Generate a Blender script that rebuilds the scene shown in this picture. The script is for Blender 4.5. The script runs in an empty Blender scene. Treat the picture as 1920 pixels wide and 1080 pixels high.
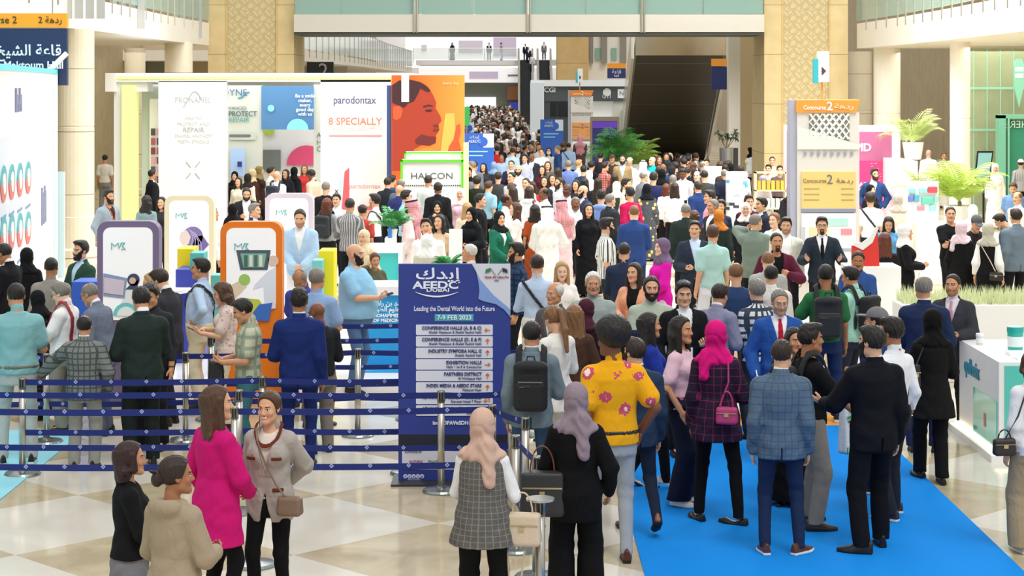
import bpy, math, random
import numpy as np
from mathutils import Matrix, Vector
C = bpy.context.scene.collection
SC = bpy.context.scene
# ---------------------------------------------------------------- camera, light, exposure
FPX = 3600.0      # focal length in pixels of a 1920 wide frame
CAMH = 3.9        # camera height above the hall floor
HOR = 155.0       # image row of the horizon
cam_d = bpy.data.cameras.new('camera'); cam = bpy.data.objects.new('camera', cam_d); C.objects.link(cam)
cam.location = (0, 0, CAMH); cam.rotation_euler = (math.radians(90), 0, 0)
cam_d.sensor_width = 36.0; cam_d.lens = FPX/1920*36.0
cam_d.shift_y = -(540-HOR)/1920.0; cam_d.clip_end = 600; cam_d.clip_start = 0.5
SC.camera = cam
SC.view_settings.view_transform = 'Standard'; SC.view_settings.look = 'None'
SC.view_settings.gamma = 1.0; SC.view_settings.exposure = 0.18
SC.view_settings.use_curve_mapping = False
w = bpy.data.worlds.new('sky'); SC.world = w; w.use_nodes = True
nt = w.node_tree; bg = nt.nodes['Background']
tc = nt.nodes.new('ShaderNodeTexCoord'); sp = nt.nodes.new('ShaderNodeSeparateXYZ'); rp = nt.nodes.new('ShaderNodeValToRGB')
nt.links.new(tc.outputs['Generated'], sp.inputs[0]); nt.links.new(sp.outputs['Z'], rp.inputs[0])
rp.color_ramp.elements[0].position = 0.0; rp.color_ramp.elements[0].color = (0.62, 0.60, 0.56, 1)
rp.color_ramp.elements[1].position = 0.55; rp.color_ramp.elements[1].color = (0.97, 0.985, 1.0, 1)
nt.links.new(rp.outputs[0], bg.inputs[0]); bg.inputs[1].default_value = .86
def lamp(name, kind, loc, rot, energy, **kw):
    d = bpy.data.lights.new(name, kind); o = bpy.data.objects.new(name, d); C.objects.link(o)
    o.location = loc; o.rotation_euler = rot; d.energy = energy
    for k, v in kw.items(): setattr(d, k, v)
    return o
lamp('sun', 'SUN', (0, 0, 30), (math.radians(28), math.radians(14), 0), 1.15, angle=math.radians(25), color=(1.0, 0.985, 0.96))
# daylight pouring through the glazed roof over the right hand stands and over the far concourse
lamp('roof_glazing_light', 'AREA', (8.5, 42, 11), (0, 0, 0), 4600, shape='RECTANGLE', size=9, size_y=22, color=(1, 0.99, 0.97))
lamp('roof_glazing_light', 'AREA', (-5.5, 40, 12), (0, 0, 0), 1700, shape='RECTANGLE', size=9, size_y=24, color=(1, 0.99, 0.97))

lamp('stand_fill', 'AREA', (-6.2, 50.6, 3.85), (0, 0, 0), 150, shape='RECTANGLE', size=6.5, size_y=3.5)  # unseen fill added to brighten the inside of the lime trimmed stand
lamp('gallery_fill', 'AREA', (14.2, 54, 4.85), (0, 0, 0), 420, shape='RECTANGLE', size=4, size_y=16, color=(1, .96, .88))  # unseen fill added to brighten the dark space under the right gallery
lamp('gallery_fill', 'AREA', (-12.6, 60, 4.95), (0, 0, 0), 170, shape='RECTANGLE', size=3.5, size_y=22, color=(1, .95, .86))  # same added fill, under the left gallery
# ---------------------------------------------------------------- helpers
def tag(o, label=None, cat=None, group=None, kind=None):
    if label: o['label'] = label
    if cat: o['category'] = cat
    if group: o['group'] = group
    if kind: o['kind'] = kind
    return o
def empty(name, loc, rz=0.0, scale=1.0):
    o = bpy.data.objects.new(name, None); C.objects.link(o)
    o.location = loc; o.rotation_euler = (0, 0, rz); o.scale = (scale,)*3; o.empty_display_size = .2
    return o
def srgb(h):
    if isinstance(h, (tuple, list)): return tuple(h[:3])
    h = h.lstrip('#'); v = [int(h[i:i+2], 16)/255 for i in (0, 2, 4)]
    return tuple(x/12.92 if x <= .04045 else ((x+.055)/1.055)**2.4 for x in v)
_M = {}
def mat(col, rough=.6, metal=0.0, name=None, emit=0.0, trans=0.0, spec=.5, bump=0.0, bscale=40, coat=0.0, alpha=1.0, var=0.0):
    key = ('m', str(col), rough, metal, emit, trans, spec, bump, bscale, coat, alpha, var)
    if key in _M: return _M[key]
    m = bpy.data.materials.new(name or 'surface'); m.use_nodes = True
    n = m.node_tree; b = n.nodes['Principled BSDF']; c = srgb(col)
    b.inputs['Base Color'].default_value = (*c, 1); b.inputs['Roughness'].default_value = rough
    b.inputs['Metallic'].default_value = metal; b.inputs['Specular IOR Level'].default_value = spec
    if coat: b.inputs['Coat Weight'].default_value = coat; b.inputs['Coat Roughness'].default_value = .08
    if trans: b.inputs['Transmission Weight'].default_value = trans
    if alpha < 1: b.inputs['Alpha'].default_value = alpha
    if emit: b.inputs['Emission Color'].default_value = (*c, 1); b.inputs['Emission Strength'].default_value = emit
    if bump or var:
        t = n.nodes.new('ShaderNodeTexCoord'); z = n.nodes.new('ShaderNodeTexNoise'); z.inputs['Scale'].default_value = bscale
        z.inputs['Detail'].default_value = 3
        n.links.new(t.outputs['Object'], z.inputs['Vector'])
        if bump:
            u = n.nodes.new('ShaderNodeBump'); u.inputs['Strength'].default_value = bump; u.inputs['Distance'].default_value = .02
            n.links.new(z.outputs[0], u.inputs['Height']); n.links.new(u.outputs[0], b.inputs['Normal'])
        if var:
            r = n.nodes.new('ShaderNodeMix'); r.data_type = 'RGBA'
            r.inputs[6].default_value = (*[x*(1-var) for x in c], 1); r.inputs[7].default_value = (*[min(1, x*(1+var)) for x in c], 1)
            n.links.new(z.outputs[0], r.inputs[0]); n.links.new(r.outputs[2], b.inputs['Base Color'])
    _M[key] = m
    return m
def cloth(col, pat=None, rough=.85):
    """woven cloth: plain or with a woven or printed pattern"""
    key = ('c', str(col), str(pat), rough)
    if key in _M: return _M[key]
    m = bpy.data.materials.new('cloth'); m.use_nodes = True
    n = m.node_tree; b = n.nodes['Principled BSDF']; c = srgb(col); L = n.links.new
    b.inputs['Roughness'].default_value = rough; b.inputs['Specular IOR Level'].default_value = .15
    b.inputs['Base Color'].default_value = (*c, 1)
    t = n.nodes.new('ShaderNodeTexCoord')
    z = n.nodes.new('ShaderNodeTexNoise'); z.inputs['Scale'].default_value = 9; z.inputs['Detail'].default_value = 4
    z.inputs['Distortion'].default_value = 1.2
    mp = n.nodes.new('ShaderNodeMapping'); mp.inputs['Scale'].default_value = (1, 1, .55)
    L(t.outputs['Object'], mp.inputs[0]); L(mp.outputs[0], z.inputs['Vector'])
    u = n.nodes.new('ShaderNodeBump'); u.inputs['Strength'].default_value = .5; u.inputs['Distance'].default_value = .035
    L(z.outputs[0], u.inputs['Height']); L(u.outputs[0], b.inputs['Normal'])
    def mix(fac, a, bb):
        r = n.nodes.new('ShaderNodeMix'); r.data_type = 'RGBA'; L(fac, r.inputs[0])
        for i, q in ((6, a), (7, bb)):
            if isinstance(q, tuple): r.inputs[i].default_value = (*q, 1)
            else: L(q, r.inputs[i])
        return r.outputs[2]
    def lines(axis, freq, width):
        s = n.nodes.new('ShaderNodeSeparateXYZ'); L(t.outputs['Object'], s.inputs[0]); src = s.outputs[axis]
        if axis == 0:      # threads running up and down follow the body round
            q = n.nodes.new('ShaderNodeMath'); q.operation = 'ARCTAN2'; L(s.outputs[0], q.inputs[0]); L(s.outputs[1], q.inputs[1]); src = q.outputs[0]; freq = freq*.16
        a = n.nodes.new('ShaderNodeMath'); a.operation = 'MULTIPLY'; a.inputs[1].default_value = freq; L(src, a.inputs[0])
        f = n.nodes.new('ShaderNodeMath'); f.operation = 'FRACT'; L(a.outputs[0], f.inputs[0])
        g = n.nodes.new('ShaderNodeMath'); g.operation = 'LESS_THAN'; g.inputs[1].default_value = width; L(f.outputs[0], g.inputs[0])
        return g.outputs[0]
    if pat:
        kind, c2 = pat[0], srgb(pat[1])
        if kind == 'plaid':      # windowpane check on a mid tone
            fr = pat[2] if len(pat) > 2 else 14; wd = pat[3] if len(pat) > 3 else .22
            o1 = mix(lines(0, fr, wd), c, c2); half = tuple((x+y)/2 for x, y in zip(c, c2))
            o = mix(lines(2, fr, wd), o1, c2); L(o, b.inputs['Base Color'])
        elif kind == 'stripe':
            L(mix(lines(0, pat[2], pat[3]), c, c2), b.inputs['Base Color'])
        elif kind == 'band':
            s = n.nodes.new('ShaderNodeSeparateXYZ'); L(t.outputs['Object'], s.inputs[0])
            r = n.nodes.new('ShaderNodeValToRGB'); r.color_ramp.interpolation = 'CONSTANT'
            r.color_ramp.elements[0].color = (*srgb(pat[2]), 1); e = r.color_ramp.elements.new(.56); e.color = (*c2, 1)
            r.color_ramp.elements[-1].position = .60; r.color_ramp.elements[-1].color = (*c, 1)
            d = n.nodes.new('ShaderNodeMath'); d.operation = 'MULTIPLY'; d.inputs[1].default_value = .5
            L(s.outputs[2], d.inputs[0]); L(d.outputs[0], r.inputs[0]); L(r.outputs[0], b.inputs['Base Color'])
        else:                    # floral or speckled print
            v = n.nodes.new('ShaderNodeTexVoronoi'); v.inputs['Scale'].default_value = pat[2]
            nz = n.nodes.new('ShaderNodeTexNoise'); nz.inputs['Scale'].default_value = 45
            va = n.nodes.new('ShaderNodeVectorMath'); va.operation = 'MULTIPLY_ADD'; va.inputs[1].default_value = (.05, .05, .05)
            L(t.outputs['Object'], nz.inputs['Vector']); L(nz.outputs['Color'], va.inputs[0]); L(t.outputs['Object'], va.inputs[2]); L(va.outputs[0], v.inputs['Vector'])
            g = n.nodes.new('ShaderNodeMath'); g.operation = 'LESS_THAN'; g.inputs[1].default_value = pat[3]; L(v.outputs['Distance'], g.inputs[0])
            o = mix(g.outputs[0], c, c2)
            if len(pat) > 4:
                g2 = n.nodes.new('ShaderNodeMath'); g2.operation = 'LESS_THAN'; g2.inputs[1].default_value = pat[3]*.55; L(v.outputs['Distance'], g2.inputs[0])
                o = mix(g2.outputs[0], o, srgb(pat[4]))
            L(o, b.inputs['Base Color'])
    _M[key] = m
    return m

def hairmat(col):
    key = ('hair', str(col))
    if key in _M: return _M[key]
    m = bpy.data.materials.new('hair'); m.use_nodes = True; n = m.node_tree; b = n.nodes['Principled BSDF']; L = n.links.new; c = srgb(col)
    b.inputs['Roughness'].default_value = .5; b.inputs['Specular IOR Level'].default_value = .4
    t = n.nodes.new('ShaderNodeTexCoord'); mp = n.nodes.new('ShaderNodeMapping'); mp.inputs['Scale'].default_value = (1, 1, .12); z = n.nodes.new('ShaderNodeTexNoise'); z.inputs['Scale'].default_value = 95; z.inputs['Detail'].default_value = 3
    L(t.outputs['Object'], mp.inputs[0]); L(mp.outputs[0], z.inputs['Vector']); r = n.nodes.new('ShaderNodeMix'); r.data_type = 'RGBA'
    r.inputs[6].default_value = (*[x*.45 for x in c], 1); r.inputs[7].default_value = (*[min(1, x*1.7+.004) for x in c], 1); L(z.outputs[0], r.inputs[0]); L(r.outputs[2], b.inputs['Base Color'])
    u = n.nodes.new('ShaderNodeBump'); u.inputs['Strength'].default_value = .8; u.inputs['Distance'].default_value = .01; L(z.outputs[0], u.inputs['Height']); L(u.outputs[0], b.inputs['Normal'])
    _M[key] = m; return m

class MB:
    """collects polygons with material numbers; build() links them as one mesh object"""
    def __init__(s): s.v = []; s.f = []; s.m = []
    def poly(s, pts, m=0):
        i = len(s.v); s.v += [tuple(p) for p in pts]; s.f.append(list(range(i, i+len(pts)))); s.m.append(m)
    def box(s, x0, x1, y0, y1, z0, z1, m=0, M=None):
        if x0 > x1: x0, x1 = x1, x0
        if y0 > y1: y0, y1 = y1, y0
        if z0 > z1: z0, z1 = z1, z0
        p = [(x, y, z) for z in (z0, z1) for y in (y0, y1) for x in (x0, x1)]
        if M is not None: p = [tuple(M @ Vector(q)) for q in p]
        i = len(s.v); s.v += p
        for q in ((0, 2, 3, 1), (4, 5, 7, 6), (0, 1, 5, 4), (2, 6, 7, 3), (0, 4, 6, 2), (1, 3, 7, 5)):
            s.f.append([i+k for k in q]); s.m.append(m)
    def prism(s, pts, y0, y1, m=0, mf=None):
        """outline pts (x, z) counted counter-clockwise seen from -Y, extruded from y0 (front) to y1"""
        n = len(pts); i = len(s.v)
        s.v += [(x, y0, z) for x, z in pts]+[(x, y1, z) for x, z in pts]
        s.f.append([i+k for k in range(n)]); s.m.append(m if mf is None else mf)
        s.f.append([i+n+k for k in reversed(range(n))]); s.m.append(m)
        for k in range(n):
            s.f.append([i+k, i+n+k, i+n+(k+1) % n, i+(k+1) % n]); s.m.append(m)
    def lathe(s, prof, c=(0, 0, 0), n=20, m=0):
        i = len(s.v)
        for r, z in prof:
            for k in range(n):
                a = 2*math.pi*k/n; s.v.append((c[0]+r*math.cos(a), c[1]+r*math.sin(a), c[2]+z))
        for j in range(len(prof)-1):
            for k in range(n):
                s.f.append([i+j*n+k, i+j*n+(k+1) % n, i+(j+1)*n+(k+1) % n, i+(j+1)*n+k]); s.m.append(m)
        s.f.append([i+k for k in reversed(range(n))]); s.m.append(m)
        s.f.append([i+(len(prof)-1)*n+k for k in range(n)]); s.m.append(m)
    def tube(s, pts, r, n=8, m=0):
        rr = r if isinstance(r, (list, tuple)) else [r]*len(pts)
        P = [Vector(p) for p in pts]; i = len(s.v)
        for j, p in enumerate(P):
            t = (P[min(j+1, len(P)-1)]-P[max(j-1, 0)]).normalized()
            a = t.cross(Vector((0, 0, 1)) if abs(t.z) < .9 else Vector((1, 0, 0))).normalized(); b = t.cross(a)
            for k in range(n):
                th = 2*math.pi*k/n; s.v.append(tuple(p+rr[j]*(a*math.cos(th)+b*math.sin(th))))
        for j in range(len(P)-1):
            for k in range(n):
                s.f.append([i+j*n+k, i+(j+1)*n+k, i+(j+1)*n+(k+1) % n, i+j*n+(k+1) % n]); s.m.append(m)
        s.f.append([i+k for k in range(n)]); s.m.append(m)
        s.f.append([i+(len(P)-1)*n+k for k in reversed(range(n))]); s.m.append(m)
    def mesh(s, name, mats, smooth=False):
        me = bpy.data.meshes.new(name); me.from_pydata(s.v, [], s.f)
        for m in (mats if isinstance(mats, (list, tuple)) else [mats]): me.materials.append(m)
        me.polygons.foreach_set('material_index', s.m)
        if smooth: me.shade_smooth()
        me.update(); return me
    def build(s, name, mats, parent=None, smooth=False, loc=None, bevel=0.0):
        o = bpy.data.objects.new(name, s.mesh(name, mats, smooth)); C.objects.link(o)
        if parent: o.parent = parent
        if loc: o.location = loc
        if bevel:
            b = o.modifiers.new('bevel', 'BEVEL'); b.width = bevel; b.segments = 2; b.limit_method = 'ANGLE'
        if smooth and not bevel:
            pass
        return o
def rrect(x0, x1, z0, z1, r, n=6):
    pts = []
    for cx, cz, a0 in ((x1-r, z0+r, -90), (x1-r, z1-r, 0), (x0+r, z1-r, 90), (x0+r, z0+r, 180)):
        for k in range(n+1):
            a = math.radians(a0+90*k/n); pts.append((cx+r*math.cos(a), cz+r*math.sin(a)))
    return pts
def wx(px, d): return (px-960)*d/FPX
def wz(py, d): return CAMH-(py-HOR)*d/FPX
def dfloor(py): return FPX*CAMH/(py-HOR)
def text(s, x, y, z, size, col, parent=None, rz=0.0, align='CENTER', name='lettering', bold=0.0, emit=0.0, font=None, depth=.004, sx=1.0, W=None):
    cu = bpy.data.curves.new(name, 'FONT'); cu.body = s; cu.size = size; cu.align_x = align; cu.align_y = 'CENTER'
    cu.extrude = depth; cu.offset = bold
    cu.resolution_u = 3
    t = bpy.data.objects.new(name, cu); me = bpy.data.meshes.new_from_object(t); bpy.data.objects.remove(t)
    if W:
        vx = [v.co.x for v in me.vertices]; sx = W/max(1e-3, max(vx)-min(vx))
    me.materials.clear(); me.materials.append(mat(col, .6, emit=emit))
    o = bpy.data.objects.new(name, me); C.objects.link(o); o.location = (x, y, z)
    o.rotation_euler = (math.radians(90), 0, rz); o.scale = (sx, 1, 1)
    if parent: o.parent = parent
    return o

# ---------------------------------------------------------------- implicit surfaces (smooth unions meshed by surface nets)
def sstep(a, b, x): t = np.clip((x-a)/(b-a), 0, 1); return t*t*(3-2*t)
def nets(v, lo, res):
    ins = v < 0
    nx, ny, nz = v.shape
    cnt = np.zeros((nx-1, ny-1, nz-1), np.int8)
    for i in (0, 1):
        for j in (0, 1):
            for k in (0, 1): cnt += ins[i:nx-1+i, j:ny-1+j, k:nz-1+k]
    act = (cnt > 0) & (cnt < 8)
    I, J, K = np.nonzero(act)
    idx = np.full(act.shape, -1, np.int32); idx[I, J, K] = np.arange(len(I))
    cv = {}
    for i in (0, 1):
        for j in (0, 1):
            for k in (0, 1): cv[(i, j, k)] = v[I+i, J+j, K+k]
    acc = np.zeros((len(I), 3)); num = np.zeros(len(I))
    for a in cv:
        for ax in range(3):
            if a[ax] == 0:
                b = list(a); b[ax] = 1; b = tuple(b)
                va, vb = cv[a], cv[b]; cr = (va < 0) != (vb < 0)
                t = np.where(cr, va/np.where(cr, va-vb, 1), 0)
                for q in range(3): acc[:, q] += np.where(cr, a[q]+(t if q == ax else 0), 0)
                num += cr
    P = (np.stack([I, J, K], 1)+acc/num[:, None])*res+np.array(lo)
    quads = []
    for ax in range(3):
        sl = [slice(1, -1)]*3; sl[ax] = slice(0, -1); s2 = [slice(1, -1)]*3; s2[ax] = slice(1, None)
        A, B = ins[tuple(sl)], ins[tuple(s2)]
        e = np.nonzero(A != B); s = A[e]
        base = [e[0]+(0 if ax == 0 else 1), e[1]+(0 if ax == 1 else 1), e[2]+(0 if ax == 2 else 1)]
        u, w_ = (ax+1) % 3, (ax+2) % 3
        def cell(du, dw):
            c = [b.copy() for b in base]; c[u] += du; c[w_] += dw
            return idx[c[0], c[1], c[2]]
        q = np.stack([cell(-1, -1), cell(0, -1), cell(0, 0), cell(-1, 0)], 1)
        q[~s] = q[~s][:, ::-1]
        quads.append(q)
    return P, np.concatenate(quads)
def mk_mesh(name, P, Q, mi=None, smooth=True):
    me = bpy.data.meshes.new(name)
    me.vertices.add(len(P)); me.vertices.foreach_set('co', np.asarray(P, np.float32).ravel())
    n = len(Q); me.loops.add(4*n); me.loops.foreach_set('vertex_index', np.asarray(Q, np.int32).ravel())
    me.polygons.add(n); me.polygons.foreach_set('loop_start', np.arange(0, 4*n, 4, dtype=np.int32))
    if mi is not None: me.polygons.foreach_set('material_index', np.asarray(mi, np.int32))
    if smooth: me.polygons.foreach_set('use_smooth', np.ones(n, bool))
    me.update(calc_edges=True); return me
def smin(a, b, k):
    if k <= 0: return np.minimum(a, b)
    h = np.clip(.5+.5*(b-a)/k, 0, 1); return b+(a-b)*h-k*h*(1-h)
class Fld:
    def __init__(s, lo, hi, res):
        s.lo = np.array(lo, float); s.res = res
        s.ax = [np.arange(lo[i], hi[i]+res, res).astype(np.float32) for i in range(3)]
        s.v = np.full([len(a) for a in s.ax], 1.0, np.float32)
    def sub(s, lo, hi):
        sl = []
        for i in range(3):
            a = int(np.searchsorted(s.ax[i], lo[i])); b = int(np.searchsorted(s.ax[i], hi[i]))
            if b-a < 1: return None, None
            sl.append(slice(a, b))
        X, Y, Z = np.meshgrid(*[s.ax[i][sl[i]] for i in range(3)], indexing='ij')
        return tuple(sl), (X, Y, Z)
    def all(s): return np.meshgrid(*s.ax, indexing='ij')
    def cone(s, a, b, ra, rb, k=.02, sub=False):
        a = np.array(a, float); b = np.array(b, float); r = max(ra, rb)+.05+k
        sl, P = s.sub(np.minimum(a, b)-r, np.maximum(a, b)+r)
        if sl is None: return s
        ab = b-a; L = max(ab@ab, 1e-9)
        t = np.clip(((P[0]-a[0])*ab[0]+(P[1]-a[1])*ab[1]+(P[2]-a[2])*ab[2])/L, 0, 1)
        d = np.sqrt((P[0]-a[0]-t*ab[0])**2+(P[1]-a[1]-t*ab[1])**2+(P[2]-a[2]-t*ab[2])**2)-(ra+(rb-ra)*t)
        s.v[sl] = -smin(-s.v[sl], d, k) if sub else smin(s.v[sl], d, k)
        return s
    def ell(s, c, r, k=.02, sub=False, M=None):
        c = np.array(c, float); r = np.array(r, float); R = max(r)+.05+k
        sl, P = s.sub(c-R, c+R)
        if sl is None: return s
        q = [P[i]-c[i] for i in range(3)]
        if M is not None: q = [M[0][i]*q[0]+M[1][i]*q[1]+M[2][i]*q[2] for i in range(3)]
        n = np.sqrt(sum((q[i]/r[i])**2 for i in range(3)))
        d = (n-1)*min(r)
        s.v[sl] = -smin(-s.v[sl], d, k) if sub else smin(s.v[sl], d, k)
        return s
    def rbox(s, c, h, rr, k=.0, sub=False, M=None):
        c = np.array(c, float); R = float(np.linalg.norm(h))+rr+.05+k
        sl, P = s.sub(c-R, c+R)
        if sl is None: return s
        q = [P[i]-c[i] for i in range(3)]
        if M is not None: q = [M[0][i]*q[0]+M[1][i]*q[1]+M[2][i]*q[2] for i in range(3)]
        q = [np.abs(q[i])-(h[i]-rr) for i in range(3)]
        d = np.sqrt(sum(np.maximum(x, 0)**2 for x in q))+np.minimum(np.maximum(q[0], np.maximum(q[1], q[2])), 0)-rr
        s.v[sl] = -smin(-s.v[sl], d, k) if sub else smin(s.v[sl], d, k)
        return s
    def mesh(s): return nets(s.v, s.lo, s.res)
# Arabic letters are written with their joined presentation forms, right to left
AR = {'ا': 'FE8D FE8E - -', 'إ': 'FE87 FE88 - -', 'ب': 'FE8F FE90 FE91 FE92', 'ة': 'FE93 FE94 - -', 'ت': 'FE95 FE96 FE97 FE98', 'ج': 'FE9D FE9E FE9F FEA0', 'ح': 'FEA1 FEA2 FEA3 FEA4', 'خ': 'FEA5 FEA6 FEA7 FEA8', 'د': 'FEA9 FEAA - -', 'ر': 'FEAD FEAE - -', 'ش': 'FEB5 FEB6 FEB7 FEB8', 'ط': 'FEC1 FEC2 FEC3 FEC4', 'ع': 'FEC9 FECA FECB FECC', 'ق': 'FED5 FED6 FED7 FED8', 'ك': 'FED9 FEDA FEDB FEDC', 'ل': 'FEDD FEDE FEDF FEE0', 'م': 'FEE1 FEE2 FEE3 FEE4', 'ن': 'FEE5 FEE6 FEE7 FEE8', 'ه': 'FEE9 FEEA FEEB FEEC', 'و': 'FEED FEEE - -', 'ي': 'FEF1 FEF2 FEF3 FEF4'}
def arabic(s):
    out = []
    for wd in s.split(' '):
        o = ''
        for i, ch in enumerate(wd):
            if ch not in AR: o += ch; continue
            f = AR[ch].split(); prev = i > 0 and wd[i-1] in AR and AR[wd[i-1]].split()[2] != '-'
            nxt = i < len(wd)-1 and wd[i+1] in AR and f[2] != '-'
            o += chr(int(f[(3 if prev else 2) if nxt else (1 if prev else 0)], 16))
        out.append(o[::-1])
    return ' '.join(out[::-1])
# ---------------------------------------------------------------- procedural surfaces of the hall
def nodemat(name, rough=.5, spec=.5):
    m = bpy.data.materials.new(name); m.use_nodes = True; n = m.node_tree
    b = n.nodes['Principled BSDF']; b.inputs['Roughness'].default_value = rough; b.inputs['Specular IOR Level'].default_value = spec
    t = n.nodes.new('ShaderNodeTexCoord'); s = n.nodes.new('ShaderNodeSeparateXYZ'); n.links.new(t.outputs['Object'], s.inputs[0])
    def M(op, a, bb=None, c=None):
        q = n.nodes.new('ShaderNodeMath'); q.operation = op
        for i, v in enumerate((a, bb, c)):
            if v is None: continue
            if isinstance(v, (int, float)): q.inputs[i].default_value = v
            else: n.links.new(v, q.inputs[i])
        return q.outputs[0]
    def mix(f, a, bb):
        r = n.nodes.new('ShaderNodeMix'); r.data_type = 'RGBA'
        if isinstance(f, float): r.inputs[0].default_value = f
        else: n.links.new(f, r.inputs[0])
        for i, q in ((6, a), (7, bb)):
            if isinstance(q, (str, tuple)): r.inputs[i].default_value = (*srgb(q), 1)
            else: n.links.new(q, r.inputs[i])
        return r.outputs[2]
    def noise(sc, det=4, dist=0.0, vec=None):
        z = n.nodes.new('ShaderNodeTexNoise'); z.inputs['Scale'].default_value = sc; z.inputs['Detail'].default_value = det; z.inputs['Distortion'].default_value = dist
        n.links.new(vec or t.outputs['Object'], z.inputs['Vector']); return z.outputs[0]
    def ramp(f, a, bb):
        r = n.nodes.new('ShaderNodeMapRange'); n.links.new(f, r.inputs[0]); r.inputs[1].default_value = a; r.inputs[2].default_value = bb; return r.outputs[0]
    return m, n, b, s, M, mix, noise, ramp
def marble():
    m, n, b, s, M, mix, noise, ramp = nodemat('polished_marble', .10, .5)
    u = M('FLOOR', M('DIVIDE', M('SUBTRACT', M('ADD', s.outputs[0], s.outputs[1]), 14.05), 2.3)); v = M('FLOOR', M('DIVIDE', M('SUBTRACT', M('SUBTRACT', s.outputs[0], s.outputs[1]), -19.95), 2.3))
    par = M('PINGPONG', M('ADD', u, v), 1.0)
    tan = mix(ramp(noise(1.6, 6, 1.5), .35, .65), '#b5a583', '#c8ba9a'); wht = mix(ramp(noise(.9, 5, 1), .35, .65), '#d3ccbb', '#dfd9ca')
    n.links.new(mix(par, wht, tan), b.inputs['Base Color'])
    # slab joints
    n.links.new(M('ADD', M('MULTIPLY', noise(3, 3), .10), .07), b.inputs['Roughness'])
    return m
def lattice():
    """sandstone carved with an eight-fold star lattice"""
    m, n, b, s, M, mix, noise, ramp = nodemat('carved_sandstone', .8, .2)
    X, Z = s.outputs[0], s.outputs[2]; P = .40
    def line(e, w): return M('LESS_THAN', M('ABSOLUTE', M('SUBTRACT', M('FRACT', e), .5)), w)
    e1 = line(M('DIVIDE', M('ADD', X, Z), P), .065); e2 = line(M('DIVIDE', M('SUBTRACT', X, Z), P), .065)
    e3 = line(M('DIVIDE', M('ADD', M('MULTIPLY', X, 1.0), M('MULTIPLY', M('PINGPONG', Z, P/2), .62)), P/2), .09)
    e4 = line(M('DIVIDE', M('ADD', M('MULTIPLY', Z, 1.0), M('MULTIPLY', M('PINGPONG', X, P/2), .62)), P/2), .09)
    mx = M('MAXIMUM', M('MAXIMUM', e1, e2), M('MAXIMUM', e3, e4))
    n.links.new(mix(mx, '#cdbc92', '#bba97d'), b.inputs['Base Color'])
    bp = n.nodes.new('ShaderNodeBump'); bp.invert = True; bp.inputs['Strength'].default_value = .8; bp.inputs['Distance'].default_value = .03
    n.links.new(mx, bp.inputs['Height']); n.links.new(bp.outputs[0], b.inputs['Normal'])
    return m
def stone(col, col2, joint=1.2, axis=2):
    m, n, b, s, M, mix, noise, ramp = nodemat('stone_cladding', .55, .4)
    j = M('LESS_THAN', M('FRACT', M('DIVIDE', s.outputs[axis], joint)), .012)
    base = mix(ramp(noise(2.2, 4), .3, .7), col, col2)
    n.links.new(mix(j, base, '#8f8264'), b.inputs['Base Color']); return m
def belt_mat():
    m, n, b, s, M, mix, noise, ramp = nodemat('printed_belt', .55, .3)
    fx = M('ABSOLUTE', M('SUBTRACT', M('FRACT', M('DIVIDE', s.outputs[0], .35)), .5)); d = M('ADD', M('MULTIPLY', fx, .35), M('ABSOLUTE', s.outputs[2]))
    o = M('LESS_THAN', d, .021); i = M('LESS_THAN', d, .012); k = M('LESS_THAN', d, .005)
    mk = M('ADD', M('SUBTRACT', o, i), k)
    n.links.new(mix(mk, '#1b296f', '#aebbe0'), b.inputs['Base Color']); return m
MARBLE = marble(); LAT = lattice(); SAND = stone('#d6c190', '#cbb583', 1.6); GOLD = stone('#cdb27a', '#c2a66e', 1.6); CREAM = stone('#e9dfc8', '#e2d7bd', 1.4)
WHITE = mat('#f2f2f0', .45); WHITEG = mat('#f4f4f2', .2); BEIGE = mat('#ddd2bb', .7, bump=.1, bscale=3); GREYM = mat('#b9b6ac', .4, .4)
STEEL = mat('#b9b4a8', .28, .9); DARK = mat('#20211f', .6); BLK = mat('#0f0f10', .5)
GLASSG = mat('#a6c8bf', .08, alpha=.55); GLASSC = mat('#d6e2e0', .05, alpha=.35); TEAL = mat('#57b9a6', .35); NAVY = mat('#27346e', .5); NAVYD = mat('#1d2a50', .5)
LIT = mat('#ffffff', .5, emit=1.0, name='lit_panel')
def S(o, k='structure'): o['kind'] = k; return o
def bx(name, x0, x1, y0, y1, z0, z1, m, parent=None, bevel=0):
    b = MB(); cx, cy = (x0+x1)/2, (y0+y1)/2; b.box(x0-cx, x1-cx, y0-cy, y1-cy, 0, z1-z0); return b.build(name, m, parent, loc=(cx, cy, z0), bevel=bevel)
def pbx(name, px0, px1, y0, y1, d, dep, m, parent=None, z0=None, bevel=0):
    """a box whose front face fills the photo rectangle px0..px1, y0..y1 at distance d"""
    return bx(name, wx(px0, d), wx(px1, d), d, d+dep, wz(y1, d) if z0 is None else z0, wz(y0, d), m, parent, bevel)
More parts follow.
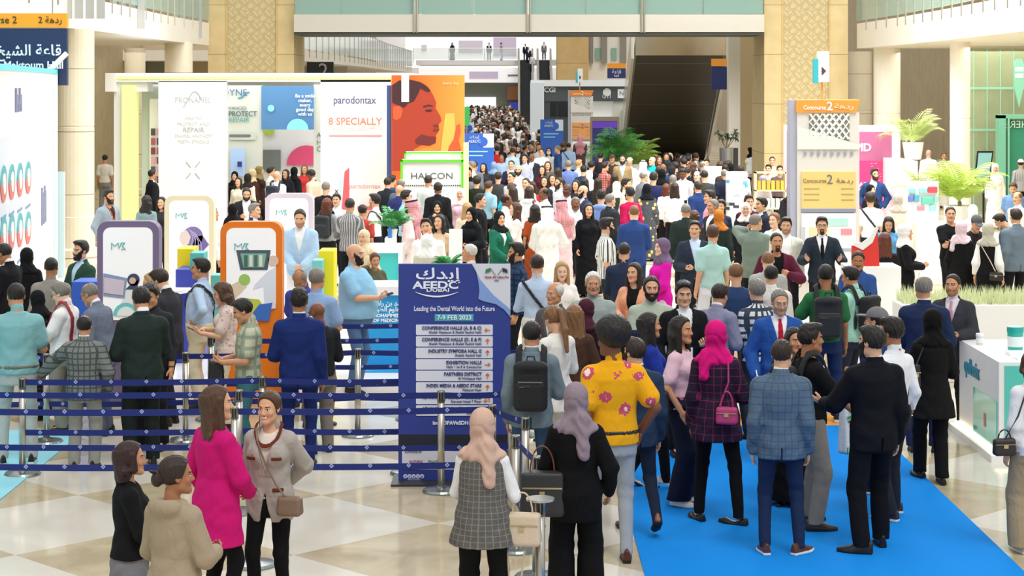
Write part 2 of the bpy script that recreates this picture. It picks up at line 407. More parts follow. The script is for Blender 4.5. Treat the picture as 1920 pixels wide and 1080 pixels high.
# --- shell
f = MB(); f.poly([(-17, 6, 0), (19, 6, 0), (19, 215, 0), (-17, 215, 0)]); S(f.build('floor', MARBLE))
c_ = MB(); c_.box(1.05, 4.08, 8, 21.8, .002, .010); cp = tag(c_.build('carpet', mat('#1487dd', .95, spec=.1, bump=.25, bscale=300, var=.05)), 'bright blue carpet runner laid on the marble under the people on the right', 'carpet')
c_ = MB(); c_.box(1.05, 4.08, 21.8, 22.5, .002, .010); tag(c_.build('carpet', mat('#e59a2c', .95, bump=.2, bscale=300)), 'orange carpet strip at the far end of the blue runner', 'carpet')
c_ = MB(); c_.box(-9.6, -4.78, 8, 21.5, .002, .010); tag(c_.build('carpet', mat('#8fd2e0', .95, bump=.2, bscale=300)), 'pale turquoise carpet at the left edge under the queue', 'carpet')
S(bx('wall_left', -15.5, -15.0, 20, 215, 0, 12, stone('#b5a380', '#a8956f', 2.2, 1)))
S(bx('wall_right', 17.0, 17.5, 20, 215, 0, 12, stone('#bba988', '#ad9b78', 2.2, 1)))
S(bx('wall_back', -17, 19, 212, 212.5, 0, 16, mat('#f2f1f4', .6)))
# --- galleries on both sides: slab, white fascia, railing, round columns
def gallery(name, pts, z0, z1, side):
    b = MB(); n = len(pts)
    xo = -15 if side < 0 else 17
    outer = [(xo, p[1]) for p in pts]
    for i in range(n-1):
        a, c = pts[i], pts[i+1]; oa, oc = outer[i], outer[i+1]
        b.poly([(*a, z0), (*c, z0), (*c, z1), (*a, z1)]); b.poly([(*a, z1), (*c, z1), (*oc, z1), (*oa, z1)]); b.poly([(*a, z0), (*oa, z0), (*oc, z0), (*c, z0)])
    e = pts[0]; b.poly([(*e, z0), (*e, z1), (outer[0][0], e[1], z1), (outer[0][0], e[1], z0)])
    e = pts[-1]; b.poly([(*e, z0), (outer[-1][0], e[1], z0), (outer[-1][0], e[1], z1), (*e, z1)])
    return S(b.build(name, mat('#efe9dc', .6)))
gl = [(-10.9, 26), (-10.8, 38), (-9.75, 41.2), (-9.62, 44), (-9.75, 50), (-9.85, 56), (-9.75, 61.8)]; gallery('trim_1', gl, 5.1, 5.82, -1)
gr_ = [(10.6, 30), (10.9, 40), (11.2, 50), (11.25, 56), (11.1, 61.8)]; gallery('trim_2', gr_, 5.0, 5.8, 1)
def railing(name, pts, z, mt, h=1.15, post=.06, gap=1.3, thick=.03):
    b = MB()
    for i in range(len(pts)-1):
        a, c = Vector((*pts[i], 0)), Vector((*pts[i+1], 0)); L = (c-a).length; n = max(1, round(L/gap)); d = (c-a)/L; nn = Vector((-d.y, d.x, 0))*thick/2
        for k in range(n):
            p, q = a+d*(L*k/n+.04), a+d*(L*(k+1)/n-.04)
            pp = [p-nn, q-nn, q+nn, p+nn]; lo = [(v.x, v.y, z+.08) for v in pp]; hi = [(v.x, v.y, z+h) for v in pp]
            b.poly(lo[::-1]); b.poly(hi)
            for j in range(4): b.poly([lo[j], lo[(j+1) % 4], hi[(j+1) % 4], hi[j]])
            b.tube([(a+d*(L*k/n)).to_tuple()[:2]+(z-.25,), (a+d*(L*k/n)).to_tuple()[:2]+(z+h+.02,)], post/2, 6, 1)
        b.tube([(a.x, a.y, z+h+.03), (c.x, c.y, z+h+.03)], .03, 6, 1)
    return S(b.build(name, [mt, STEEL]))
railing('trim_3', gl, 5.82, GLASSG); railing('trim_4', gr_, 5.8, GLASSG)
def column(x, y, r, h, base=True, m=None):
    b = MB(); pr = [(r, 0), (r, h)] if not base else [(r+.10, 0), (r+.10, .18), (r+.02, .22), (r+.02, .9), (r, .92), (r, 2.9), (r-.012, 2.91), (r-.012, 2.93), (r, 2.94), (r, h)]
    b.lathe(pr, (0, 0, 0), 32); o = b.build('column', m or CREAM, loc=(x, y, 0)); return o
cl = [(wx(141, 43), 43, .42, 'thick round cream column beside the white lit stand at the far left'), (wx(253, 67), 67, .36, 'slim round cream column furthest back under the left gallery'), (wx(335, 58), 58, .42, 'round cream column rising behind the lime trimmed stand')]
cr = [(wx(1663, 61), 61, .42, 5.0, 'round cream column to the right of the concourse totem'), (wx(1800, 52), 52, .27, 5.0, 'bright slim round column between the palms on the right'), (wx(1612, 68), 68, .42, 5.0, 'shaded round column just right of the carved pillar on the right')]
for x, y, r, l in cl: tag(column(x, y, r, 5.1), l, 'column', 'columns under the galleries')
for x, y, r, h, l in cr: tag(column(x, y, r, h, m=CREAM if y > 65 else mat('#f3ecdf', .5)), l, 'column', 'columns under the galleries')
# two great carved pillars that carry the footbridge
def pillar(x0, x1, c0, c1, y, label):
    t = empty('carved_pillar', ((x0+x1)/2, y, 0)); tag(t, label, 'pillar'); cx = (x0+x1)/2
    b = MB(); b.box(x0-cx, x1-cx, .06, 3.2, 0, 12); b.box(x0-cx, c0-cx, 0, .06, 0, 12); b.box(c1-cx, x1-cx, 0, .06, 0, 12)
    b.build('pillar_shaft', GOLD if False else SAND, t)
    p = MB(); p.box(c0-cx, c1-cx, .03, .07, 0, 12); p.build('carved_panel', LAT, t)
    for xx in (c0, c1): g = MB(); g.box(xx-cx-.03, xx-cx+.03, -.02, .03, 0, 12); g.build('edge_moulding', GOLD, t)
    return t
pillar(wx(390, 62), wx(551, 62), wx(425, 62), wx(519, 62), 62, 'square sandstone pillar with carved star panel above the lime trimmed stand')
pillar(wx(1433, 62), wx(1590, 62), wx(1467, 62), wx(1555, 62), 62, 'square sandstone pillar with carved star panel behind the concourse totem on the right')
# footbridge
t = empty('footbridge', (1.0, 61.4, 5.5)); tag(t, 'footbridge with green glass sides crossing the hall between the carved pillars', 'footbridge')
xa, xb = wx(551, 61.4)-1.0, wx(1433, 61.4)-1.0
b = MB(); b.box(xa, xb, 0, .25, .02, .58); b.box(xa, xb, .25, 3.4, .1, .5); b.build('bridge_beam', mat('#cdc8bc', .25, .25, bump=.05, bscale=.6), t)
b = MB(); b.box(xa, xb, .1, 3.4, -.06, .02); b.build('bridge_underside', mat('#4a4f4b', .6), t)
b = MB()
for px in (551, 640, 779, 885, 991, 1098, 1205, 1319, 1433):
    pass
E = [551, 640, 779, 885, 991, 1098, 1205, 1319, 1433]
for i in range(8): b.box(wx(E[i], 61.4)-1.0+.03, wx(E[i+1], 61.4)-1.0-.03, .1, .13, .60, 1.75)
b.build('glass_balustrade', mat('#93b3a9', .08, alpha=.75), t)
b = MB()
for i in range(8): b.box(wx(E[i], 61.4)-1.0+.03, wx(E[i+1], 61.4)-1.0-.03, 3.3, 3.33, .60, 1.75)
b.build('glass_balustrade', mat('#a9c4bb', .08, alpha=.75), t)
for px in (779, 991, 1205):
    b = MB(); x = wx(px, 61.4)-1.0; b.tube([(x-.05, -.04, 0), (x-.05, -.04, 1.8)], .03, 8); b.tube([(x+.05, -.04, 0), (x+.05, -.04, 1.8)], .03, 8); b.build('twin_post', STEEL, t)
# louvred shading screens on the left gallery, wall recesses under it
for i, (px, d) in enumerate(((150, 42), (232, 50), (345, 60))):
    t = tag(empty('louvre_screen', (wx(px, d)+.05, d, 5.3)), ['grey louvred screen fixed to the left gallery railing above the white column', 'middle louvred screen on the left gallery railing', 'louvred screen on the left gallery railing next to the carved pillar'][i], 'screen', 'louvred screens on the left gallery')
    for k in range(4): b = MB(); b.box(k*.24-.4, k*.24-.22, -.05, .0, 0, 1.5); b.build('louvre_blade', mat('#b4b6b2', .4, .3), t)
for i, (px0, px1, y0, y1, d, c) in enumerate(((1690, 1733, 142, 300, 84, '#9b8f86'),)):
    t = tag(empty('glass_doorway', (wx(1711, d), d, 0)), 'reflective glass doorway in the tan wall between the right hand columns', 'doorway')
    cx = wx(1711, d); z1 = wz(142, d)
    b = MB(); b.box(wx(1690, d)-cx, wx(1733, d)-cx, 0, .1, 0, z1); b.build('door_glass', mat('#d2cbc6', .2, .2), t); q = MB(); q.tube([(-.15, -.2, 2.1), (-.15, -.2, 3.3)], [.22, .02], 4); q.build('red_cone_ornament', mat('#8a1f2c', .5), t); q = MB(); q.box(-.18, -.12, -.23, -.17, 0, 2.1); q.build('ornament_stand', DARK, t)
    b = MB(); b.box(wx(1733, d)-cx, wx(1738, d)-cx, -.05, .12, 0, z1+.1); b.box(wx(1688, d)-cx, wx(1738, d)-cx, -.05, .12, z1, z1+.12); b.build('door_frame', mat('#ded9cf', .4), t)
S(bx('wall_front', wx(1690, 85), 17, 85.3, 85.8, 0, 6, mat('#c2b08c', .7, bump=.15, bscale=2)))
S(bx('wall_rear', -15, wx(395, 78), 78, 78.4, 0, 6, mat('#bba98a', .7)))
for i, (a, c_, col, lb) in enumerate(((178, 195, '#8d7a5c', 'narrow brown door at the end of the left corridor'), (196, 225, '#57492f', 'dark brown door recess between the left columns'), (276, 308, '#8f9183', 'grey glazed door behind the left columns'))):
    t = tag(empty('door_recess', (wx((a+c_)/2, 77.9), 77.9, 0)), lb, 'door', 'doors under the left gallery'); wd = (wx(c_, 77.9)-wx(a, 77.9))/2
    b = MB(); b.box(-wd, wd, -.05, .05, 0, 4.8); b.build('door_leaf', mat(col, .5), t); b = MB(); b.box(wd*.6, wd*.7, -.1, -.05, 1, 1.4); b.build('door_handle', STEEL, t)
# --- back of the hall
S(bx('trim_5', wx(780, 190), wx(975, 190), 190, 200, wz(122, 190), wz(113, 190), mat('#d8d6d2', .5)))
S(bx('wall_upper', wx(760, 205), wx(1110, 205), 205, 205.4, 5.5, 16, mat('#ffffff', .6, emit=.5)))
railing('trim_6', [(wx(775, 190.3), 190.3), (wx(975, 190.3), 190.3)], wz(113, 190.3), GLASSC, gap=4.2)
for i, (a, c_, y0, y1, cl_) in enumerate(((790, 800, 84, 96, '#e9e3ee'), (860, 905, 76, 100, '#e3d9ea'), (925, 968, 70, 106, '#d9c9e4'))):
    tag(pbx('hanging_banner', a, c_, y0, y1, 204.8, .2, mat(cl_, .6)), ['small pale banner at left of the bright upper hall', 'pale lilac banner behind the upper walkway', 'lilac banner nearest the escalators on the upper level'][i], 'banner', 'pale banners on the upper level')
t = tag(empty('header_board', (wx(912, 189), 189, wz(155, 189))), 'long white header board with lilac lettering over the far shopfront', 'sign'); cx = wx(912, 189)
b = MB(); b.box(wx(785, 189)-cx, wx(977, 189)-cx, 0, .5, 0, wz(127, 189)-wz(155, 189)); b.build('board', mat('#fbfafc', .4, emit=.25), t)
b = MB(); b.box(wx(880, 189)-cx, wx(934, 189)-cx, -.05, 0, .4, 1.1); b.build('lettering_strip', mat('#ddccec', .5), t); b = MB(); b.box(wx(952, 189)-cx, wx(971, 189)-cx, -.05, 0, .62, .8); b.build('lettering_strip', mat('#8d8894', .5), t)
t = tag(empty('shopfront', (wx(912, 190), 190, 0)), 'dark glazed shopfront at the far end below the white header board', 'shopfront'); cx = wx(912, 190)
b = MB(); b.box(wx(785, 190)-cx, wx(977, 190)-cx, 0, .3, 0, wz(155, 190)); b.build('glazing', mat('#6f736b', .2), t)
b = MB(); b.box(wx(785, 190)-cx, wx(930, 190)-cx, -.3, 0, 0, wz(182, 190)); b.build('lit_counter', mat('#ffffff', .4, emit=.6), t)
b = MB(); b.box(wx(951, 190)-cx, wx(974, 190)-cx, -.3, 0, 2.2, wz(162, 190)); b.build('brown_panel', mat('#9a6a4a', .5), t)
b = MB(); b.box(wx(954, 190)-cx, wx(974, 190)-cx, -.5, -.3, 0.8, wz(192, 190)); b.build('blue_screen', mat('#3448b4', .4, emit=.3), t)
for k, (px, lb) in enumerate(((987, 'left of the two far escalators with people in suits riding it'), (1024, 'right of the two far escalators with one person in grey at its top'))):
    t = tag(empty('escalator', (wx(px, 178), 178, 0)), lb, 'escalator', 'far escalators'); w2 = 1.0 if k == 0 else .95
    b = MB()
    for i in range(34): b.box(-w2*.55, w2*.55, i*.34, i*.34+.36, max(0, i*.185-.5), i*.185)
    b.build('steps', mat('#33383a', .5), t)
    for sg in (-1, 1):
        b = MB(); x = sg*(w2*.55+.12); b.poly([(x-.1, 0, 0), (x-.1, 12, 6.3), (x-.1, 12, 7.3), (x-.1, 0, 1.0)]); b.poly([(x+.1, 0, 0), (x+.1, 0, 1.0), (x+.1, 12, 7.3), (x+.1, 12, 6.3)]); b.poly([(x-.1, 0, 1.0), (x-.1, 12, 7.3), (x+.1, 12, 7.3), (x+.1, 0, 1.0)]); b.poly([(x-.1, 0, 0), (x-.1, 0, 1), (x+.1, 0, 1), (x+.1, 0, 0)])
        b.build('balustrade', mat('#8c8579', .4), t)
S(pbx('trim_7', 975, 1045, 112, 122, 190.5, 8, mat('#cfccc6', .5)))
tag(pbx('square_column', 1045, 1103, -400, 190, 110, 3, stone('#cfb07a', '#c4a46c', 2.5), z0=0), 'tall gold toned square column beside the far escalators', 'column')
t = tag(empty('slatted_facade', (wx(1147, 112), 112, 0)), 'bright white upper facade with tall grey slots right of the gold column', 'facade'); cx = wx(1147, 112)
b = MB(); b.box(wx(1103, 112)-cx, wx(1200, 112)-cx, 0, .5, 0, 9); b.build('wall_panel', mat('#ece7dc', .5), t)
for a, c_ in ((1106, 1112), (1127, 1138), (1163, 1174)): b = MB(); b.box(wx(a, 112)-cx, wx(c_, 112)-cx, -.25, 0, wz(118, 112), 9); b.build('grey_slot', mat('#8e8a80', .5), t)
for a, c_ in ((1116, 1125), (1146, 1156)): b = MB(); b.box(wx(a, 112)-cx, wx(c_, 112)-cx, -.1, 0, wz(112, 112), wz(90, 112)); b.build('window_pane', mat('#7fb09a', .2), t)
# gallery deep on the left behind the bridge
dg = [(-8.1, 74), (-8.0, 100), (-8.4, 130), (-8.3, 160)]; gallery('trim_8', dg, 4.75, 5.15, -1); railing('trim_9', dg, 5.15, mat('#bcd6cd', .08, alpha=.6), 1.35, gap=2.6)
tag(bx('hall_sign', wx(575, 73), wx(625, 73), 73, 73.2, wz(142, 73), wz(116, 73), BLK), 'black sign peeking over the white stand roof below the bridge', 'sign')
text('2', wx(606, 72.9), 72.95, wz(134, 73), .8, '#8c8c90', bpy.data.objects['hall_sign']).matrix_parent_inverse = Matrix.Translation(-bpy.data.objects['hall_sign'].location)
S(bx('wall_deep', wx(385, 100)-6, -8.6, 100, 100.4, 0, 12, mat('#c9c3b4', .7)))
# great escalator rising towards the camera on the right
t = tag(empty('escalator', (7.7, 88, 0)), 'large escalator seen from below with dark brown underside and mirrored end', 'escalator')
def slab(m, x0, x1, y0, z0, y1, z1, th, nm):
    b = MB(); b.poly([(x0, y0, z0), (x1, y0, z0), (x1, y1, z1), (x0, y1, z1)]); b.poly([(x0, y0, z0+th), (x0, y1, z1+th), (x1, y1, z1+th), (x1, y0, z0+th)])
    b.poly([(x0, y0, z0), (x0, y1, z1), (x0, y1, z1+th), (x0, y0, z0+th)]); b.poly([(x1, y0, z0), (x1, y0, z0+th), (x1, y1, z1+th), (x1, y1, z1)]); b.poly([(x0, y0, z0), (x0, y0, z0+th), (x1, y0, z0+th), (x1, y0, z0)]); b.poly([(x0, y1, z1), (x1, y1, z1), (x1, y1, z1+th), (x0, y1, z1+th)])
    return b.build(nm, m, t)
def under():
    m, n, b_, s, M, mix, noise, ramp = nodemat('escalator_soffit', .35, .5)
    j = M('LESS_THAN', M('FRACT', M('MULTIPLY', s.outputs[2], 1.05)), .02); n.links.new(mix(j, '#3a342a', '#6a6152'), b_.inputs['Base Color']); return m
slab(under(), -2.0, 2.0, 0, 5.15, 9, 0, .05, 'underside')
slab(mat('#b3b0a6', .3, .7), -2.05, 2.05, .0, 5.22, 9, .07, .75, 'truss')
b = MB(); b.box(-2.05, 3.1, -.1, .2, 5.15, 6.15); b.build('mirrored_end', mat('#cfc4ae', .12, .85, bump=.25, bscale=.8), t)
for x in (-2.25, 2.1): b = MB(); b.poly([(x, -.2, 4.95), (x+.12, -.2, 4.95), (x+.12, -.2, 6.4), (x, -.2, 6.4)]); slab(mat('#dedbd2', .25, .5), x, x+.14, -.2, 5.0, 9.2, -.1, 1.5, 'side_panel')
# pillar edge strip between the escalator and the right carved pillar
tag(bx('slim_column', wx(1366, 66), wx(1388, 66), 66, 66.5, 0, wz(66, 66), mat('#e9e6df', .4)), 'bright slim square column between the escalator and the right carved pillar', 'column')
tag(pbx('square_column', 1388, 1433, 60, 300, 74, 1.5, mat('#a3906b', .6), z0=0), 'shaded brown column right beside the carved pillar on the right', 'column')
b = MB(); t = tag(empty('hanging_sign', (wx(1352, 70), 70, 2.6)), 'orange and navy hanging sign half hidden behind the big escalator', 'sign')
b.box(-.35, .25, 0, .1, wz(168, 70)-2.6, wz(125, 70)-2.6); b.build('navy_panel', NAVY, t); b = MB(); b.box(-.35, .25, -.02, .1, wz(124, 70)-2.6, wz(110, 70)-2.6); b.build('orange_panel', mat('#f0a33c', .5), t)
t = tag(empty('hanging_sign', (wx(1156, 105), 105, wz(147, 105))), 'small orange and navy sign in front of the white facade far back', 'sign')
b = MB(); b.box(-.5, .5, 0, .1, 0, .55); b.build('navy_panel', NAVY, t); b = MB(); b.box(-.5, .5, -.02, .1, .55, .82); b.build('orange_panel', mat('#ee9c32', .5), t)
text(arabic('قاعة'), 0, -.01, .36, .3, '#e8e8ee', t); text('hall', 0, -.01, .14, .2, '#e8e8ee', t)
# big overhead sign at the left edge
t = tag(empty('hanging_sign', (wx(125, 38.3), 38.3, wz(160, 38.3))), 'large navy and orange hall sign hanging at the top left corner', 'sign')
hz = wz(53, 38.3)-wz(160, 38.3); b = MB(); b.box(-1.8, 0, 0, .15, 0, hz); b.build('navy_panel', mat('#202c50', .45), t)
b = MB(); b.box(-1.8, 0, -.02, .15, hz+.02, hz+.30); b.build('orange_panel', mat('#f29a1e', .5), t)
text('Concourse 2', -.98, -.03, hz+.16, .2, '#3a3020', t, align='RIGHT'); text('2 '+arabic('ردهة'), -.08, -.03, hz+.16, .18, '#3a3020', t, align='RIGHT')
text(arabic('قاعة الشيخ مكتوم'), -.1, -.01, hz-.45, .30, '#e8eaf0', t, align='RIGHT', bold=.004); text('Sheikh Maktoum Hall', -.06, -.01, hz-.74, .21, '#e8eaf0', t, align='RIGHT', bold=.004)
b = MB(); b.tube([(-.3, .07, hz+.3), (-.3, .07, hz+2.4)], .015); b.tube([(-1.6, .07, hz+.3), (-1.6, .07, hz+2.4)], .015); b.build('hanger', STEEL, t)
# ---------------------------------------------------------------- stands and signs
def slabz(t, x0, x1, y0, y1, z0, z1, m, name, cx=0, cy=0, bevel=0):
    b = MB(); b.box(x0-cx, x1-cx, y0-cy, y1-cy, z0, z1); return b.build(name, m, t, bevel=bevel)
def flat(t, pts, y, m, name, th=.006, flip=False):
    b = MB(); b.prism(pts, y-th, y, 0); return b.build(name, m, t)
def disc(cx, cz, r, a0=0, a1=360, n=28): return [(cx+r*math.cos(math.radians(a0+(a1-a0)*k/n)), cz+r*math.sin(math.radians(a0+(a1-a0)*k/n))) for k in range(n+(0 if a1-a0 == 360 else 1))]
LIME = mat('#deef96', .4, emit=.35); PALE = mat('#dfe3e0', .4)
# lime trimmed white stand, depth 48..54
D = 48.0; X = lambda px, d=D: wx(px, d)
st = tag(empty('exhibition_stand', (X(485), D, 0)), 'large white stand with lime glowing roof trim and open front', 'stand'); cx = X(485)
zt = wz(137, D)
slabz(st, X(200), X(770), 0, 6.0, zt-.22, zt, mat('#f6f6f4', .4), 'roof', cx)
slabz(st, X(213), X(755), -.03, 0, zt-.15, zt-.08, LIME, 'roof_light_strip', cx)
slabz(st, X(198), X(218), -.05, 1.8, wz(172, D), zt, WHITE, 'roof_end_box', cx)
slabz(st, X(218), X(275), .1, 1.8, wz(172, D), wz(150, D), mat('#e7e9e7', .4), 'roof_end_box', cx)
slabz(st, X(212), X(229), .1, .5, 0, wz(172, D), mat('#e9eceb', .4), 'corner_post', cx)
slabz(st, X(228), X(253), 0, .5, 0, wz(160, D), LIME, 'lit_post', cx)
slabz(st, X(253), X(300), .9, 1.0, 0, wz(155, D), mat('#cfd8d6', .4), 'side_wall', cx)
slabz(st, X(272), X(297), .6, .9, 0, wz(186, D), mat('#f3eeee', .4), 'product_shelf', cx)
for i in range(6):
    for j in range(2): slabz(st, X(275+j*11), X(283+j*11), .56, .6, wz(345-i*18, D), wz(345-i*18-13, D), mat(['#b05a72', '#5a4a56', '#d9a6b8', '#8a3f58'][(i+j) % 4], .5), 'product_box', cx)
slabz(st, X(297), X(425), 0, .25, 0, wz(152, D), WHITEG, 'front_panel', cx); slabz(st, X(601), X(733), 0, .25, 0, wz(150, D), WHITEG, 'front_panel', cx)
slabz(st, X(297), X(733), 5.5, 5.7, 0, wz(150, D), mat('#d5d9d3', .5), 'rear_wall', cx)
DB = D+4.4; XB = lambda px: wx(px, DB)
def back(p0, p1, y0, y1, m, nm, dy=5.4, th=.06): 
    d = D+dy; return slabz(st, wx(p0, d), wx(p1, d), dy, dy+th, wz(y1, d), wz(y0, d), m, nm, cx)
back(426, 492, 160, 420, mat('#d9ddd2', .5), 'rear_panel', 3.6); back(432, 458, 278, 330, mat('#a9c6ec', .4, emit=.2), 'information_screen', 3.4); back(445, 453, 303, 313, mat('#2a3f8e', .5), 'screen_code_patch', 3.3)
back(490, 588, 161, 243, mat('#4d7fae', .4, emit=.15), 'blue_screen', 3.5); back(588, 602, 150, 420, mat('#cdd3cc', .5), 'rear_panel', 3.6)
d = D+3.44; flat(st, disc(wx(508, d)-cx, wz(203, d), .09), 3.44, mat('#7fdce8', .5, emit=.3), 'screen_dot'); flat(st, disc(wx(558, d)-cx, wz(243, d), .29, 0, 180), 3.44, mat('#7fe3ea', .5, emit=.3), 'screen_dot')
for k in range(6): text('. . . .'*1, 0, 0, 0, .01, '#ffffff') if False else None
for k, s_ in enumerate(('Be a smile', 'maker,', 'every', 'good day', 'with us')):
    o = text(s_, wx(572, d)-cx, 3.43, wz(180+k*8.5, d), .13, '#eef4fa', st, bold=.002)
d = D+4.9
back(492, 588, 243, 420, mat('#eef0f2', .5), 'rear_panel', 4.95); back(493, 526, 281, 320, mat('#7c8482', .3), 'grey_screen', 4.85)
flat(st, disc(wx(575, d)-cx, wz(310, d), .55, 0, 180), 4.88, mat('#e0527e', .5), 'pink_graphic'); flat(st, disc(wx(504, d)-cx, wz(243, d), .17, 180, 360), 4.88, mat('#b4cf52', .5), 'green_graphic')
d = D+3.55
text('DYNE', wx(440, d)-cx, 3.55, wz(174, d), .26, '#3f6f98', st); text('ADVANCED', wx(440, d)-cx, 3.55, wz(203, d), .12, '#4f6c70', st); text('PROTECT', wx(455, d)-cx, 3.55, wz(214, d), .2, '#38595e', st, bold=.002, W=.75); text('REPAIR', wx(448, d)-cx, 3.55, wz(225, d), .18, '#4aa39d', st)
b = MB(); b.tube([(wx(446+k*2.2, d)-cx, 3.55, wz(184-11/(1+math.exp(-(k-5))), d)) for k in range(11)], .02); b.build('swoosh_mark', mat('#3f8fae', .5), st)
flat(st, rrect(wx(430, d)-cx, wx(480, d)-cx, wz(262, d), wz(248, d), .06), 3.55, mat('#ced3cb', .5), 'tube_picture'); flat(st, rrect(wx(430, d)-cx, wx(470, d)-cx, wz(257, d), wz(252, d), .02), 3.54, mat('#6f7a78', .5), 'tube_picture')
text('A', wx(598, d)-cx, 3.55, wz(254, d), .2, '#56645f', st); text('H', wx(598, d)-cx, 3.55, wz(267, d), .2, '#56645f', st); text('C', wx(598, d)-cx, 3.55, wz(280, d), .2, '#56645f', st)
text('parodontax', X(665)-cx, -.005, wz(188, D), .27, '#5a5f8c', st, bold=.002, W=1.06); text('8 SPECIALLY', X(666)-cx, -.005, wz(228, D), .25, '#dd8a72', st, bold=.002, W=1.34); text('DESIGNED BENEFITS', X(666)-cx, -.005, wz(240, D), .155, '#f1dcd6', st, W=1.36)
slabz(st, X(617), X(716), -.012, 0, wz(256, D), wz(253, D), mat('#e7a3a6', .5), 'benefit_line', cx)
flat(st, [(X(640)-cx, wz(400, D)), (X(655)-cx, wz(400, D)), (X(655)-cx, wz(314, D)), (X(646)-cx, wz(322, D))], -.0, mat('#d9646e', .4), 'red_graphic'); slabz(st, X(637), X(641), -.012, 0, wz(400, D), wz(338, D), mat('#bfe0ef', .4), 'blue_graphic', cx)
text('parodontax', X(684)-cx, -.005, wz(349, D), .17, '#d7a5a9', st); text('x', X(631)-cx, -.005, wz(358, D), .2, '#333333', st)
slabz(st, X(672), X(728), -.3, 0, wz(392, D), wz(386, D), mat('#d8605c', .4), 'red_shelf', cx)
text('PRONAMEL', X(362)-cx, -.005, wz(188, D), .20, '#b9c2cc', st, W=.9)
for k, (s_, z_) in enumerate((('HELP TO', .11), ('PROTECT AND', .12), ('REPAIR', .17), ('ENAMEL AND KEEP', .11), ('TEETH STRONG', .11))): text(s_, X(363)-cx, -.005, wz(222+k*11, D), z_, '#a8aeb2' if k == 2 else '#c7cbcd', st)
for a in (0, 90, 180, 270):
    b = MB(); r = math.radians(a+45); b.tube([(X(362)-cx+math.cos(r)*.08, -.01, wz(319, D)+math.sin(r)*.1), (X(362)-cx+math.cos(r)*.24, -.01, wz(319, D)+math.sin(r)*.3)], .012); b.build('cross_mark', mat('#a9b0b0', .5), st)
b = MB(); b.tube([(X(352)-cx+.03*k*0+.36*k/10, -.01, wz(188, D)+.22*math.sin(k/10*3.14)) for k in range(-3, 11)], .012); b.build('arc_mark', mat('#b5bfc8', .5), st)
# orange portrait poster
D2 = 46.5; t = tag(empty('portrait_poster', (wx(802, D2), D2, 0)), 'tall orange poster of a face in profile with a tube at the nose', 'poster'); cx = wx(802, D2); PX = lambda p: wx(p, D2)-cx; PZ = lambda p: wz(p, D2)
def grad():
    m, n, b_, s, M, mix, noise, ramp = nodemat('poster_print', .4); n.links.new(mix(ramp(M('ADD', s.outputs[0], M('MULTIPLY', s.outputs[2], -.1)), -.9, .9), '#e8601e', '#f5a445'), b_.inputs['Base Color']); return m
slabz(t, PX(734), PX(871), 0, .12, 0, PZ(141), grad(), 'panel')
slabz(t, PX(725), PX(734), .05, .12, PZ(390), PZ(160), mat('#3d4f80', .5), 'edge_panel')
skinp = mat('#a8381f', .55); dk = mat('#3c1a1e', .6); hi = mat('#c9562e', .6)
Pp = lambda L: [(PX(a), PZ(b_)) for a, b_ in L][::-1]
face = Pp([(735, 178), (762, 150), (790, 154), (803, 163), (812, 178), (818, 192), (817, 203), (826, 218), (828, 227), (822, 234), (824, 243), (820, 250), (816, 256), (816, 268), (806, 272), (792, 271), (776, 280), (772, 300), (785, 320), (735, 320)])
flat(t, face, -.0, skinp, 'painted_face'); flat(t, Pp([(735, 160), (748, 151), (768, 149), (785, 153), (798, 160), (808, 170), (802, 173), (788, 166), (784, 176), (776, 190), (765, 194), (758, 202), (735, 192)]), -.006, dk, 'painted_hair')
flat(t, Pp([(737, 200), (750, 198), (755, 208), (752, 220), (743, 226), (737, 222)]), -.006, hi, 'painted_ear'); flat(t, Pp([(793, 199), (803, 196), (812, 198), (812, 200), (802, 199), (794, 202)]), -.006, dk, 'painted_brow'); flat(t, Pp([(797, 206), (808, 205), (812, 207), (806, 210), (798, 209)]), -.006, dk, 'painted_eye')
flat(t, Pp([(778, 262), (790, 252), (806, 256), (818, 256), (817, 268), (806, 273), (793, 272), (780, 270)]), -.006, mat('#6e2420', .6), 'painted_beard'); flat(t, Pp([(813, 241), (824, 242), (822, 246), (812, 246)]), -.008, mat('#7d2a22', .6), 'painted_lips'); flat(t, Pp([(812, 234), (822, 233), (823, 238), (813, 238)]), -.008, mat('#6e2420', .6), 'painted_moustache')
flat(t, Pp([(835, 213), (852, 212), (856, 285), (826, 287), (830, 250)]), -.010, mat('#f7b554', .5), 'painted_tube'); flat(t, Pp([(856, 235), (862, 232), (864, 246), (860, 262), (866, 288), (838, 290), (842, 274), (850, 262)]), -.014, mat('#d0562a', .6), 'painted_hand'); flat(t, Pp([(776, 284), (800, 276), (822, 282), (826, 292), (770, 300)]), -.010, mat('#e08a2c', .6), 'painted_finger')
text('every day', PX(845), -.01, PZ(156), .1, '#fbd9a8', t)
slabz(t, PX(758), PX(771), -1.2, -1.0, PZ(190), PZ(140), WHITE, 'white_lamp_box')
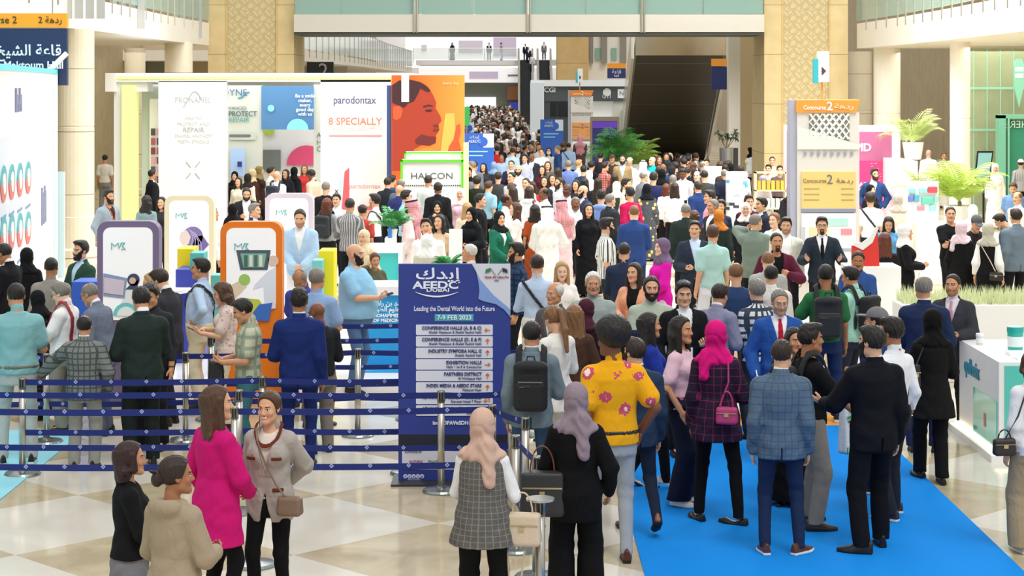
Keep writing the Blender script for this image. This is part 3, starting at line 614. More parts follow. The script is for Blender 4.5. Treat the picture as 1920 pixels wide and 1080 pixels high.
# white booth with green frame
D3 = 43.5; t = tag(empty('exhibition_booth', (wx(812, D3), D3, 0)), 'small white booth with bright green frame in front of the orange poster', 'booth'); cx = wx(812, D3); PX = lambda p: wx(p, D3)-cx; PZ = lambda p: wz(p, D3)
GRN = mat('#5fd02c', .4, emit=.15)
slabz(t, PX(760), PX(866), .05, .5, 0, PZ(285), WHITEG, 'rear_panel'); slabz(t, PX(758), PX(868), .0, .05, PZ(288), PZ(285), GRN, 'frame_bar'); slabz(t, PX(758), PX(761), 0, .05, PZ(297), PZ(285), GRN, 'frame_bar'); slabz(t, PX(865), PX(868), 0, .05, PZ(297), PZ(285), GRN, 'frame_bar')
slabz(t, PX(755), PX(868), -.35, 0, 0, PZ(298), WHITEG, 'front_panel')
for a, c_, y0, y1 in ((753, 870, 298, 302), (753, 757, 298, 400), (866, 871, 298, 400)): slabz(t, PX(a), PX(c_), -.42, -.35, PZ(y1), PZ(y0), GRN, 'frame_bar')
text('HALCON', PX(811), -.36, PZ(329), .20, '#5e6262', t, W=PX(850)-PX(773))
for k in range(26): slabz(t, PX(762+k*4), PX(764+k*4), -.37, -.35, PZ(347.5), PZ(345), mat('#3f4444', .5), 'dotted_border')
tag(bx('lit_post', wx(869, 43), wx(878, 43), 43, 43.3, 0, wz(268, 43), mat('#e4f39a', .4, emit=.5)), 'pale yellow glowing post at the right side of the green framed booth', 'post')
t = tag(empty('green_flag', (wx(873, 60), 60, 0)), 'narrow rounded green sign sticking out behind the orange poster', 'sign'); flat(t, rrect(-.05, .12, wz(236, 60), wz(200, 60), .06), 0, mat('#2fa84f', .4), 'panel', .08); bxx = MB(); bxx.tube([(.03, 0, 0), (.03, 0, wz(236, 60))], .03); bxx.build('pole', STEEL, t)
# tall white stand at the left edge
A = Vector((-6.85, 25.3)); B = Vector((-9.07, 38.2)); dirv = (B-A).normalized(); ang = math.atan2(dirv.y, dirv.x); Ln = (B-A).length
t = tag(empty('exhibition_stand', (A.x, A.y, 0), ang), 'tall white stand with turquoise top edge and tooth posters at the left edge', 'stand')
ZT = 4.08; b = MB(); b.box(0, Ln, 0, 2.6, 0, ZT); b.build('white_wall', mat('#fafafa', .3), t)
b = MB(); b.box(-.02, Ln+.01, -.03, 2.6, ZT, ZT+.08); b.build('turquoise_top', mat('#4fc9dd', .35, emit=.3), t); b = MB(); b.box(Ln, Ln+.03, -.03, 2.6, 0, ZT); b.build('turquoise_edge', mat('#d8f1f5', .35), t)
def onwall(s0, s1, z0, z1, m, nm, y=-.02): b = MB(); b.box(s0, s1, y, 0, z0, z1); return b.build(nm, m, t)
def s_at(px):   # distance along the wall where the photo column px meets it
    k = (px-960)/FPX; return (k*A.y-A.x)/(dirv.x-k*dirv.y)
def z_at(py, px): s_ = s_at(px); return CAMH-(py-HOR)*(A.y+dirv.y*s_)/FPX
onwall(s_at(-6), s_at(61), z_at(468, 61), z_at(239, 61), mat('#d3dbe8', .35, emit=.1), 'tooth_poster')
onwall(s_at(100), s_at(103), .2, 3.8, mat('#c9ebf3', .3), 'glass_strip')
for r in range(2):
    for k in range(4):
        px = 3+k*15.5; s_ = s_at(px); zc = z_at([345, 435][r]-k*4+r*4, px); w_ = .46+.03*k
        for part_, col in ((.5, '#57a9ae'), (-.5, '#d9736a')):
            a0, a1 = (0, 180) if part_ > 0 else (180, 360); pts = [(s_+w_*math.cos(math.radians(a0+(a1-a0)*q/12)), zc+.26*math.sin(math.radians(a0+(a1-a0)*q/12))) for q in range(13)]
            bb = MB(); bb.prism(pts, -.035, -.02); bb.build('tooth_picture', mat(col, .5), t)
        pts = [(s_+w_*.5*math.cos(a), zc+.15*math.sin(a)) for a in np.linspace(0, 2*math.pi, 14)[:-1]]; bb = MB(); bb.prism(pts, -.045, -.035); bb.build('tooth_picture', mat('#efe7e4', .5), t)
        onwall(s_-w_*.8, s_+w_*.8, zc-.48, zc-.44, mat('#7f97b5', .5), 'caption_line', -.03)
for px, y0, y1 in ((32, 165, 210), (80, 350, 420)):
    for k in range(5): onwall(s_at(px)+.22*k-.4, s_at(px)+.22*k-.3, z_at(y1, px)+.12*(k % 2), z_at(y0, px)-.1*(k % 3), mat('#8d93b0', .5), 'vertical_lettering', -.03)
tag(bx('room_divider', wx(106, 38.5), wx(120, 38.5), 38.5, 38.6, 0, wz(322, 38.5), mat('#d7eaf0', .15)), 'pale blue glass divider standing at the right end of the tooth poster stand', 'panel')
t = tag(empty('spotlight', (wx(96, 37), 37, wz(133, 37))), 'white spotlight tube on top of the turquoise stand edge', 'lamp'); b = MB(); b.tube([(-.05, 0, 0), (.30, 0, .34)], .05, 10); b.build('lamp_tube', WHITE, t); b = MB(); b.tube([(-.14, 0, .02), (.05, 0, .04)], .02, 6); b.build('bracket', BLK, t)

# rounded standees of the dental college stand
def rr_ring(x0, x1, z0, z1, r, th): return rrect(x0, x1, z0, z1, r)
def standee(px0, px1, top, dd, col, inner_bottom, label, art):
    w_ = (px1-px0)*dd/FPX; h_ = wz(top, dd); t = tag(empty('rounded_standee', (wx((px0+px1)/2, dd), dd, 0)), label, 'standee', 'rounded standees of the university stand')
    b = MB(); b.prism(rrect(-w_/2, w_/2, 0, h_, .13, 8), 0, .22); b.build('frame', mat(col, .4), t)
    zb = wz(inner_bottom, dd); b = MB(); b.prism(rrect(-w_/2+.075, w_/2-.075, zb, h_-.075, .09, 8), -.012, 0); b.build('white_face', mat('#fdfdfd', .35, emit=.12), t)
    b = MB(); z0 = h_-.30; x0 = -w_*.26
    b.tube([(x0, -.02, z0-.04), (x0, -.02, z0+.04), (x0+.04, -.02, z0), (x0+.08, -.02, z0+.04), (x0+.09, -.02, z0-.03), (x0+.12, -.02, z0+.04), (x0+.16, -.02, z0+.04), (x0+.13, -.02, z0), (x0+.17, -.02, z0-.04), (x0+.12, -.02, z0-.04)], .007, 6); b.build('logo_mark', mat('#43b5b0', .5), t)
    art(t, w_, h_, zb); return t
def art_desk(t, w_, h_, zb):
    flat(t, [(-w_/2+.08, 1.30), (-w_/2+.34, 1.27), (-w_/2+.37, 1.52), (-w_/2+.08, 1.58)], -.014, mat('#8f9fc0', .4), 'printed_monitor'); flat(t, [(-w_/2+.09, 1.34), (-w_/2+.32, 1.31), (-w_/2+.34, 1.49), (-w_/2+.09, 1.53)], -.02, mat('#d8c9d8', .4), 'printed_monitor')
    flat(t, disc(.07, 1.50, .075), -.014, mat('#3b4a66', .5), 'printed_person'); flat(t, disc(.06, 1.49, .04), -.02, mat('#e2bba6', .5), 'printed_person'); flat(t, [(-.03, 1.38), (.12, 1.38), (.13, 1.5), (.04, 1.45)], -.014, mat('#3b4a66', .5), 'printed_person'); flat(t, [(-.16, 1.05), (.26, 1.05), (.2, 1.35), (.08, 1.42), (-.02, 1.36)], -.012, mat('#eef1f3', .5), 'printed_coat')
    flat(t, disc(-.02, 1.06, .16, 0, 180), -.013, mat('#74cfd2', .5), 'printed_arc'); flat(t, disc(-.02, 1.06, .11, 0, 180), -.019, mat('#f5f8f8', .5), 'printed_arc'); flat(t, [(.2, 1.44), (.3, 1.44), (.3, 1.54), (.2, 1.54)], -.014, mat('#bccfc0', .5), 'printed_frame')
def art_scarf(t, w_, h_, zb):
    flat(t, disc(.06, 1.60, .15), -.014, mat('#8d7bb0', .5), 'printed_scarf'); flat(t, [(.0, 1.3), (.06, 1.22), (.3, 1.48), (.2, 1.62), (.1, 1.6)], -.014, mat('#7c6aa4', .5), 'printed_scarf'); flat(t, [(-.12, 1.66), (-.03, 1.70), (.03, 1.6), (.0, 1.5), (-.06, 1.44), (-.11, 1.5), (-.14, 1.56)][::-1], -.022, mat('#f0ddd0', .5), 'printed_face'); flat(t, [(-.0, 1.2), (.3, 1.2), (.3, 1.45), (.1, 1.4)], -.012, mat('#ffffff', .5), 'printed_coat')
    for a in range(4): b = MB(); b.tube([(.0+.03*a, -.02, 1.72-.02*a), (.06+.04*a, -.02, 1.6-.03*a), (.04+.05*a, -.02, 1.45-.02*a)], .006, 5); b.build('printed_fold', mat('#c9bfe0', .5), t)
def art_dent(t, w_, h_, zb):
    flat(t, [(-.13, 1.62), (.20, 1.62), (.24, 1.86), (-.18, 1.86)], -.014, mat('#51606a', .4), 'printed_screen'); flat(t, [(-.09, 1.65), (.16, 1.65), (.19, 1.82), (-.13, 1.82)], -.02, mat('#86b8a6', .4), 'printed_screen')
    for a in range(4): flat(t, [(-.08+.06*a, 1.66), (-.04+.06*a, 1.66), (-.04+.06*a, 1.80), (-.08+.06*a, 1.80)], -.026, mat('#e3e8d8' if a % 2 else '#48705e', .5), 'printed_tile')
    flat(t, disc(.27, 1.73, .065), -.014, mat('#e6cdbd', .5), 'printed_head'); flat(t, [(.17, 1.15), (.30, 1.15), (.30, 1.66), (.20, 1.6), (.05, 1.45), (.02, 1.38), (.15, 1.42)], -.012, mat('#e8eef6', .5), 'printed_coat')
    flat(t, [(-.24, 1.18), (-.1, 1.02), (.2, 1.1), (.1, 1.26), (-.1, 1.28)], -.013, mat('#c9d64e', .5), 'printed_bib'); flat(t, [(-.05, 1.0), (.22, 1.0), (.26, 1.22), (.1, 1.2)], -.018, mat('#3f72c8', .5), 'printed_glove'); flat(t, disc(-.08, 1.50, .07), -.013, mat('#a7cf6b', .5), 'printed_cap'); flat(t, [(-.3, 1.3), (-.18, 1.28), (-.05, 1.42), (-.16, 1.48), (-.28, 1.42)], -.012, mat('#ecd8b8', .5), 'printed_arm')
def art_none(t, w_, h_, zb): pass
standee(182, 298, 415, 23.4, '#7a6a8c', 600, 'rounded white standee with purple frame behind the queue', art_desk)
standee(413, 529, 416, 23.4, '#ef7f1a', 581, 'rounded white standee with bright orange frame showing a dentist', art_dent)
standee(308, 401, 367, 28.7, '#efe2bd', 600, 'rounded standee with cream frame and a printed purple scarf', art_scarf)
standee(497, 587, 363, 30.6, '#dccfdc', 600, 'rounded standee with pale pink frame behind the pale blue blazer', art_none)
# platform, cubes, desks
tag(bx('platform', -6.2, -1.35, 24.2, 31.0, 0, .10, mat('#f1f1ef', .25)), 'low white glossy platform under the university stand', 'platform')
def cube(px0, px1, y0, y1, dd, col, lb, dep=.5, z0=None):
    o = pbx('seat_cube', px0, px1, y0, y1, dd, dep, mat(col, .5), bevel=.012, z0=z0); tag(o, lb, 'cube', 'coloured cubes of the university stand')
cube(332, 362, 466, 505, 26.5, '#efd51c', 'yellow cube stacked on the blue block near the cream standee', z0=wz(505, 26.5)); cube(356, 382, 474, 505, 26.1, '#4fb3ae', 'teal cube stacked on the blue block near the cream standee', .35, z0=wz(505, 26.1))
cube(329, 372, 505, 690, 26, '#3a45a8', 'tall deep blue block under the yellow and teal cubes', .9, z0=.1)
cube(597, 626, 470, 690, 27.6, '#f2de1e', 'bright yellow tall block behind the large pale blue polo', .5, z0=.1); cube(585, 604, 488, 690, 27.2, '#74c6bc', 'pale teal block beside the bright yellow block', .35, z0=.1); cube(395, 413, 516, 690, 25, '#5fb8b0', 'pale teal block at the left foot of the orange standee', .3, z0=.1)
cube(134, 182, 528, 760, 24.6, '#2f5fc4', 'royal blue desk block in front of the green blazer', .5, z0=0)
t = tag(empty('round_table', (wx(322, 26.8), 25.9, .1)), 'small white round table behind the purple standee', 'table'); b = MB(); b.lathe([(.42, .98), (.42, 1.03)], n=28); b.build('table_top', WHITE, t); b = MB(); b.lathe([(.22, 0), (.22, .02), (.04, .05), (.035, .98)], n=16); b.build('pedestal', STEEL, t)
# turquoise reception counter
D5 = 25.6; t = tag(empty('reception_counter', (wx(725, D5), D5, 0)), 'bright blue and white reception counter with Arabic lettering left of the blue sign', 'counter'); cx = wx(725, D5); PX = lambda p: wx(p, D5)-cx; PZ = lambda p: wz(p, D5)
slabz(t, PX(688), PX(835), 0, .7, .0, PZ(553), mat('#2aa3df', .35), 'counter_front'); slabz(t, PX(682), PX(840), -.05, .8, PZ(553), PZ(537), WHITEG, 'counter_top')
slabz(t, PX(680), PX(840), -.45, 0, 0, .12, mat('#2aa3df', .35), 'counter_plinth'); slabz(t, PX(682), PX(838), -.47, -.45, .05, .08, mat('#e8f6fb', .3), 'plinth_line')
for k, (s_, zz) in enumerate(((arabic('محمد بن راشد'), 569), (arabic('للعلوم الطبية'), 580))): text(s_, PX(697), -.006, PZ(zz), .085, '#ffffff', t, align='LEFT', bold=.002)
for k, (s_, zz) in enumerate((('MOHAMMED BIN R', 592), ('OF MEDICINE AND', 601))): text(s_, PX(700), -.006, PZ(zz), .062, '#ffffff', t, align='LEFT', bold=.002)
D6 = 31; t = tag(empty('reception_counter', (wx(722, D6), D6, 0)), 'teal fronted white desk behind the large pale blue polo', 'counter'); cx = wx(722, D6); PX = lambda p: wx(p, D6)-cx; PZ = lambda p: wz(p, D6)
slabz(t, PX(690), PX(747), 0, .6, 0, PZ(474), mat('#41bdb8', .35), 'counter_front'); slabz(t, PX(684), PX(755), -.05, .7, PZ(474), PZ(462), WHITEG, 'counter_top'); slabz(t, PX(747), PX(755), -.05, .7, 0, PZ(474), WHITEG, 'side_panel')
t = tag(empty('display_pedestal', (wx(735, 33), 33, 0)), 'white pedestal carrying a leafy plant and a blue bottle', 'pedestal'); slabz(t, wx(722, 33)-wx(735, 33), wx(742, 33)-wx(735, 33), -.1, .3, 0, wz(446, 33), WHITEG, 'box')
b = MB(); b.lathe([(.035, 0), (.035, .15), (.012, .18), (.012, .21)], n=12); o = b.build('bottle', mat('#3f86cf', .2), loc=(wx(731, 33), 33, wz(446, 33))); tag(o, 'small blue bottle on the white pedestal with the plant', 'bottle')
tag(pbx('white_stand_sign', 842, 867, 430, 495, 30, .06, mat('#f6f6f5', .4), z0=0), 'plain white upright stand sign just behind the blue directory sign', 'sign')
# plants
def leafy(name, x, y, z, n, L, col, label, droop=.5, w=.035, seed=1, pot=None, leaflets=9, cat='plant', trunk=0):
    rnd = random.Random(seed); t = tag(empty(name, (x, y, z)), label, cat)
    b = MB()
    for i in range(n):
        a = rnd.uniform(0, 6.283); el = rnd.uniform(.6, 1.5); l = L*rnd.uniform(.75, 1.15); P = [Vector((0, 0, trunk))]; dr = droop*rnd.uniform(2.2, 3.8)
        for k in range(leaflets):
            u = k/leaflets; e = el-dr*u*u; P.append(P[-1]+Vector((math.cos(e)*math.cos(a), math.cos(e)*math.sin(a), math.sin(e)))*l/leaflets)
        b.tube([tuple(p) for p in P], .005+.004*L, 4)
        for k in range(2, leaflets+1):
            tdir = (P[k]-P[k-1]).normalized(); sd = tdir.cross(Vector((0, 0, 1))).normalized(); ll = L*.34*math.sin(.5+2.3*k/leaflets)
            for sg in (-1, 1):
                for f_ in (0, .5):
                    o_ = P[k]-tdir*f_*l/leaflets; tip = o_+sd*sg*ll+tdir*ll*.7-Vector((0, 0, ll*.35)); m_ = o_*.55+tip*.45; b.poly([o_, m_+tdir*w, tip, m_-tdir*w])
    b.build('foliage', mat(col, .5, var=.25, bscale=3), t)
    if trunk: q = MB(); q.tube([(0, 0, 0), (.02, 0, trunk*.6), (0, 0, trunk)], .04); q.build('stem', mat('#7d6a48', .8), t)
    if pot:
        q = MB(); q.lathe([(pot[0]*.75, 0), (pot[0], pot[1]), (pot[0]*.9, pot[1]), (pot[0]*.85, pot[1]-.03)], (0, 0, -pot[1]+.02), 20); q.build('pot', mat(pot[2], .4), t)
    return t
leafy('potted_palm', wx(1156, 60), 60, 1.42, 34, 1.25, '#3f7f34', 'big green palm in front of the dark escalator underside', droop=.5, pot=(.35, 1.44, '#d9d4c8'), seed=3, w=.012, leaflets=12)
leafy('potted_palm', wx(1192, 62.2), 62.2, 1.25, 26, 1.1, '#8aa83e', 'yellow green palm touching the right side of the big green palm', pot=(.3, 1.27, '#d9d4c8'), seed=5, w=.012, leaflets=12)
leafy('potted_plant', wx(735, 33), 33.15, wz(446, 33)+.12, 14, .45, '#4f9d5a', 'leafy green plant on the white pedestal near the red checked headcloth', pot=(.09, .14, '#f2f2f2'), seed=6, w=.02, leaflets=6)
leafy('potted_plant', wx(836, 28), 28, 1.18, 14, .30, '#3f9a52', 'broad leaved green plant just above the blue directory sign', pot=(.09, 1.16, '#f2f2f2'), seed=9, w=.025, leaflets=5)
leafy('potted_palm', wx(1712, 45), 45, wz(302,44)+.38, 18, 1.0, '#a9b86a', 'pale sunlit palm on top of the white booth near the glass doorway', pot=(.25, .4, '#f0f0ec'), seed=12, w=.01, leaflets=11)
leafy('potted_palm', wx(1798, 38), 38, 1.45, 30, 1.0, '#a8c04a', 'sunlit yellow green palm left of the long white robe', pot=(.3, 1.47, '#f4f4f0'), seed=14, w=.011, leaflets=12, trunk=.1)
leafy('potted_palm', wx(1735, 40), 40, 1.4, 20, .8, '#b6c06a', 'faded palm behind the coloured letter display', pot=(.3, 1.42, '#f4f4f0'), seed=17, w=.01, leaflets=10)
t = tag(empty('potted_tree', (wx(1362, 60), 60, 0)), 'dark leaved tree in a tall silver planter right of the big escalator', 'plant')
b = MB(); b.lathe([(.17, 0), (.22, wz(277, 60)), (.19, wz(277, 60)), (.18, wz(277, 60)-.05)], n=24); b.build('planter', mat('#a9abad', .25, .8), t)
rnd = random.Random(4); b = MB(); q = MB(); z0 = wz(277, 60)
for i in range(7):
    a = rnd.uniform(0, 6.28); r = rnd.uniform(.1, .33); h_ = rnd.uniform(.3, .5); top = Vector((r*math.cos(a), r*math.sin(a), z0+h_)); q.tube([(0, 0, z0-.05), tuple(top)], .012, 5)
    for k in range(26):
        aa = rnd.uniform(0, 6.28); e = rnd.uniform(-.9, 1.2); l = .17; dv = Vector((math.cos(aa)*math.cos(e), math.sin(aa)*math.cos(e), math.sin(e))); sd = dv.cross(Vector((0, 0, 1))).normalized()*.022
        tip = top+dv*l-Vector((0, 0, .05)); mid = top+dv*l*.5; b.poly([top, mid+sd, tip, mid-sd])
b.build('foliage', mat('#3f4f34', .6, var=.2), t); q.build('stem', mat('#5a4a34', .8), t)
tag(pbx('speaker_box', 1370, 1384, 278, 340, 60.5, .3, DARK, z0=0), 'plain black upright box beside the silver planter', 'box')
# wayfinding totems
def totem(px, d, label, sc=1.0, full=True, ori='#f2a344'):
    t = tag(empty('wayfinding_totem', (wx(px, d), d, 0)), label, 'totem', 'orange topped wayfinding totems'); w_ = .56*sc; H = 3.59
    b = MB(); b.box(-w_, w_, 0, .45, 0, 3.36); b.build('totem_body', mat('#e4e1d9', .4), t); b = MB(); b.box(-w_-.12*sc, -w_, .05, .45, 0, H); b.build('side_fin', mat('#b3b7c8', .4), t)
    b = MB(); b.prism([(-w_-.02, 3.36), (w_-.06, 3.36), (w_+.02, H), (-w_-.02, H)], -.03, .45); b.build('orange_header', mat(ori, .45), t)
    text('Concourse', -w_*.45, -.04, H-.14, .11, '#fff6e6', t, bold=.002, W=w_*.72); text('2', .02, -.04, H-.12, .22, '#fffaf0', t, bold=.004); text(arabic('ردهة'), w_*.5, -.04, H-.12, .12, '#fff6e6', t, W=w_*.6)
    b = MB(); b.box(-w_*.62, w_*.68, -.01, .0, 2.86, 3.34); b.build('lattice_ground', mat('#8c8f86', .5), t)
    b = MB(); n = 7
    for i in range(n):
        for sg in (-1, 1):
            x0 = -w_*.62+(w_*1.3)*i/(n-1); x1 = min(max(x0+sg*.34, -w_*.62), w_*.68)
            if abs(x1-x0) > .02: b.tube([(x0, -.02, 3.34), (x1, -.02, 3.34-abs(x1-x0)/.34*.46)], .012, 5)
            if abs(x1-x0) > .02: b.tube([(x0, -.02, 2.88), (x1, -.02, 2.88+abs(x1-x0)/.34*.46)], .012, 5)
    b.build('lattice', mat('#f4f3ee', .5), t)
    flat(t, [(-w_, 2.70), (w_, 2.70), (w_, 2.78), (-w_, 3.12)], -.022, mat('#eceae4', .45), 'slanted_band')
    for i in range(8): b = MB(); b.lathe([(.035, -.002), (.035, .002)], (0, 0, 0), 12); o = b.build('pictogram', mat('#9fa3b8', .5), t); o.rotation_euler = (math.radians(90), 0, 0); o.location = (-w_*.75+i*w_*1.5/7, -.02, 2.62)
    b = MB(); b.box(-w_*.87, w_*.87, -.04, 0, 1.63, 2.30); b.build('yellow_panel', mat('#f0d283' if ori == '#f2a344' else '#f0a868', .4), t)
    text('Concourse', -w_*.45, -.045, 2.13, .11, '#8f8468', t, W=w_*.75); text('2', .02, -.045, 2.15, .24, '#6f7286', t); text(arabic('ردهة'), w_*.52, -.045, 2.13, .11, '#8f8468', t, W=w_*.55)
    for k in range(3): b = MB(); b.box(-w_*.8, -w_*.3, -.045, -.04, 1.98-k*.1, 2.0-k*.1); b.box(w_*.4, w_*.8, -.045, -.04, 1.98-k*.1, 2.0-k*.1); b.build('text_line', mat('#b5a273', .5), t)
    b = MB(); b.box(-w_*.87, w_*.87, -.045, 0, 1.57, 1.63); b.build('blue_rule', mat('#8f97b8', .4), t)
    b = MB(); b.box(-w_*.87, w_*.87, -.04, 0, .35, 1.55); b.build('map_panel', mat('#fafafa', .35), t); b = MB(); b.box(-w_*.87, w_*.87, -.045, -.04, .86, .92); b.build('blue_rule', mat('#b3b9cf', .4), t)
    for a, c_, z0, z1, cl_ in ((-.35, .0, 1.05, 1.3, '#f6e2b4'), (-.02, .35, 1.32, 1.46, '#bfe8e4'), (.22, .42, 1.16, 1.27, '#e79aa6'), (-.5, -.42, 1.02, 1.3, '#c9ccd2')): b = MB(); b.box(a*sc, c_*sc, -.048, -.04, z0, z1); b.build('map_block', mat(cl_, .5), t)
    b = MB(); b.tube([(-.08, .2, H), (-.08, .2, H+.34)], .02); b.build('marker_pole', mat('#cfa765', .5), t)
    b = MB(); b.box(-.22, .04, .12, .28, H+.32, H+.72); b.box(-.16, .04, .12, .28, H+.72, H+.88); b.build('marker_box', mat('#f1f4f5', .4), t); b = MB(); b.box(-.24, -.16, .11, .29, H+.30, H+.74); b.build('marker_side', mat('#3fc2cf', .4), t)
    b = MB(); b.poly([(-.1, .11, H+.44), (-.02, .11, H+.52), (-.1, .11, H+.60)]); b.build('arrow_mark', mat('#5a3f48', .5), t)
    return t
totem(1553, 34.6, 'tall orange topped concourse totem behind the dark suit and black tie')
totem(1091, 77, 'distant orange topped totem in front of the charcoal booth', .8, ori='#ee8f3a')
# charcoal booth far back
Df = 95; t = tag(empty('exhibition_booth', (wx(1095, Df), Df, 0)), 'charcoal and white booth in the far distance left of the escalator underside', 'booth'); cx = wx(1095, Df); PX = lambda p: wx(p, Df)-cx; PZ = lambda p: wz(p, Df)
slabz(t, PX(995), PX(1172), -.2, 1.2, PZ(162), PZ(150), mat('#eef1f2', .4), 'roof_band'); slabz(t, PX(1022), PX(1172), -.05, .3, PZ(190), PZ(162), mat('#4d5456', .4), 'charcoal_fascia'); slabz(t, PX(1022), PX(1078), 0, .3, 0, PZ(190), mat('#43494b', .4), 'charcoal_wall')
for a, c_ in ((1032, 1044), (1046, 1070)): slabz(t, PX(a), PX(c_), -.06, 0, PZ(218), PZ(192), mat('#1d2226', .15), 'dark_window')
slabz(t, PX(1078), PX(1172), .3, .5, 0, PZ(190), mat('#f2f4f2', .4, emit=.15), 'white_wall'); slabz(t, PX(1150), PX(1170), .05, .3, 0, PZ(190), mat('#d3d8cf', .4), 'pale_wall'); slabz(t, PX(994), PX(1020), -.3, .3, 0, PZ(155), mat('#dfe8ee', .3), 'white_corner')
flat(t, disc(PX(1138), PZ(173), .2), -.06, mat('#e8ecec', .5), 'tree_logo'); text('GTI', PX(1137), -.08, PZ(181), .28, '#e8ecec', t); text('CGI', PX(1031), -.08, PZ(169), .34, '#f2f4f4', t, bold=.006); slabz(t, PX(1158), PX(1170), -.1, -.05, PZ(184), PZ(167), mat('#f4f6f6', .5), 'white_plate')
text('N', PX(1165), -.11, PZ(175), .3, '#777777', t)
t = tag(empty('display_screen', (wx(1134, 70), 70, 0)), 'tall purple and blue screen with brown frame behind the big green palm', 'screen'); cx = wx(1134, 70); b = MB(); b.box(-.53, .53, 0, .2, 0, wz(219, 70)); b.build('frame', mat('#8f7f6c', .4), t); b = MB(); b.box(-.45, .45, -.02, 0, .3, wz(227, 70)); b.build('lit_screen', mat('#2c2c62', .2, emit=.35), t)
b = MB(); b.box(-.45, .45, -.03, -.02, wz(240, 70), wz(228, 70)); b.build('purple_band', mat('#5a35a8', .3, emit=.3), t)
# event banners
def banner(px0, px1, top, dd, label):
    w_ = (px1-px0)*dd/FPX/2; h_ = wz(top, dd); t = tag(empty('event_banner', (wx((px0+px1)/2, dd), dd, 0)), label, 'banner', 'small blue and white event banners in the crowd'); b = MB(); b.box(-w_, w_, 0, .05, .05, h_); b.build('panel', mat('#2f63c0', .45), t)
    flat(t, [(w_*.15, h_), (w_*.25, h_-.3), (w_*.5, h_-.42), (w_, h_-.5), (w_, h_)][::-1][::-1], -.0, mat('#cfe0f2', .45), 'white_corner') if False else slabz(t, w_*.3, w_, -.006, 0, h_-.42, h_-.01, mat('#d5e2f2', .45), 'white_corner')
    flat(t, disc(w_*.3, h_-.25, .14, 0, 360), -.008, mat('#2f63c0', .45), 'round_corner')
    text('AEEDC', -w_*.25, -.012, h_-.24, .12, '#dfe8f8', t, W=w_*.8); text(arabic('إيدك'), -w_*.25, -.012, h_-.11, .12, '#dfe8f8', t, W=w_*.6)
    for k in range(2): slabz(t, -w_*.7, w_*(.6-.3*k), -.01, 0, h_-.56-k*.12, h_-.52-k*.12, mat('#8fd0ea', .45), 'text_line')
    b = MB(); b.box(-w_, w_, -.15, .2, 0, .05); b.build('foot', STEEL, t)
banner(868, 926, 250, 57, 'event banner nearest the green framed booth'); banner(1013, 1056, 224, 72, 'event banner left of the distant totem'); banner(862, 889, 229, 78, 'event banner half hidden behind the nearest small banner')
# magenta stand behind the concourse totem
Dm = 46; t = tag(empty('exhibition_booth', (wx(1590, Dm), Dm, 0)), 'magenta panelled booth with white frame behind the concourse totem', 'booth'); cx = wx(1590, Dm); PX = lambda p: wx(p, Dm)-cx; PZ = lambda p: wz(p, Dm)
slabz(t, PX(1472), PX(1688), 0, .3, 0, PZ(235), mat('#f6f5f5', .35), 'white_frame')
def mg():
    m, n, b_, s, M, mix, noise, ramp = nodemat('magenta_print', .4); n.links.new(mix(M('LESS_THAN', s.outputs[2], PZ(301)), '#b5628a', '#d63c78'), b_.inputs['Base Color']); return m
MG = mg(); slabz(t, PX(1475), PX(1492), -.02, 0, .1, PZ(245), MG, 'magenta_panel'); slabz(t, PX(1607), PX(1672), -.02, 0, .1, PZ(247), MG, 'magenta_panel')
text('PID', PX(1618), -.03, PZ(277), .26, '#f6e6ee', t, bold=.008); text('PR', PX(1485), -.03, PZ(277), .2, '#f6e6ee', t); text('WI', PX(1616), -.03, PZ(347), .16, '#f6e6ee', t, bold=.005); text('AG', PX(1616), -.03, PZ(358), .16, '#f6e6ee', t, bold=.005)
rnd = random.Random(2)
for k in range(16): x = PX(rnd.uniform(1630, 1670)); z = PZ(rnd.uniform(305, 390)); b = MB(); b.tube([(x, -.03, z), (x+.06, -.03, z+.02)], .006, 5); b.build('confetti_mark', mat('#f2a9c6', .5), t)
# white booths on the right
def wb(px0, px1, y0, dd, dep, lb, y1=None): o = pbx('white_counter', px0, px1, y0, y0+1, dd, dep, mat('#f7f7f5', .35), z0=0, bevel=.01); tag(o, lb, 'counter', 'white stands on the sunny right side'); return o
wb(1687, 1721, 302, 44, 2, 'tall plain white booth wall right of the magenta booth'); wb(1721, 1790, 420, 37, .6, 'low white counter under the coloured letter display'); wb(1795, 1905, 455, 33.5, .7, 'long white counter behind the pink headscarf')
wb(1590, 1690, 500, 26.4, .6, 'white counter with red swoosh graphic behind the long black dress')
b = MB(); Dq = 26.38; P0 = lambda a, c_: (wx(a, Dq), wz(c_, Dq))
t = tag(empty('counter_graphic', (0, Dq-.0, 0)), 'red and white bowl shaped display panel standing on the white counter', 'display'); flat(t, [P0(1608, 448), P0(1622, 452), P0(1638, 440), P0(1646, 430), P0(1646, 500), P0(1608, 488)][::-1][::-1], 0, mat('#dfa', .4), 'tmp') if False else None
b = MB(); b.prism([P0(1600, 500), P0(1652, 505), P0(1648, 428), P0(1636, 446), P0(1618, 460), P0(1600, 462)], .1, .16); b.build('red_panel', mat('#e0332c', .4), t)
b = MB(); b.prism([P0(1604, 462), P0(1620, 470), P0(1638, 456), P0(1649, 430), P0(1646, 424), P0(1634, 444), P0(1618, 456), P0(1604, 456)], .08, .1); b.build('white_swoosh', WHITE, t)
t = tag(empty('letter_display', (wx(1732, 37.4), 37.4, 0)), 'display of pale turquoise, red and blue blocks on the low white counter', 'display'); cx = wx(1732, 37.4); zc = wz(420, 37)
slabz(t, wx(1701, 37.4)-cx, wx(1762, 37.4)-cx, .1, .14, zc, wz(340, 37.4), mat('#f2f7f6', .3), 'backboard')
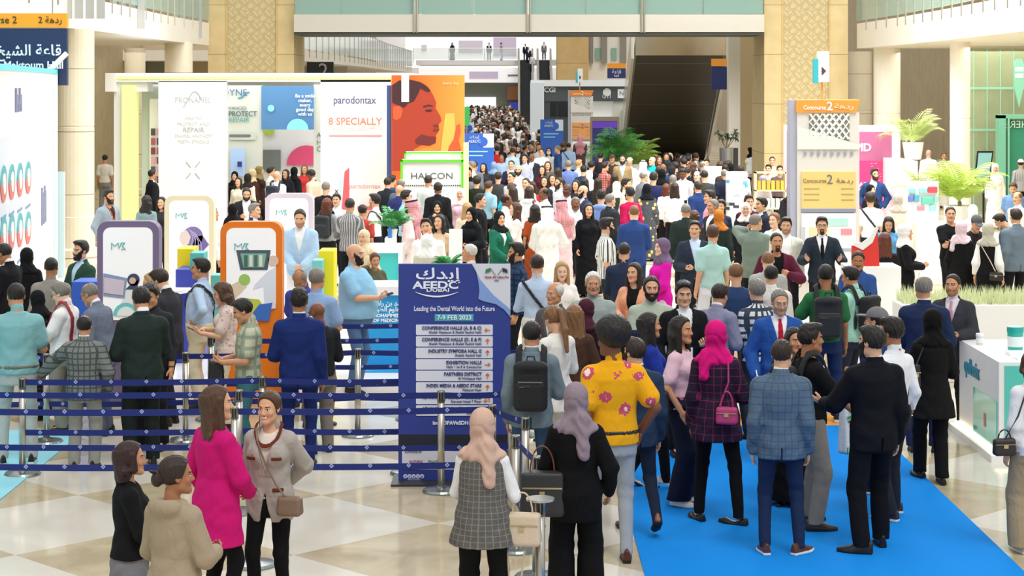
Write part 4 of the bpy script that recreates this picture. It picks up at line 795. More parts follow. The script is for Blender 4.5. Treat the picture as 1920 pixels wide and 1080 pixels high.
for px, py, w_, h_, c_ in ((1712, 358, 14, 10, '#8fd8d2'), (1732, 357, 16, 10, '#9adfd6'), (1750, 356, 18, 12, '#d9505a'), (1709, 373, 10, 12, '#6f7fc4'), (1720, 372, 10, 14, '#5aa9c4'), (1740, 376, 22, 14, '#6cc4b0'), (1757, 374, 8, 14, '#8fd8c0'), (1728, 391, 14, 9, '#d98a98'), (1750, 391, 12, 12, '#9adfd6')):
    slabz(t, wx(px-w_/2, 37.4)-cx, wx(px+w_/2, 37.4)-cx, .04, .1, wz(py+h_/2, 37.4), wz(py-h_/2, 37.4), mat(c_, .4), 'coloured_block', bevel=.02)
# glass front on the far right
t = tag(empty('glass_shopfront', (14.6, 57.5, 0)), 'green tinted glass shopfront with tan slats at the right edge', 'shopfront'); g = wx(1815, 57.5)
slabz(t, g-14.6, 16.95-14.6, .6, .8, 0, 4.9, stone('#c7b88e', '#b5a679', .45, 0), 'slat_wall')
slabz(t, g-14.6, 16.95-14.6, .0, .03, 0, 4.9, mat('#9fd6bd', .05, alpha=.16), 'glazing')
for z in (1.15, 2.45, 3.7): slabz(t, g-14.6, 16.95-14.6, -.05, .0, z, z+.07, mat('#9bd3bd', .3), 'glazing_bar')
for i in range(8): x = g+.15+i*.40; slabz(t, x-14.6, x-14.6+.03, -.04, 0, 0, 4.9, mat('#9bd3bd', .3), 'glazing_bar')
t = tag(empty('teal_doorway', (wx(1900, 56), 56, 0)), 'mint green door frame at the right edge', 'doorway'); cx = wx(1900, 56)
slabz(t, wx(1873, 56)-cx, wx(1886, 56)-cx, 0, .4, 0, wz(216, 56), mat('#7cc7ae', .35), 'door_frame'); slabz(t, wx(1873, 56)-cx, wx(1950, 56)-cx, 0, .4, wz(222, 56), wz(215, 56), mat('#7cc7ae', .35), 'door_frame'); slabz(t, wx(1890, 56)-cx, wx(1950, 56)-cx, .2, .25, 0, wz(224, 56), mat('#3f9d84', .15), 'green_glass'); slabz(t, wx(1890, 56)-cx, wx(1893, 56)-cx, 0, .2, 0, wz(222, 56), mat('#8fd4bd', .35), 'door_frame')
o = text('HERE', wx(1908, 56)-cx, .15, wz(234, 56), .3, '#cfeee2', t); o.rotation_euler = (math.radians(90), 0, math.pi); o.location.y = .12
t = tag(empty('hanging_emblem', (wx(1910, 52), 52, 3.2)), 'green pointed emblem hanging before the glass shopfront', 'sign'); flat(t, [(0, wz(201, 52)-3.2), (.14, wz(160, 52)-3.2), (.14, wz(122, 52)-3.2), (.07, wz(110, 52)-3.2), (-.07, wz(110, 52)-3.2), (-.14, wz(122, 52)-3.2), (-.14, wz(160, 52)-3.2)][::-1], 0, mat('#86cdb4', .4), 'panel', .05)
for yy in (130, 142): slabz(t, -.11, .11, -.06, -.05, wz(yy+4, 52)-3.2, wz(yy-4, 52)-3.2, mat('#eef8f4', .4), 'white_block')
t = tag(empty('menu_screen', (wx(1847, 50), 50, 0)), 'tilted black framed screen on an easel in front of the glass shopfront', 'screen'); z0 = wz(340, 50); z1 = wz(283, 50)
b = MB(); b.prism([(-.28, z0), (.12, z0), (.22, z1), (-.20, z1)], 0, .05); b.build('frame', BLK, t); b = MB(); b.prism([(-.24, z0+.05), (.09, z0+.05), (.18, z1-.05), (-.17, z1-.05)], -.01, 0); b.build('lit_face', mat('#7fb0b0', .3, emit=.2), t); b = MB(); b.box(-.05, .0, .05, .1, 0, z0); b.build('leg', BLK, t)
# product racks right of centre
for i, (px, dd, top, lb) in enumerate(((1338, 50, 312, 'round white printed display tower left of the other one, in the crowd'), (1381, 46, 322, 'round white printed display tower right of the other one, in the crowd'))):
    t = tag(empty('display_tower', (wx(px, dd), dd, 0)), lb, 'display', 'white printed display towers'); h_ = wz(top, dd); b = MB(); b.lathe([(.26, 0), (.26, h_-.02), (.24, h_)], n=24); b.build('tower', mat('#eef1f0', .4), t)
    rnd = random.Random(i)
    for k in range(10): z = h_-.15-rnd.random()*.8; a = rnd.uniform(math.pi*1.15, math.pi*1.85); b = MB(); x, y = .262*math.cos(a), .262*math.sin(a); b.box(-.07, .07, -.004, .004, -.035, .035, M=Matrix.Translation((x, y, z)) @ Matrix.Rotation(a+math.pi/2, 4, 'Z')); b.build('printed_label', mat(['#57b5d0', '#3a4148', '#a9b5bb', '#cfd8dc'][k % 4], .5), t)
t = tag(empty('shelf_unit', (wx(1447, 45), 45, 0)), 'open shelf with amber boxes beside the magenta booth', 'shelf'); z1 = wz(323, 45)
for k in range(4): slabz(t, -.38, .34, 0, .35, z1-.03-k*.42, z1-k*.42, mat('#d8cba4', .4), 'shelf_board')
for x in (-.38, .31): slabz(t, x, x+.03, 0, .35, 0, z1, mat('#d8cba4', .4), 'upright')
for k in range(3):
    for j in range(6): slabz(t, -.33+j*.11, -.25+j*.11, .05, .2, z1-.45-k*.42+.03, z1-.2-k*.42, mat(['#e2b545', '#c9dcc9', '#6f9f8f'][k] if j % 2 else ['#caa23c', '#dfe6da', '#b9cdbc'][k], .4), 'boxed_product')
# planter hedge and product counter in the right foreground
t = tag(empty('planter_box', (wx(1690, 25)+2.2, 25, 0)), 'long white planter filled with pale grass on the right', 'planter'); b = MB(); b.box(-2.2, 3.4, 0, .6, 0, wz(572, 25)); b.build('box', mat('#f2f2ef', .4), t, bevel=.01)
rnd = random.Random(8); b = MB(); zt_ = wz(572, 25)
for k in range(5200):
    x = rnd.uniform(-2.15, 3.35); y = rnd.uniform(.03, .57); h_ = rnd.uniform(.12, .24); dx = rnd.uniform(-.06, .06); dy = rnd.uniform(-.06, .06); a = rnd.uniform(0, 3.14); w_ = .008
    b.poly([(x-w_*math.cos(a), y-w_*math.sin(a), zt_-.01), (x+w_*math.cos(a), y+w_*math.sin(a), zt_-.01), (x+dx, y+dy, zt_+h_)])
b.build('pale_grass', mat('#e2e8bd', .6, var=.2, bscale=6), t)
t = tag(empty('product_counter', (5.02, 19.8, 0)), 'white counter with glowing teal glass panel at the right edge', 'counter'); zc = 1.02
b = MB(); b.box(0, 2.6, 0, 1.75, .10, zc); b.build('counter_body', mat('#eeefee', .3), t, bevel=.006)
b = MB(); b.box(-.1, 2.7, -.1, 1.85, 0, .07); b.build('plinth', WHITE, t); b = MB(); b.box(-.04, 2.6, -.04, 1.79, .07, .10); b.build('glow_strip', mat('#ffe7b8', .4, emit=3.0), t)
b = MB(); b.box(-.012, 0, .06, 1.05, .12, .60); b.build('teal_glass', mat('#4fb9a9', .08, coat=1, emit=.15), t); b = MB(); b.box(.06, 2.5, -.012, 0, .12, zc-.04); b.build('teal_glass', mat('#3fb5a8', .08, coat=1, emit=.15), t)
o = text('qulbrix', 0, 0, 0, .24, '#2f8fa8', t, bold=.004); o.rotation_euler = (math.radians(90), 0, math.radians(-90)); o.location = (-.008, 1.15, .78); o.scale = (1, 1, 1)
b = MB(); b.box(-.02, -.012, .5, .56, .26, .40); b.build('pink_mark', mat('#d9707a', .4), t)
def tub(x, y, z, r, h_, c1, lb, cat='tub', name='product_tub'):
    t = tag(empty(name, (x, y, z)), lb, cat); b = MB(); b.lathe([(r*.94, 0), (r, h_*.8)], n=24); b.build('tub_body', mat(c1, .3), t); b = MB(); b.lathe([(r*1.05, h_*.8), (r*1.05, h_), (r*.98, h_+.004)], n=24); b.build('lid', mat('#2ba79c' if c1 == '#35b3a6' else '#f2f2f2', .3), t); b = MB(); b.lathe([(r*.985, h_*.2), (r*1.0, h_*.62)], n=24); b.build('label_band', mat('#e9f3f2', .4), t)
tub(5.02+.38, 20.6, zc, .085, .26, '#35b3a6', 'teal and white round tub standing on the counter at the right edge')
tub(5.02+.12, 21.1, zc, .04, .12, '#e3d6cf', 'small pale jar left of the teal tub on the counter', 'jar', 'small_jar')
for k in range(4):
    o = MB(); o.box(-.13, .13, -.1, .1, 0, .02+.008*k); q = o.build('leaflet_stack', mat(['#f6f6f4', '#dfeeee', '#eef2f2', '#c9e0e0'][k], .5), loc=(5.02+.35+.35*(k % 2), 19.98+.33*(k//2), zc)); tag(q, ['leaflet stack at the near left corner of the teal glass counter', 'second leaflet stack from the near corner of the teal glass counter', 'pale leaflet stack just in front of the teal tub', 'blue grey leaflet stack beside the teal tub'][k], 'leaflets', 'leaflet stacks on the product counter')
# ---------------------------------------------------------------- blue directory sign
Ds = 18.75; t = tag(empty('directory_sign', (wx(852, Ds), Ds, 0)), 'tall blue directory sign with white rows and orange arrows in the centre', 'sign'); w2 = 105*Ds/FPX; hs = wz(495, Ds)
SZ = lambda y: wz(y, Ds); SX = lambda x: wx(x, Ds)-wx(852, Ds)
b = MB(); b.box(-w2, w2, 0, .06, .02, hs); b.build('sign_panel', mat('#283a8c', .5), t)
b = MB(); b.box(-w2-.06, w2+.02, -.22, .3, 0, .02); b.build('base_plate', mat('#2a2c33', .4), t)
def curlpts():
    P = [(885, 495), (893, 510), (897, 528), (899, 545), (897, 560), (905, 564), (920, 566), (936, 572), (948, 582), (957, 594), (957, 495)]
    return [(SX(a), SZ(c)) for a, c in P]
flat(t, curlpts()[::-1][::-1], 0, mat('#d5d8e2', .45), 'folded_corner'); flat(t, [(SX(a), SZ(c)) for a, c in ((888, 499), (900, 524), (925, 553), (957, 580), (957, 594), (945, 580), (930, 570), (905, 564), (897, 560), (899, 545), (897, 528), (893, 510))], -.007, mat('#7f9fd6', .45), 'corner_shade')
text(arabic('إيدك'), SX(821), -.004, SZ(514), .15, '#e9ecf6', t, W=SX(863)-SX(779), bold=.0015); text('AEEDC', SX(817), -.004, SZ(535), .10, '#e9ecf6', t, W=SX(864)-SX(778), bold=.003); text('DUBAI', SX(821), -.004, SZ(544), .05, '#e9ecf6', t, W=SX(842)-SX(800), bold=.001)
b = MB(); b.tube([(SX(779+k*4), -.008, SZ(547+9*math.sin(math.pi*k/20)**.8)) for k in range(21)], [.002+.007*math.sin(math.pi*k/20) for k in range(21)], 6); b.build('smile_arc', mat('#e9ecf6', .5), t)
for sg, cl in ((-1, '#3a7a52'), (1, '#2f2f36')):
    b = MB(); b.tube([(SX(931+sg*2), -.012, SZ(516)), (SX(931+sg*12), -.012, SZ(502))], .003, 5); b.build('flag_staff', mat('#6f7076', .5), t); flat(t, [(SX(931+sg*12), SZ(502)), (SX(931+sg*20), SZ(505)), (SX(931+sg*21), SZ(512)), (SX(931+sg*11), SZ(509))][::(-1 if sg > 0 else 1)], -.010, mat(cl, .5), 'flag_mark')
text('YEAR OF HEALTH', SX(931), -.010, SZ(520), .03, '#b9474a', t); text(arabic('بنك'), SX(931), -.010, SZ(525), .03, '#76777e', t)
text('Leading the Dental World into the Future', SX(852), -.004, SZ(579), .066, '#e3e7f4', t, W=SX(927)-SX(776), bold=.0008)
flat(t, [(SX(815), SZ(602)), (SX(888), SZ(602)), (SX(888), SZ(589)), (SX(815), SZ(589))], 0, mat('#49a3b8', .45), 'date_plate'); text('7-9 FEB 2023', SX(852), -.010, SZ(595.5), .058, '#e6f3f6', t, bold=.001, W=SX(883)-SX(819))
rows = [('CONFERENCE HALLS (A, B & C)', 'Sheikh Maktoum & Sheikh Rashid Halls', 'l'), ('CONFERENCE HALLS (D, E & F)', 'Sheikh Maktoum & Sheikh Rashid Halls', 'u'), ('INDUSTRY SYMPOSIA HALL G', 'Sheikh Rashid Hall', 'u'), ('EXHIBITION HALLS', 'Halls 1 to 8 & Concourse', 'r'), ('PARTNERS DISTRICT', 'Al Multaqua Hall', 'u'), ('INDEX MEDIA & AEEDC STARS', 'Maktoum Foyer', 'u'), ('ADVANCED SPECIALITY COURSES', 'Novotel Hotel 7 Floor', 'c'), ('ADVANCED SPECIALITY COURSES', 'Ibis Hotel', 'c')]
for k, (a, c, ar) in enumerate(rows):
    y0 = 608.5+k*21.6; r = flat(t, rrect(SX(780), SX(924), SZ(y0+19.6), SZ(y0), .01, 3), 0, mat('#d9dce8', .45), 'direction_row')
    text(a, SX(903), -.010, SZ(y0+6.5), .046, '#3b3f78', r, align='RIGHT', bold=.001, W=len(a)*.0215); text(c, SX(903), -.010, SZ(y0+14.5), .034, '#55588a', r, align='RIGHT', W=len(c)*.0142)
    cxx, cz = SX(914), SZ(y0+10); b = MB(); ex = {'l': (-1, 0), 'r': (1, 0), 'u': (0, 1), 'c': (0, 1)}[ar]; e = Vector((ex[0], 0, ex[1])); p = Vector((-e.z, 0, e.x)); cc = Vector((cxx, -.012, cz))
    if ar == 'c': b.tube([tuple(cc+Vector((.018, 0, -.025))), tuple(cc+Vector((.018, 0, .01))), tuple(cc+Vector((0, 0, .025))), tuple(cc+Vector((-.018, 0, .01))), tuple(cc+Vector((-.018, 0, -.025)))], .005, 5)
    else: b.tube([tuple(cc-e*.026), tuple(cc+e*.024)], .0045, 5)
    q = cc+e*.026 if ar != 'c' else cc+Vector((-.018, 0, -.03)); e2 = e if ar != 'c' else Vector((0, 0, -1)); p2 = Vector((-e2.z, 0, e2.x))
    b.tube([tuple(q-e2*.018+p2*.018), tuple(q), tuple(q-e2*.018-p2*.018)], .0045, 5); b.build('direction_arrow', mat('#e0702a', .5), r)
for k, x in enumerate((822, 845, 868)): text(['index', 'DPAW', 'ISDH'][k], SX(x), -.004, SZ(793), .05, '#d8deef', t, bold=.002)
flat(t, [(SX(754), SZ(880)), (SX(915), SZ(880)), (SX(915), SZ(840)), (SX(754), SZ(840))], 0, mat('#d6d8e2', .45), 'white_footer'); text('INDEX', SX(780), -.010, SZ(866), .045, '#b5577a', t); text('DHC', SX(812), -.010, SZ(866), .045, '#5f8a5a', t); text('SUPPORTED BY', SX(775), -.010, SZ(847), .024, '#74768a', t)
flat(t, [(SX(748), SZ(834.5)), (SX(956), SZ(834.5)), (SX(956), SZ(815)), (SX(748), SZ(815))], 0, mat('#15192c', .5), 'painted_gap_shade')  # flat dark strip, the shade of the gap painted onto the panel
for k in range(5): b = MB(); b.lathe([(.021, 0), (.021, .004)], n=16); o = b.build('social_icon', mat('#cdd3ea', .5), t); o.rotation_euler = (math.radians(90), 0, 0); o.location = (SX(760+k*7.8), 0, SZ(893)); text('ftyix'[k], SX(760+k*7.8), -.008, SZ(893), .03, '#2c3f96', t)
text('AEEDCDubai', SX(776), -.004, SZ(899), .022, '#b9c0dd', t)
# ---------------------------------------------------------------- belt barriers
BELT = belt_mat(); PROTO = None
def post(px, d, label, belts=(), zs=(.92, .42)):
    """belts: (length towards -X or +X, drift in Y) for each run from this post"""
    t = tag(empty('barrier_post', (wx(px, d), d, 0)), label, 'barrier post', 'belt barrier posts of the queue')
    b = MB(); b.lathe([(.18, 0), (.18, .012), (.165, .03), (.05, .042), (.045, .06)], n=32); b.build('base', mat('#8f9694', .25, .8), t, smooth=False)
    b = MB(); b.lathe([(.034, .04), (.034, .86)], n=20); b.build('pole', STEEL, t, smooth=True)
    b = MB(); b.lathe([(.038, .86), (.038, .955), (.034, .965)], n=20); cs = b.build('cassette', mat('#8d8a80', .3, .8), t, smooth=True); b = MB()
    for sg in (-1, 1): b.box(sg*.012-.008, sg*.012+.008, -.041, -.030, .87, .95)
    b.build('belt_slot', BLK, cs)
    for L, dy in belts:
        for z in zs:
            a = math.atan2(dy, L) if L > 0 else math.atan2(-dy, -L); ll = math.hypot(L, dy); b = MB(); sag = lambda u: -.012*math.sin(math.pi*u)
            n = 10
            for k in range(n):
                u0, u1 = k/n, (k+1)/n; x0, x1 = u0*ll*(1 if L > 0 else -1), u1*ll*(1 if L > 0 else -1); z0, z1 = sag(u0), sag(u1)
                if x0 > x1: x0, x1, z0, z1 = x1, x0, z1, z0
                for y, o_ in ((-.002, 1), (.002, -1)):
                    P_ = [(x0, y, z0-.029), (x1, y, z1-.029), (x1, y, z1+.029), (x0, y, z0+.029)]; b.poly(P_ if o_ > 0 else P_[::-1])
                b.poly([(x0, -.002, z0+.029), (x1, -.002, z1+.029), (x1, .002, z1+.029), (x0, .002, z0+.029)])
                b.poly([(x0, -.002, z0-.029), (x0, .002, z0-.029), (x1, .002, z1-.029), (x1, -.002, z1-.029)])
            o = b.build('belt', BELT, t); o.location = (0, 0, z); o.rotation_euler = (0, 0, a)
    return t
def row(d, pxs, labels, drift=None, first_left=0.0, last_right=0.0):
    ds = drift or [d]*len(pxs)
    for i, px in enumerate(pxs):
        bl = []
        if i < len(pxs)-1: bl.append((wx(pxs[i+1], ds[i+1])-wx(px, ds[i]), ds[i+1]-ds[i]))
        post(px, ds[i], labels[i], bl)
row(17.4, [-60, 440, 923, 985], ['barrier post beyond the left edge, nearest row', 'steel barrier post between the pink blazer and the grey jacket, nearest row', 'steel barrier post behind the nude headscarf, just right of the blue sign', 'steel barrier post between the nude and the mauve headscarves, the taller looking one'], drift=[17.4, 17.4, 17.5, 16.85])
row(18.35, [-90, 448, 827, 958], ['barrier post left of frame in the second row', 'steel barrier post behind the pink blazer, second row', 'steel barrier post standing right in front of the blue directory sign', 'steel barrier post hidden by the grey blazer and backpack'], drift=[18.35, 18.35, 18.3, 18.4])
row(16, [967, 1006], ['steel barrier post right beside the shoulder of the nude headscarf', 'steel barrier post behind the large black tote bag'], drift=[16.0, 15.1])
row(19.15, [42, 492, 765], ['steel barrier post under the hand of the grey tartan jacket', 'steel barrier post left of the royal blue suit, third row', 'steel barrier post hidden behind the lower left of the blue sign'], drift=[19.1, 19.2, 19.15])
row(21.1, [-140, 87, 348, 671, 975], ['barrier post past the left edge in the fourth row', 'steel barrier post behind the teal polo shirt', 'steel barrier post behind the very dark green suit', 'steel barrier post on its own on the pale floor left of the blue sign', 'barrier post behind the blue sign on its right'], drift=[20.8, 20.8, 20.9, 21.2, 21.2])
row(22.2, [395, 770], ['barrier post by the khaki trousers of the queue', 'barrier post behind the blue sign in the fifth row'])
row(23.55, [545, 775], ['barrier post behind the royal blue suit, furthest row', 'barrier post behind the blue sign in the furthest row'])
t = post(1013, 13.5, 'nearest steel barrier post with a flat round plate on top')
b = MB(); b.lathe([(.10, .965), (.10, .98)], n=24); b.build('top_plate', mat('#c9c7bf', .3, .8), t)
post(476, 15.5, 'steel barrier post hidden behind the black trouser legs of the grey jacket')
# ---------------------------------------------------------------- people
HRES = (.0048, .0085, .013); HANDRES = (.0046, .0075, .010); GRES = (.0095, .016, .026)
SKIN = ['#e8bfa2', '#d8a684', '#c68f6a', '#a87250', '#7c4e35', '#553425']
_G = {}
def memo(fn):
    def g(*a):
        k = (fn.__name__,)+a
        if k not in _G: _G[k] = fn(*a)
        return _G[k]
    return g
def head_sdf(F, male=True):
    """head centred between the ears, face towards +Y, 0.24 high"""
    F.ell((0, -.018, .032), (.077, .097, .088)); F.ell((0, .018, -.03), (.062, .07, .088), .03)
    j = .03 if male else .022
    F.cone((-.038, .012, -.072), (-.012, .066, -.1), j, .02, .03); F.cone((.038, .012, -.072), (.012, .066, -.1), j, .02, .03)
    F.cone((-.03, .078, .024), (.03, .078, .024), .012 if male else .009, .012 if male else .009, .012)
    F.ell((-.031, .094, .002), (.017, .014, .011), .012, True); F.ell((.031, .094, .002), (.017, .014, .011), .012, True)
    F.ell((-.031, .073, .002), (.0145, .013, .0115), .004); F.ell((.031, .073, .002), (.0145, .013, .0115), .004)
    F.cone((0, .084, .014), (0, .104, -.03), .006, .0115, .012); F.cone((-.011, .092, -.034), (.011, .092, -.034), .008, .008, .008)
    F.ell((-.042, .06, -.03), (.022, .02, .02), .02); F.ell((.042, .06, -.03), (.022, .02, .02), .02)
    F.cone((-.016, .08, -.06), (.016, .08, -.06), .0075, .0075, .006); F.cone((-.013, .08, -.071), (.013, .08, -.071), .0085, .0085, .006)
    F.ell((0, .076, -.104), (.02, .016, .016), .015)
    for s in (-1, 1):
        F.ell((s*.079, -.008, -.004), (.010, .021, .033), .006); F.ell((s*.086, -.002, -.0), (.005, .010, .018), .004, True)
    r = .054 if male else .045
    F.cone((0, -.028, -.06), (0, -.042, -.20), r, r+.006, .03)
@memo
def head_geo(q, male, smile):
    F = Fld((-.12, -.14, -.19), (.12, .14, .15), HRES[q]); head_sdf(F, male)
    P, Q = F.mesh(); c = P[Q].mean(1); x, y, z = np.abs(c[:, 0]), c[:, 1], c[:, 2]
    m = np.zeros(len(Q), int)
    lip = (y > .074) & (x < (.030 if smile else .024)) & (z < -.052+(x*.25 if smile else 0)) & (z > -.079+x*.35)
    m[lip] = 1
    if smile: m[(y > .074) & (x < .022) & (z < -.058+x*.25) & (z > -.071+x*.3)] = 2
    ex, ez = x-.031, z-.002
    eye = (y > .06) & ((ex/.0145)**2+(ez/(.0068))**2 < 1); m[eye] = 2
    m[(y > .06) & (ex**2+(ez)**2 < .0062**2)] = 3
    m[(y > .06) & (np.abs(ex) < .016) & (ez > .0045-np.abs(ex)*.15) & (ez < .0085-np.abs(ex)*.15)] = 3
    bz = .0245-((x-.03)*6)**2*.4
    m[(y > .045) & (x > .012) & (x < .05) & (np.abs(z-bz) < (.0045 if male else .003)+HRES[q]*.15)] = 4
    return P, Q, m
@memo
def hand_geo(q, pose):
    """right hand: fingers +Y, palm down, thumb towards -X, wrist at the origin"""
    F = Fld((-.11, -.05, -.11), (.07, .22, .05), HANDRES[q])
    F.cone((0, -.03, 0), (0, .02, 0), .026, .026); F.rbox((0, .05, 0), (.041, .045, .015), .014, .015)
    curl = {'relax': (.22, .4, .35), 'grip': (.75, .95, .7), 'flat': (.03, .06, .05), 'point': (.75, 1.1, .8)}[pose]
    for i, (x, L) in enumerate(((-.031, .070), (-.0105, .080), (.0105, .074), (.031, .058))):
        a = 0.0; p = np.array([x, .088, 0.]); dx = (x)*1.2
        cc = (0, .1, .1) if pose == 'point' and i == 0 else curl
        for s, f in enumerate((.45, .3, .25)):
            a += cc[s]*(1+.12*i); n = p+np.array([dx*L*f*2, math.cos(a)*L*f, -math.sin(a)*L*f]); r = .0092-.0008*s
            F.cone(p, n, r, r-.0006, .003); p = n
    t = .5 if pose in ('grip', 'point') else 0
    F.cone((-.028, .022, -.004), (-.056+.02*t, .055, -.022-.02*t), .014, .0115, .012)
    F.cone((-.056+.02*t, .055, -.022-.02*t), (-.062+.05*t, .088, -.03-.022*t), .0112, .0085, .004)
    return F.mesh()
def shell(F, off, M=(0, 0, 0)):
    F.ell((0, -.018, .032), (.077+off, .097+off, .088+off), .01)
@memo
def hair_geo(style, q):
    res = (.0075, .011, .016)[q]
    if style in ('hijab', 'hijab_tail', 'hijab_front', 'shayla', 'niqab'):
        F = Fld((-.26, -.26, -.5 if 'tail' in style or 'front' in style else -.34), (.26, .26, .19), res)
        F.ell((0, -.026, .03), (.096, .118, .108)); F.cone((0, -.03, -.05), (0, -.03, -.16), .086, .098, .05)
        F.ell((0, -.03, -.215), (.18, .12, .075), .06)
        if style == 'shayla': F.ell((0, .03, -.28), (.15, .11, .1), .06)
        if style == 'hijab_tail':
            F.cone((.035, -.12, -.12), (.06, -.15, -.40), .055, .05, .04)
        if style == 'hijab_front':
            F.cone((.08, .06, -.18), (.10, .12, -.40), .05, .045, .04); F.cone((-.08, -.08, -.16), (-.11, -.14, -.34), .05, .045, .04)
        X, Y, Z = F.all()
        F.v += .004*np.sin(60*(Z+.8*np.abs(X))+3*np.sin(25*X))*(Z < .02)
        if style == 'niqab':
            F.ell((0, .12, .0), (.05, .07, .018), .01, True)
        else:
            F.ell((0, .115, -.018), (.058, .085, .092), .015, True)
        return F.mesh()
    if style in ('ghutra', 'ghutra_bare'):
        F = Fld((-.3, -.34, -.62), (.3, .22, .19), res)
        F.ell((0, -.022, .032), (.096, .116, .102)); F.cone((0, -.06, .0), (0, -.10, -.16), .095, .10, .05)
        F.ell((0, -.09, -.24), (.2, .12, .09), .06); F.ell((0, -.14, -.42), (.16, .045, .2), .06)
        F.cone((.12, .0, -.18), (.13, .10, -.42), .04, .03, .05); F.cone((-.12, .0, -.18), (-.13, .10, -.42), .04, .03, .05)
        X, Y, Z = F.all(); F.v += .006*np.sin(45*X+4*np.sin(9*Z))*(Z < -.02)
        F.ell((0, .13, -.045), (.062, .12, .12), .015, True); F.ell((0, .10, -.16), (.045, .12, .12), .03, True)
        return F.mesh()
    if style in ('cap', 'kufi'):
        F = Fld((-.14, -.16, -.1), (.14, .22, .18), res); shell(F, .016)
        X, Y, Z = F.all(); F.v = np.maximum(F.v, .036-Z)
        if style == 'cap': F.rbox((0, .125, .045), (.06, .06, .007), .006)
        return F.mesh()
    big = style in ('long', 'verylong', 'wavy', 'shoulder', 'ponytail', 'afro')
    F = Fld((-.2, -.26, {'verylong': -.52, 'long': -.42, 'wavy': -.42, 'ponytail': -.40}.get(style, -.27)) if big else (-.15, -.22, -.16), (.2, .2, .24) if big else (.15, .16, .2), res)
    off = {'buzz': .004, 'short': .013, 'crop': .009, 'balding': .009, 'curly': .026, 'afro': .012, 'quiff': .013}.get(style, .016)
    shell(F, off)
    X, Y, Z = F.all()
    if style == 'afro': F.ell((0, -.03, .07), (.135, .14, .125), .03)
    if style == 'curly': F.ell((0, .01, .09), (.085, .095, .055), .02)
    if style == 'quiff': F.ell((0, .045, .105), (.062, .06, .035), .02); F.ell((0, -.02, .1), (.066, .08, .04), .02)
    if style == 'short': F.ell((0, .02, .092), (.068, .08, .04), .02)
    F.v += .0035*np.sin(150*X+4*np.sin(40*Y))*np.sin(70*Y+60*Z) if style in ('afro', 'curly', 'wavy', 'quiff', 'short') else .002*np.sin(190*X+3*np.sin(30*Z))
    female = style in ('long', 'verylong', 'wavy', 'shoulder', 'ponytail', 'bun', 'bob')
    if female: line = np.interp(Y, [-.13, -.05, .0, .04, .058, .072, .09], [-.10, -.08, -.05, .045, .082, .100, .112])
    else: line = np.interp(Y, [-.12, -.05, .01, .035, .055, .07, .09], [-.085, -.05, -.012, .04, .078, .093, .104])
    F.v = np.maximum(F.v, (line-Z)*.8)
    if style == 'balding':
        F.v = np.maximum(F.v, np.minimum(.055-np.sqrt(((X)/1)**2+(Y+.005)**2)*1.0, 9)-np.where(Z < .05, 9, 0))
        F.v = np.maximum(F.v, np.where((Z > .045) & (Y > -.055) & (np.abs(X) < .06), .01, -9))
    if female and style not in ('ponytail', 'bun'):
        zb = {'verylong': -.46, 'long': -.34, 'wavy': -.33, 'shoulder': -.19, 'bob': -.1}[style]
        wv = .014*np.sin(30*Z) if style == 'wavy' else 0*Z
        hw = np.interp(Z, [zb, zb+.12, -.05, .05], [.085, .125, .098, .07])
        F2 = Fld.__new__(Fld); F2.ax = F.ax; F2.lo = F.lo; F2.res = F.res; F2.v = np.full_like(F.v, 1)
        back = np.maximum(np.sqrt(((X+wv)/hw)**2+((Y+.055+np.clip(-Z-.1, 0, .3)*.12)/np.interp(Z, [zb, -.15, .0], [.045, .06, .085]))**2)-1, -1)*.05
        back = back+.003*np.sin(120*X+5*np.sin(9*Z)); back = np.maximum(back, zb-Z+.02*np.sin(40*X)+X*X*4); back = np.maximum(back, Z-.06)
        F.v = smin(F.v, back, .02)
        for s in (-1, 1):
            F.cone((s*.078, .005, .03), (s*.088, .015, max(zb+.12, -.2)), .026, .03, .02)
        F.v = np.maximum(F.v, -(np.sqrt((X/.066)**2+((Y-.13)/.12)**2+((Z+.03)/.125)**2)-1)*.06)
    if style == 'ponytail':
        F.ell((0, -.13, .05), (.03, .03, .03), .02); F.cone((0, -.15, .04), (0, -.16, -.15), .028, .035, .02); F.cone((0, -.16, -.15), (0, -.13, -.36), .035, .02, .02)
    if style == 'bun':
        F.ell((0, -.135, -.02), (.045, .04, .05), .02); F.cone((.0, -.14, .02), (.06, -.19, .05), .016, .008, .01)
    return F.mesh()
@memo
def beard_geo(kind, q, male):
    F = Fld((-.12, -.06, -.16), (.12, .15, .05), (.006, .0085, .013)[q]); head_sdf(F, True)
    X, Y, Z = F.all(); aX = np.abs(X)
    off = {'beard': .006, 'stubble': .0015, 'moustache': .005, 'goatee': .005}[kind]+(.003 if q == 2 else 0)
    F.v -= off
    top = np.interp(aX, [0, .03, .05, .075], [-.047, -.048, -.04, .02])
    if kind == 'moustache': reg = np.maximum(np.maximum(Z-(-.043), -.056-Z), np.maximum(aX-.03, .06-Y))
    elif kind == 'goatee': reg = np.maximum(np.maximum(Z+.046, aX-.03), .045-Y)
    else: reg = np.maximum(np.maximum(Z-top, .012-Y-(Z+.0)*.15), -.135-Z)
    mouth = (np.sqrt((X/.022)**2+((Z+.067)/.0105)**2)-1)*.012
    F.v = np.maximum(np.maximum(F.v, reg), np.where(Y > .05, -mouth, -1))
    return F.mesh()
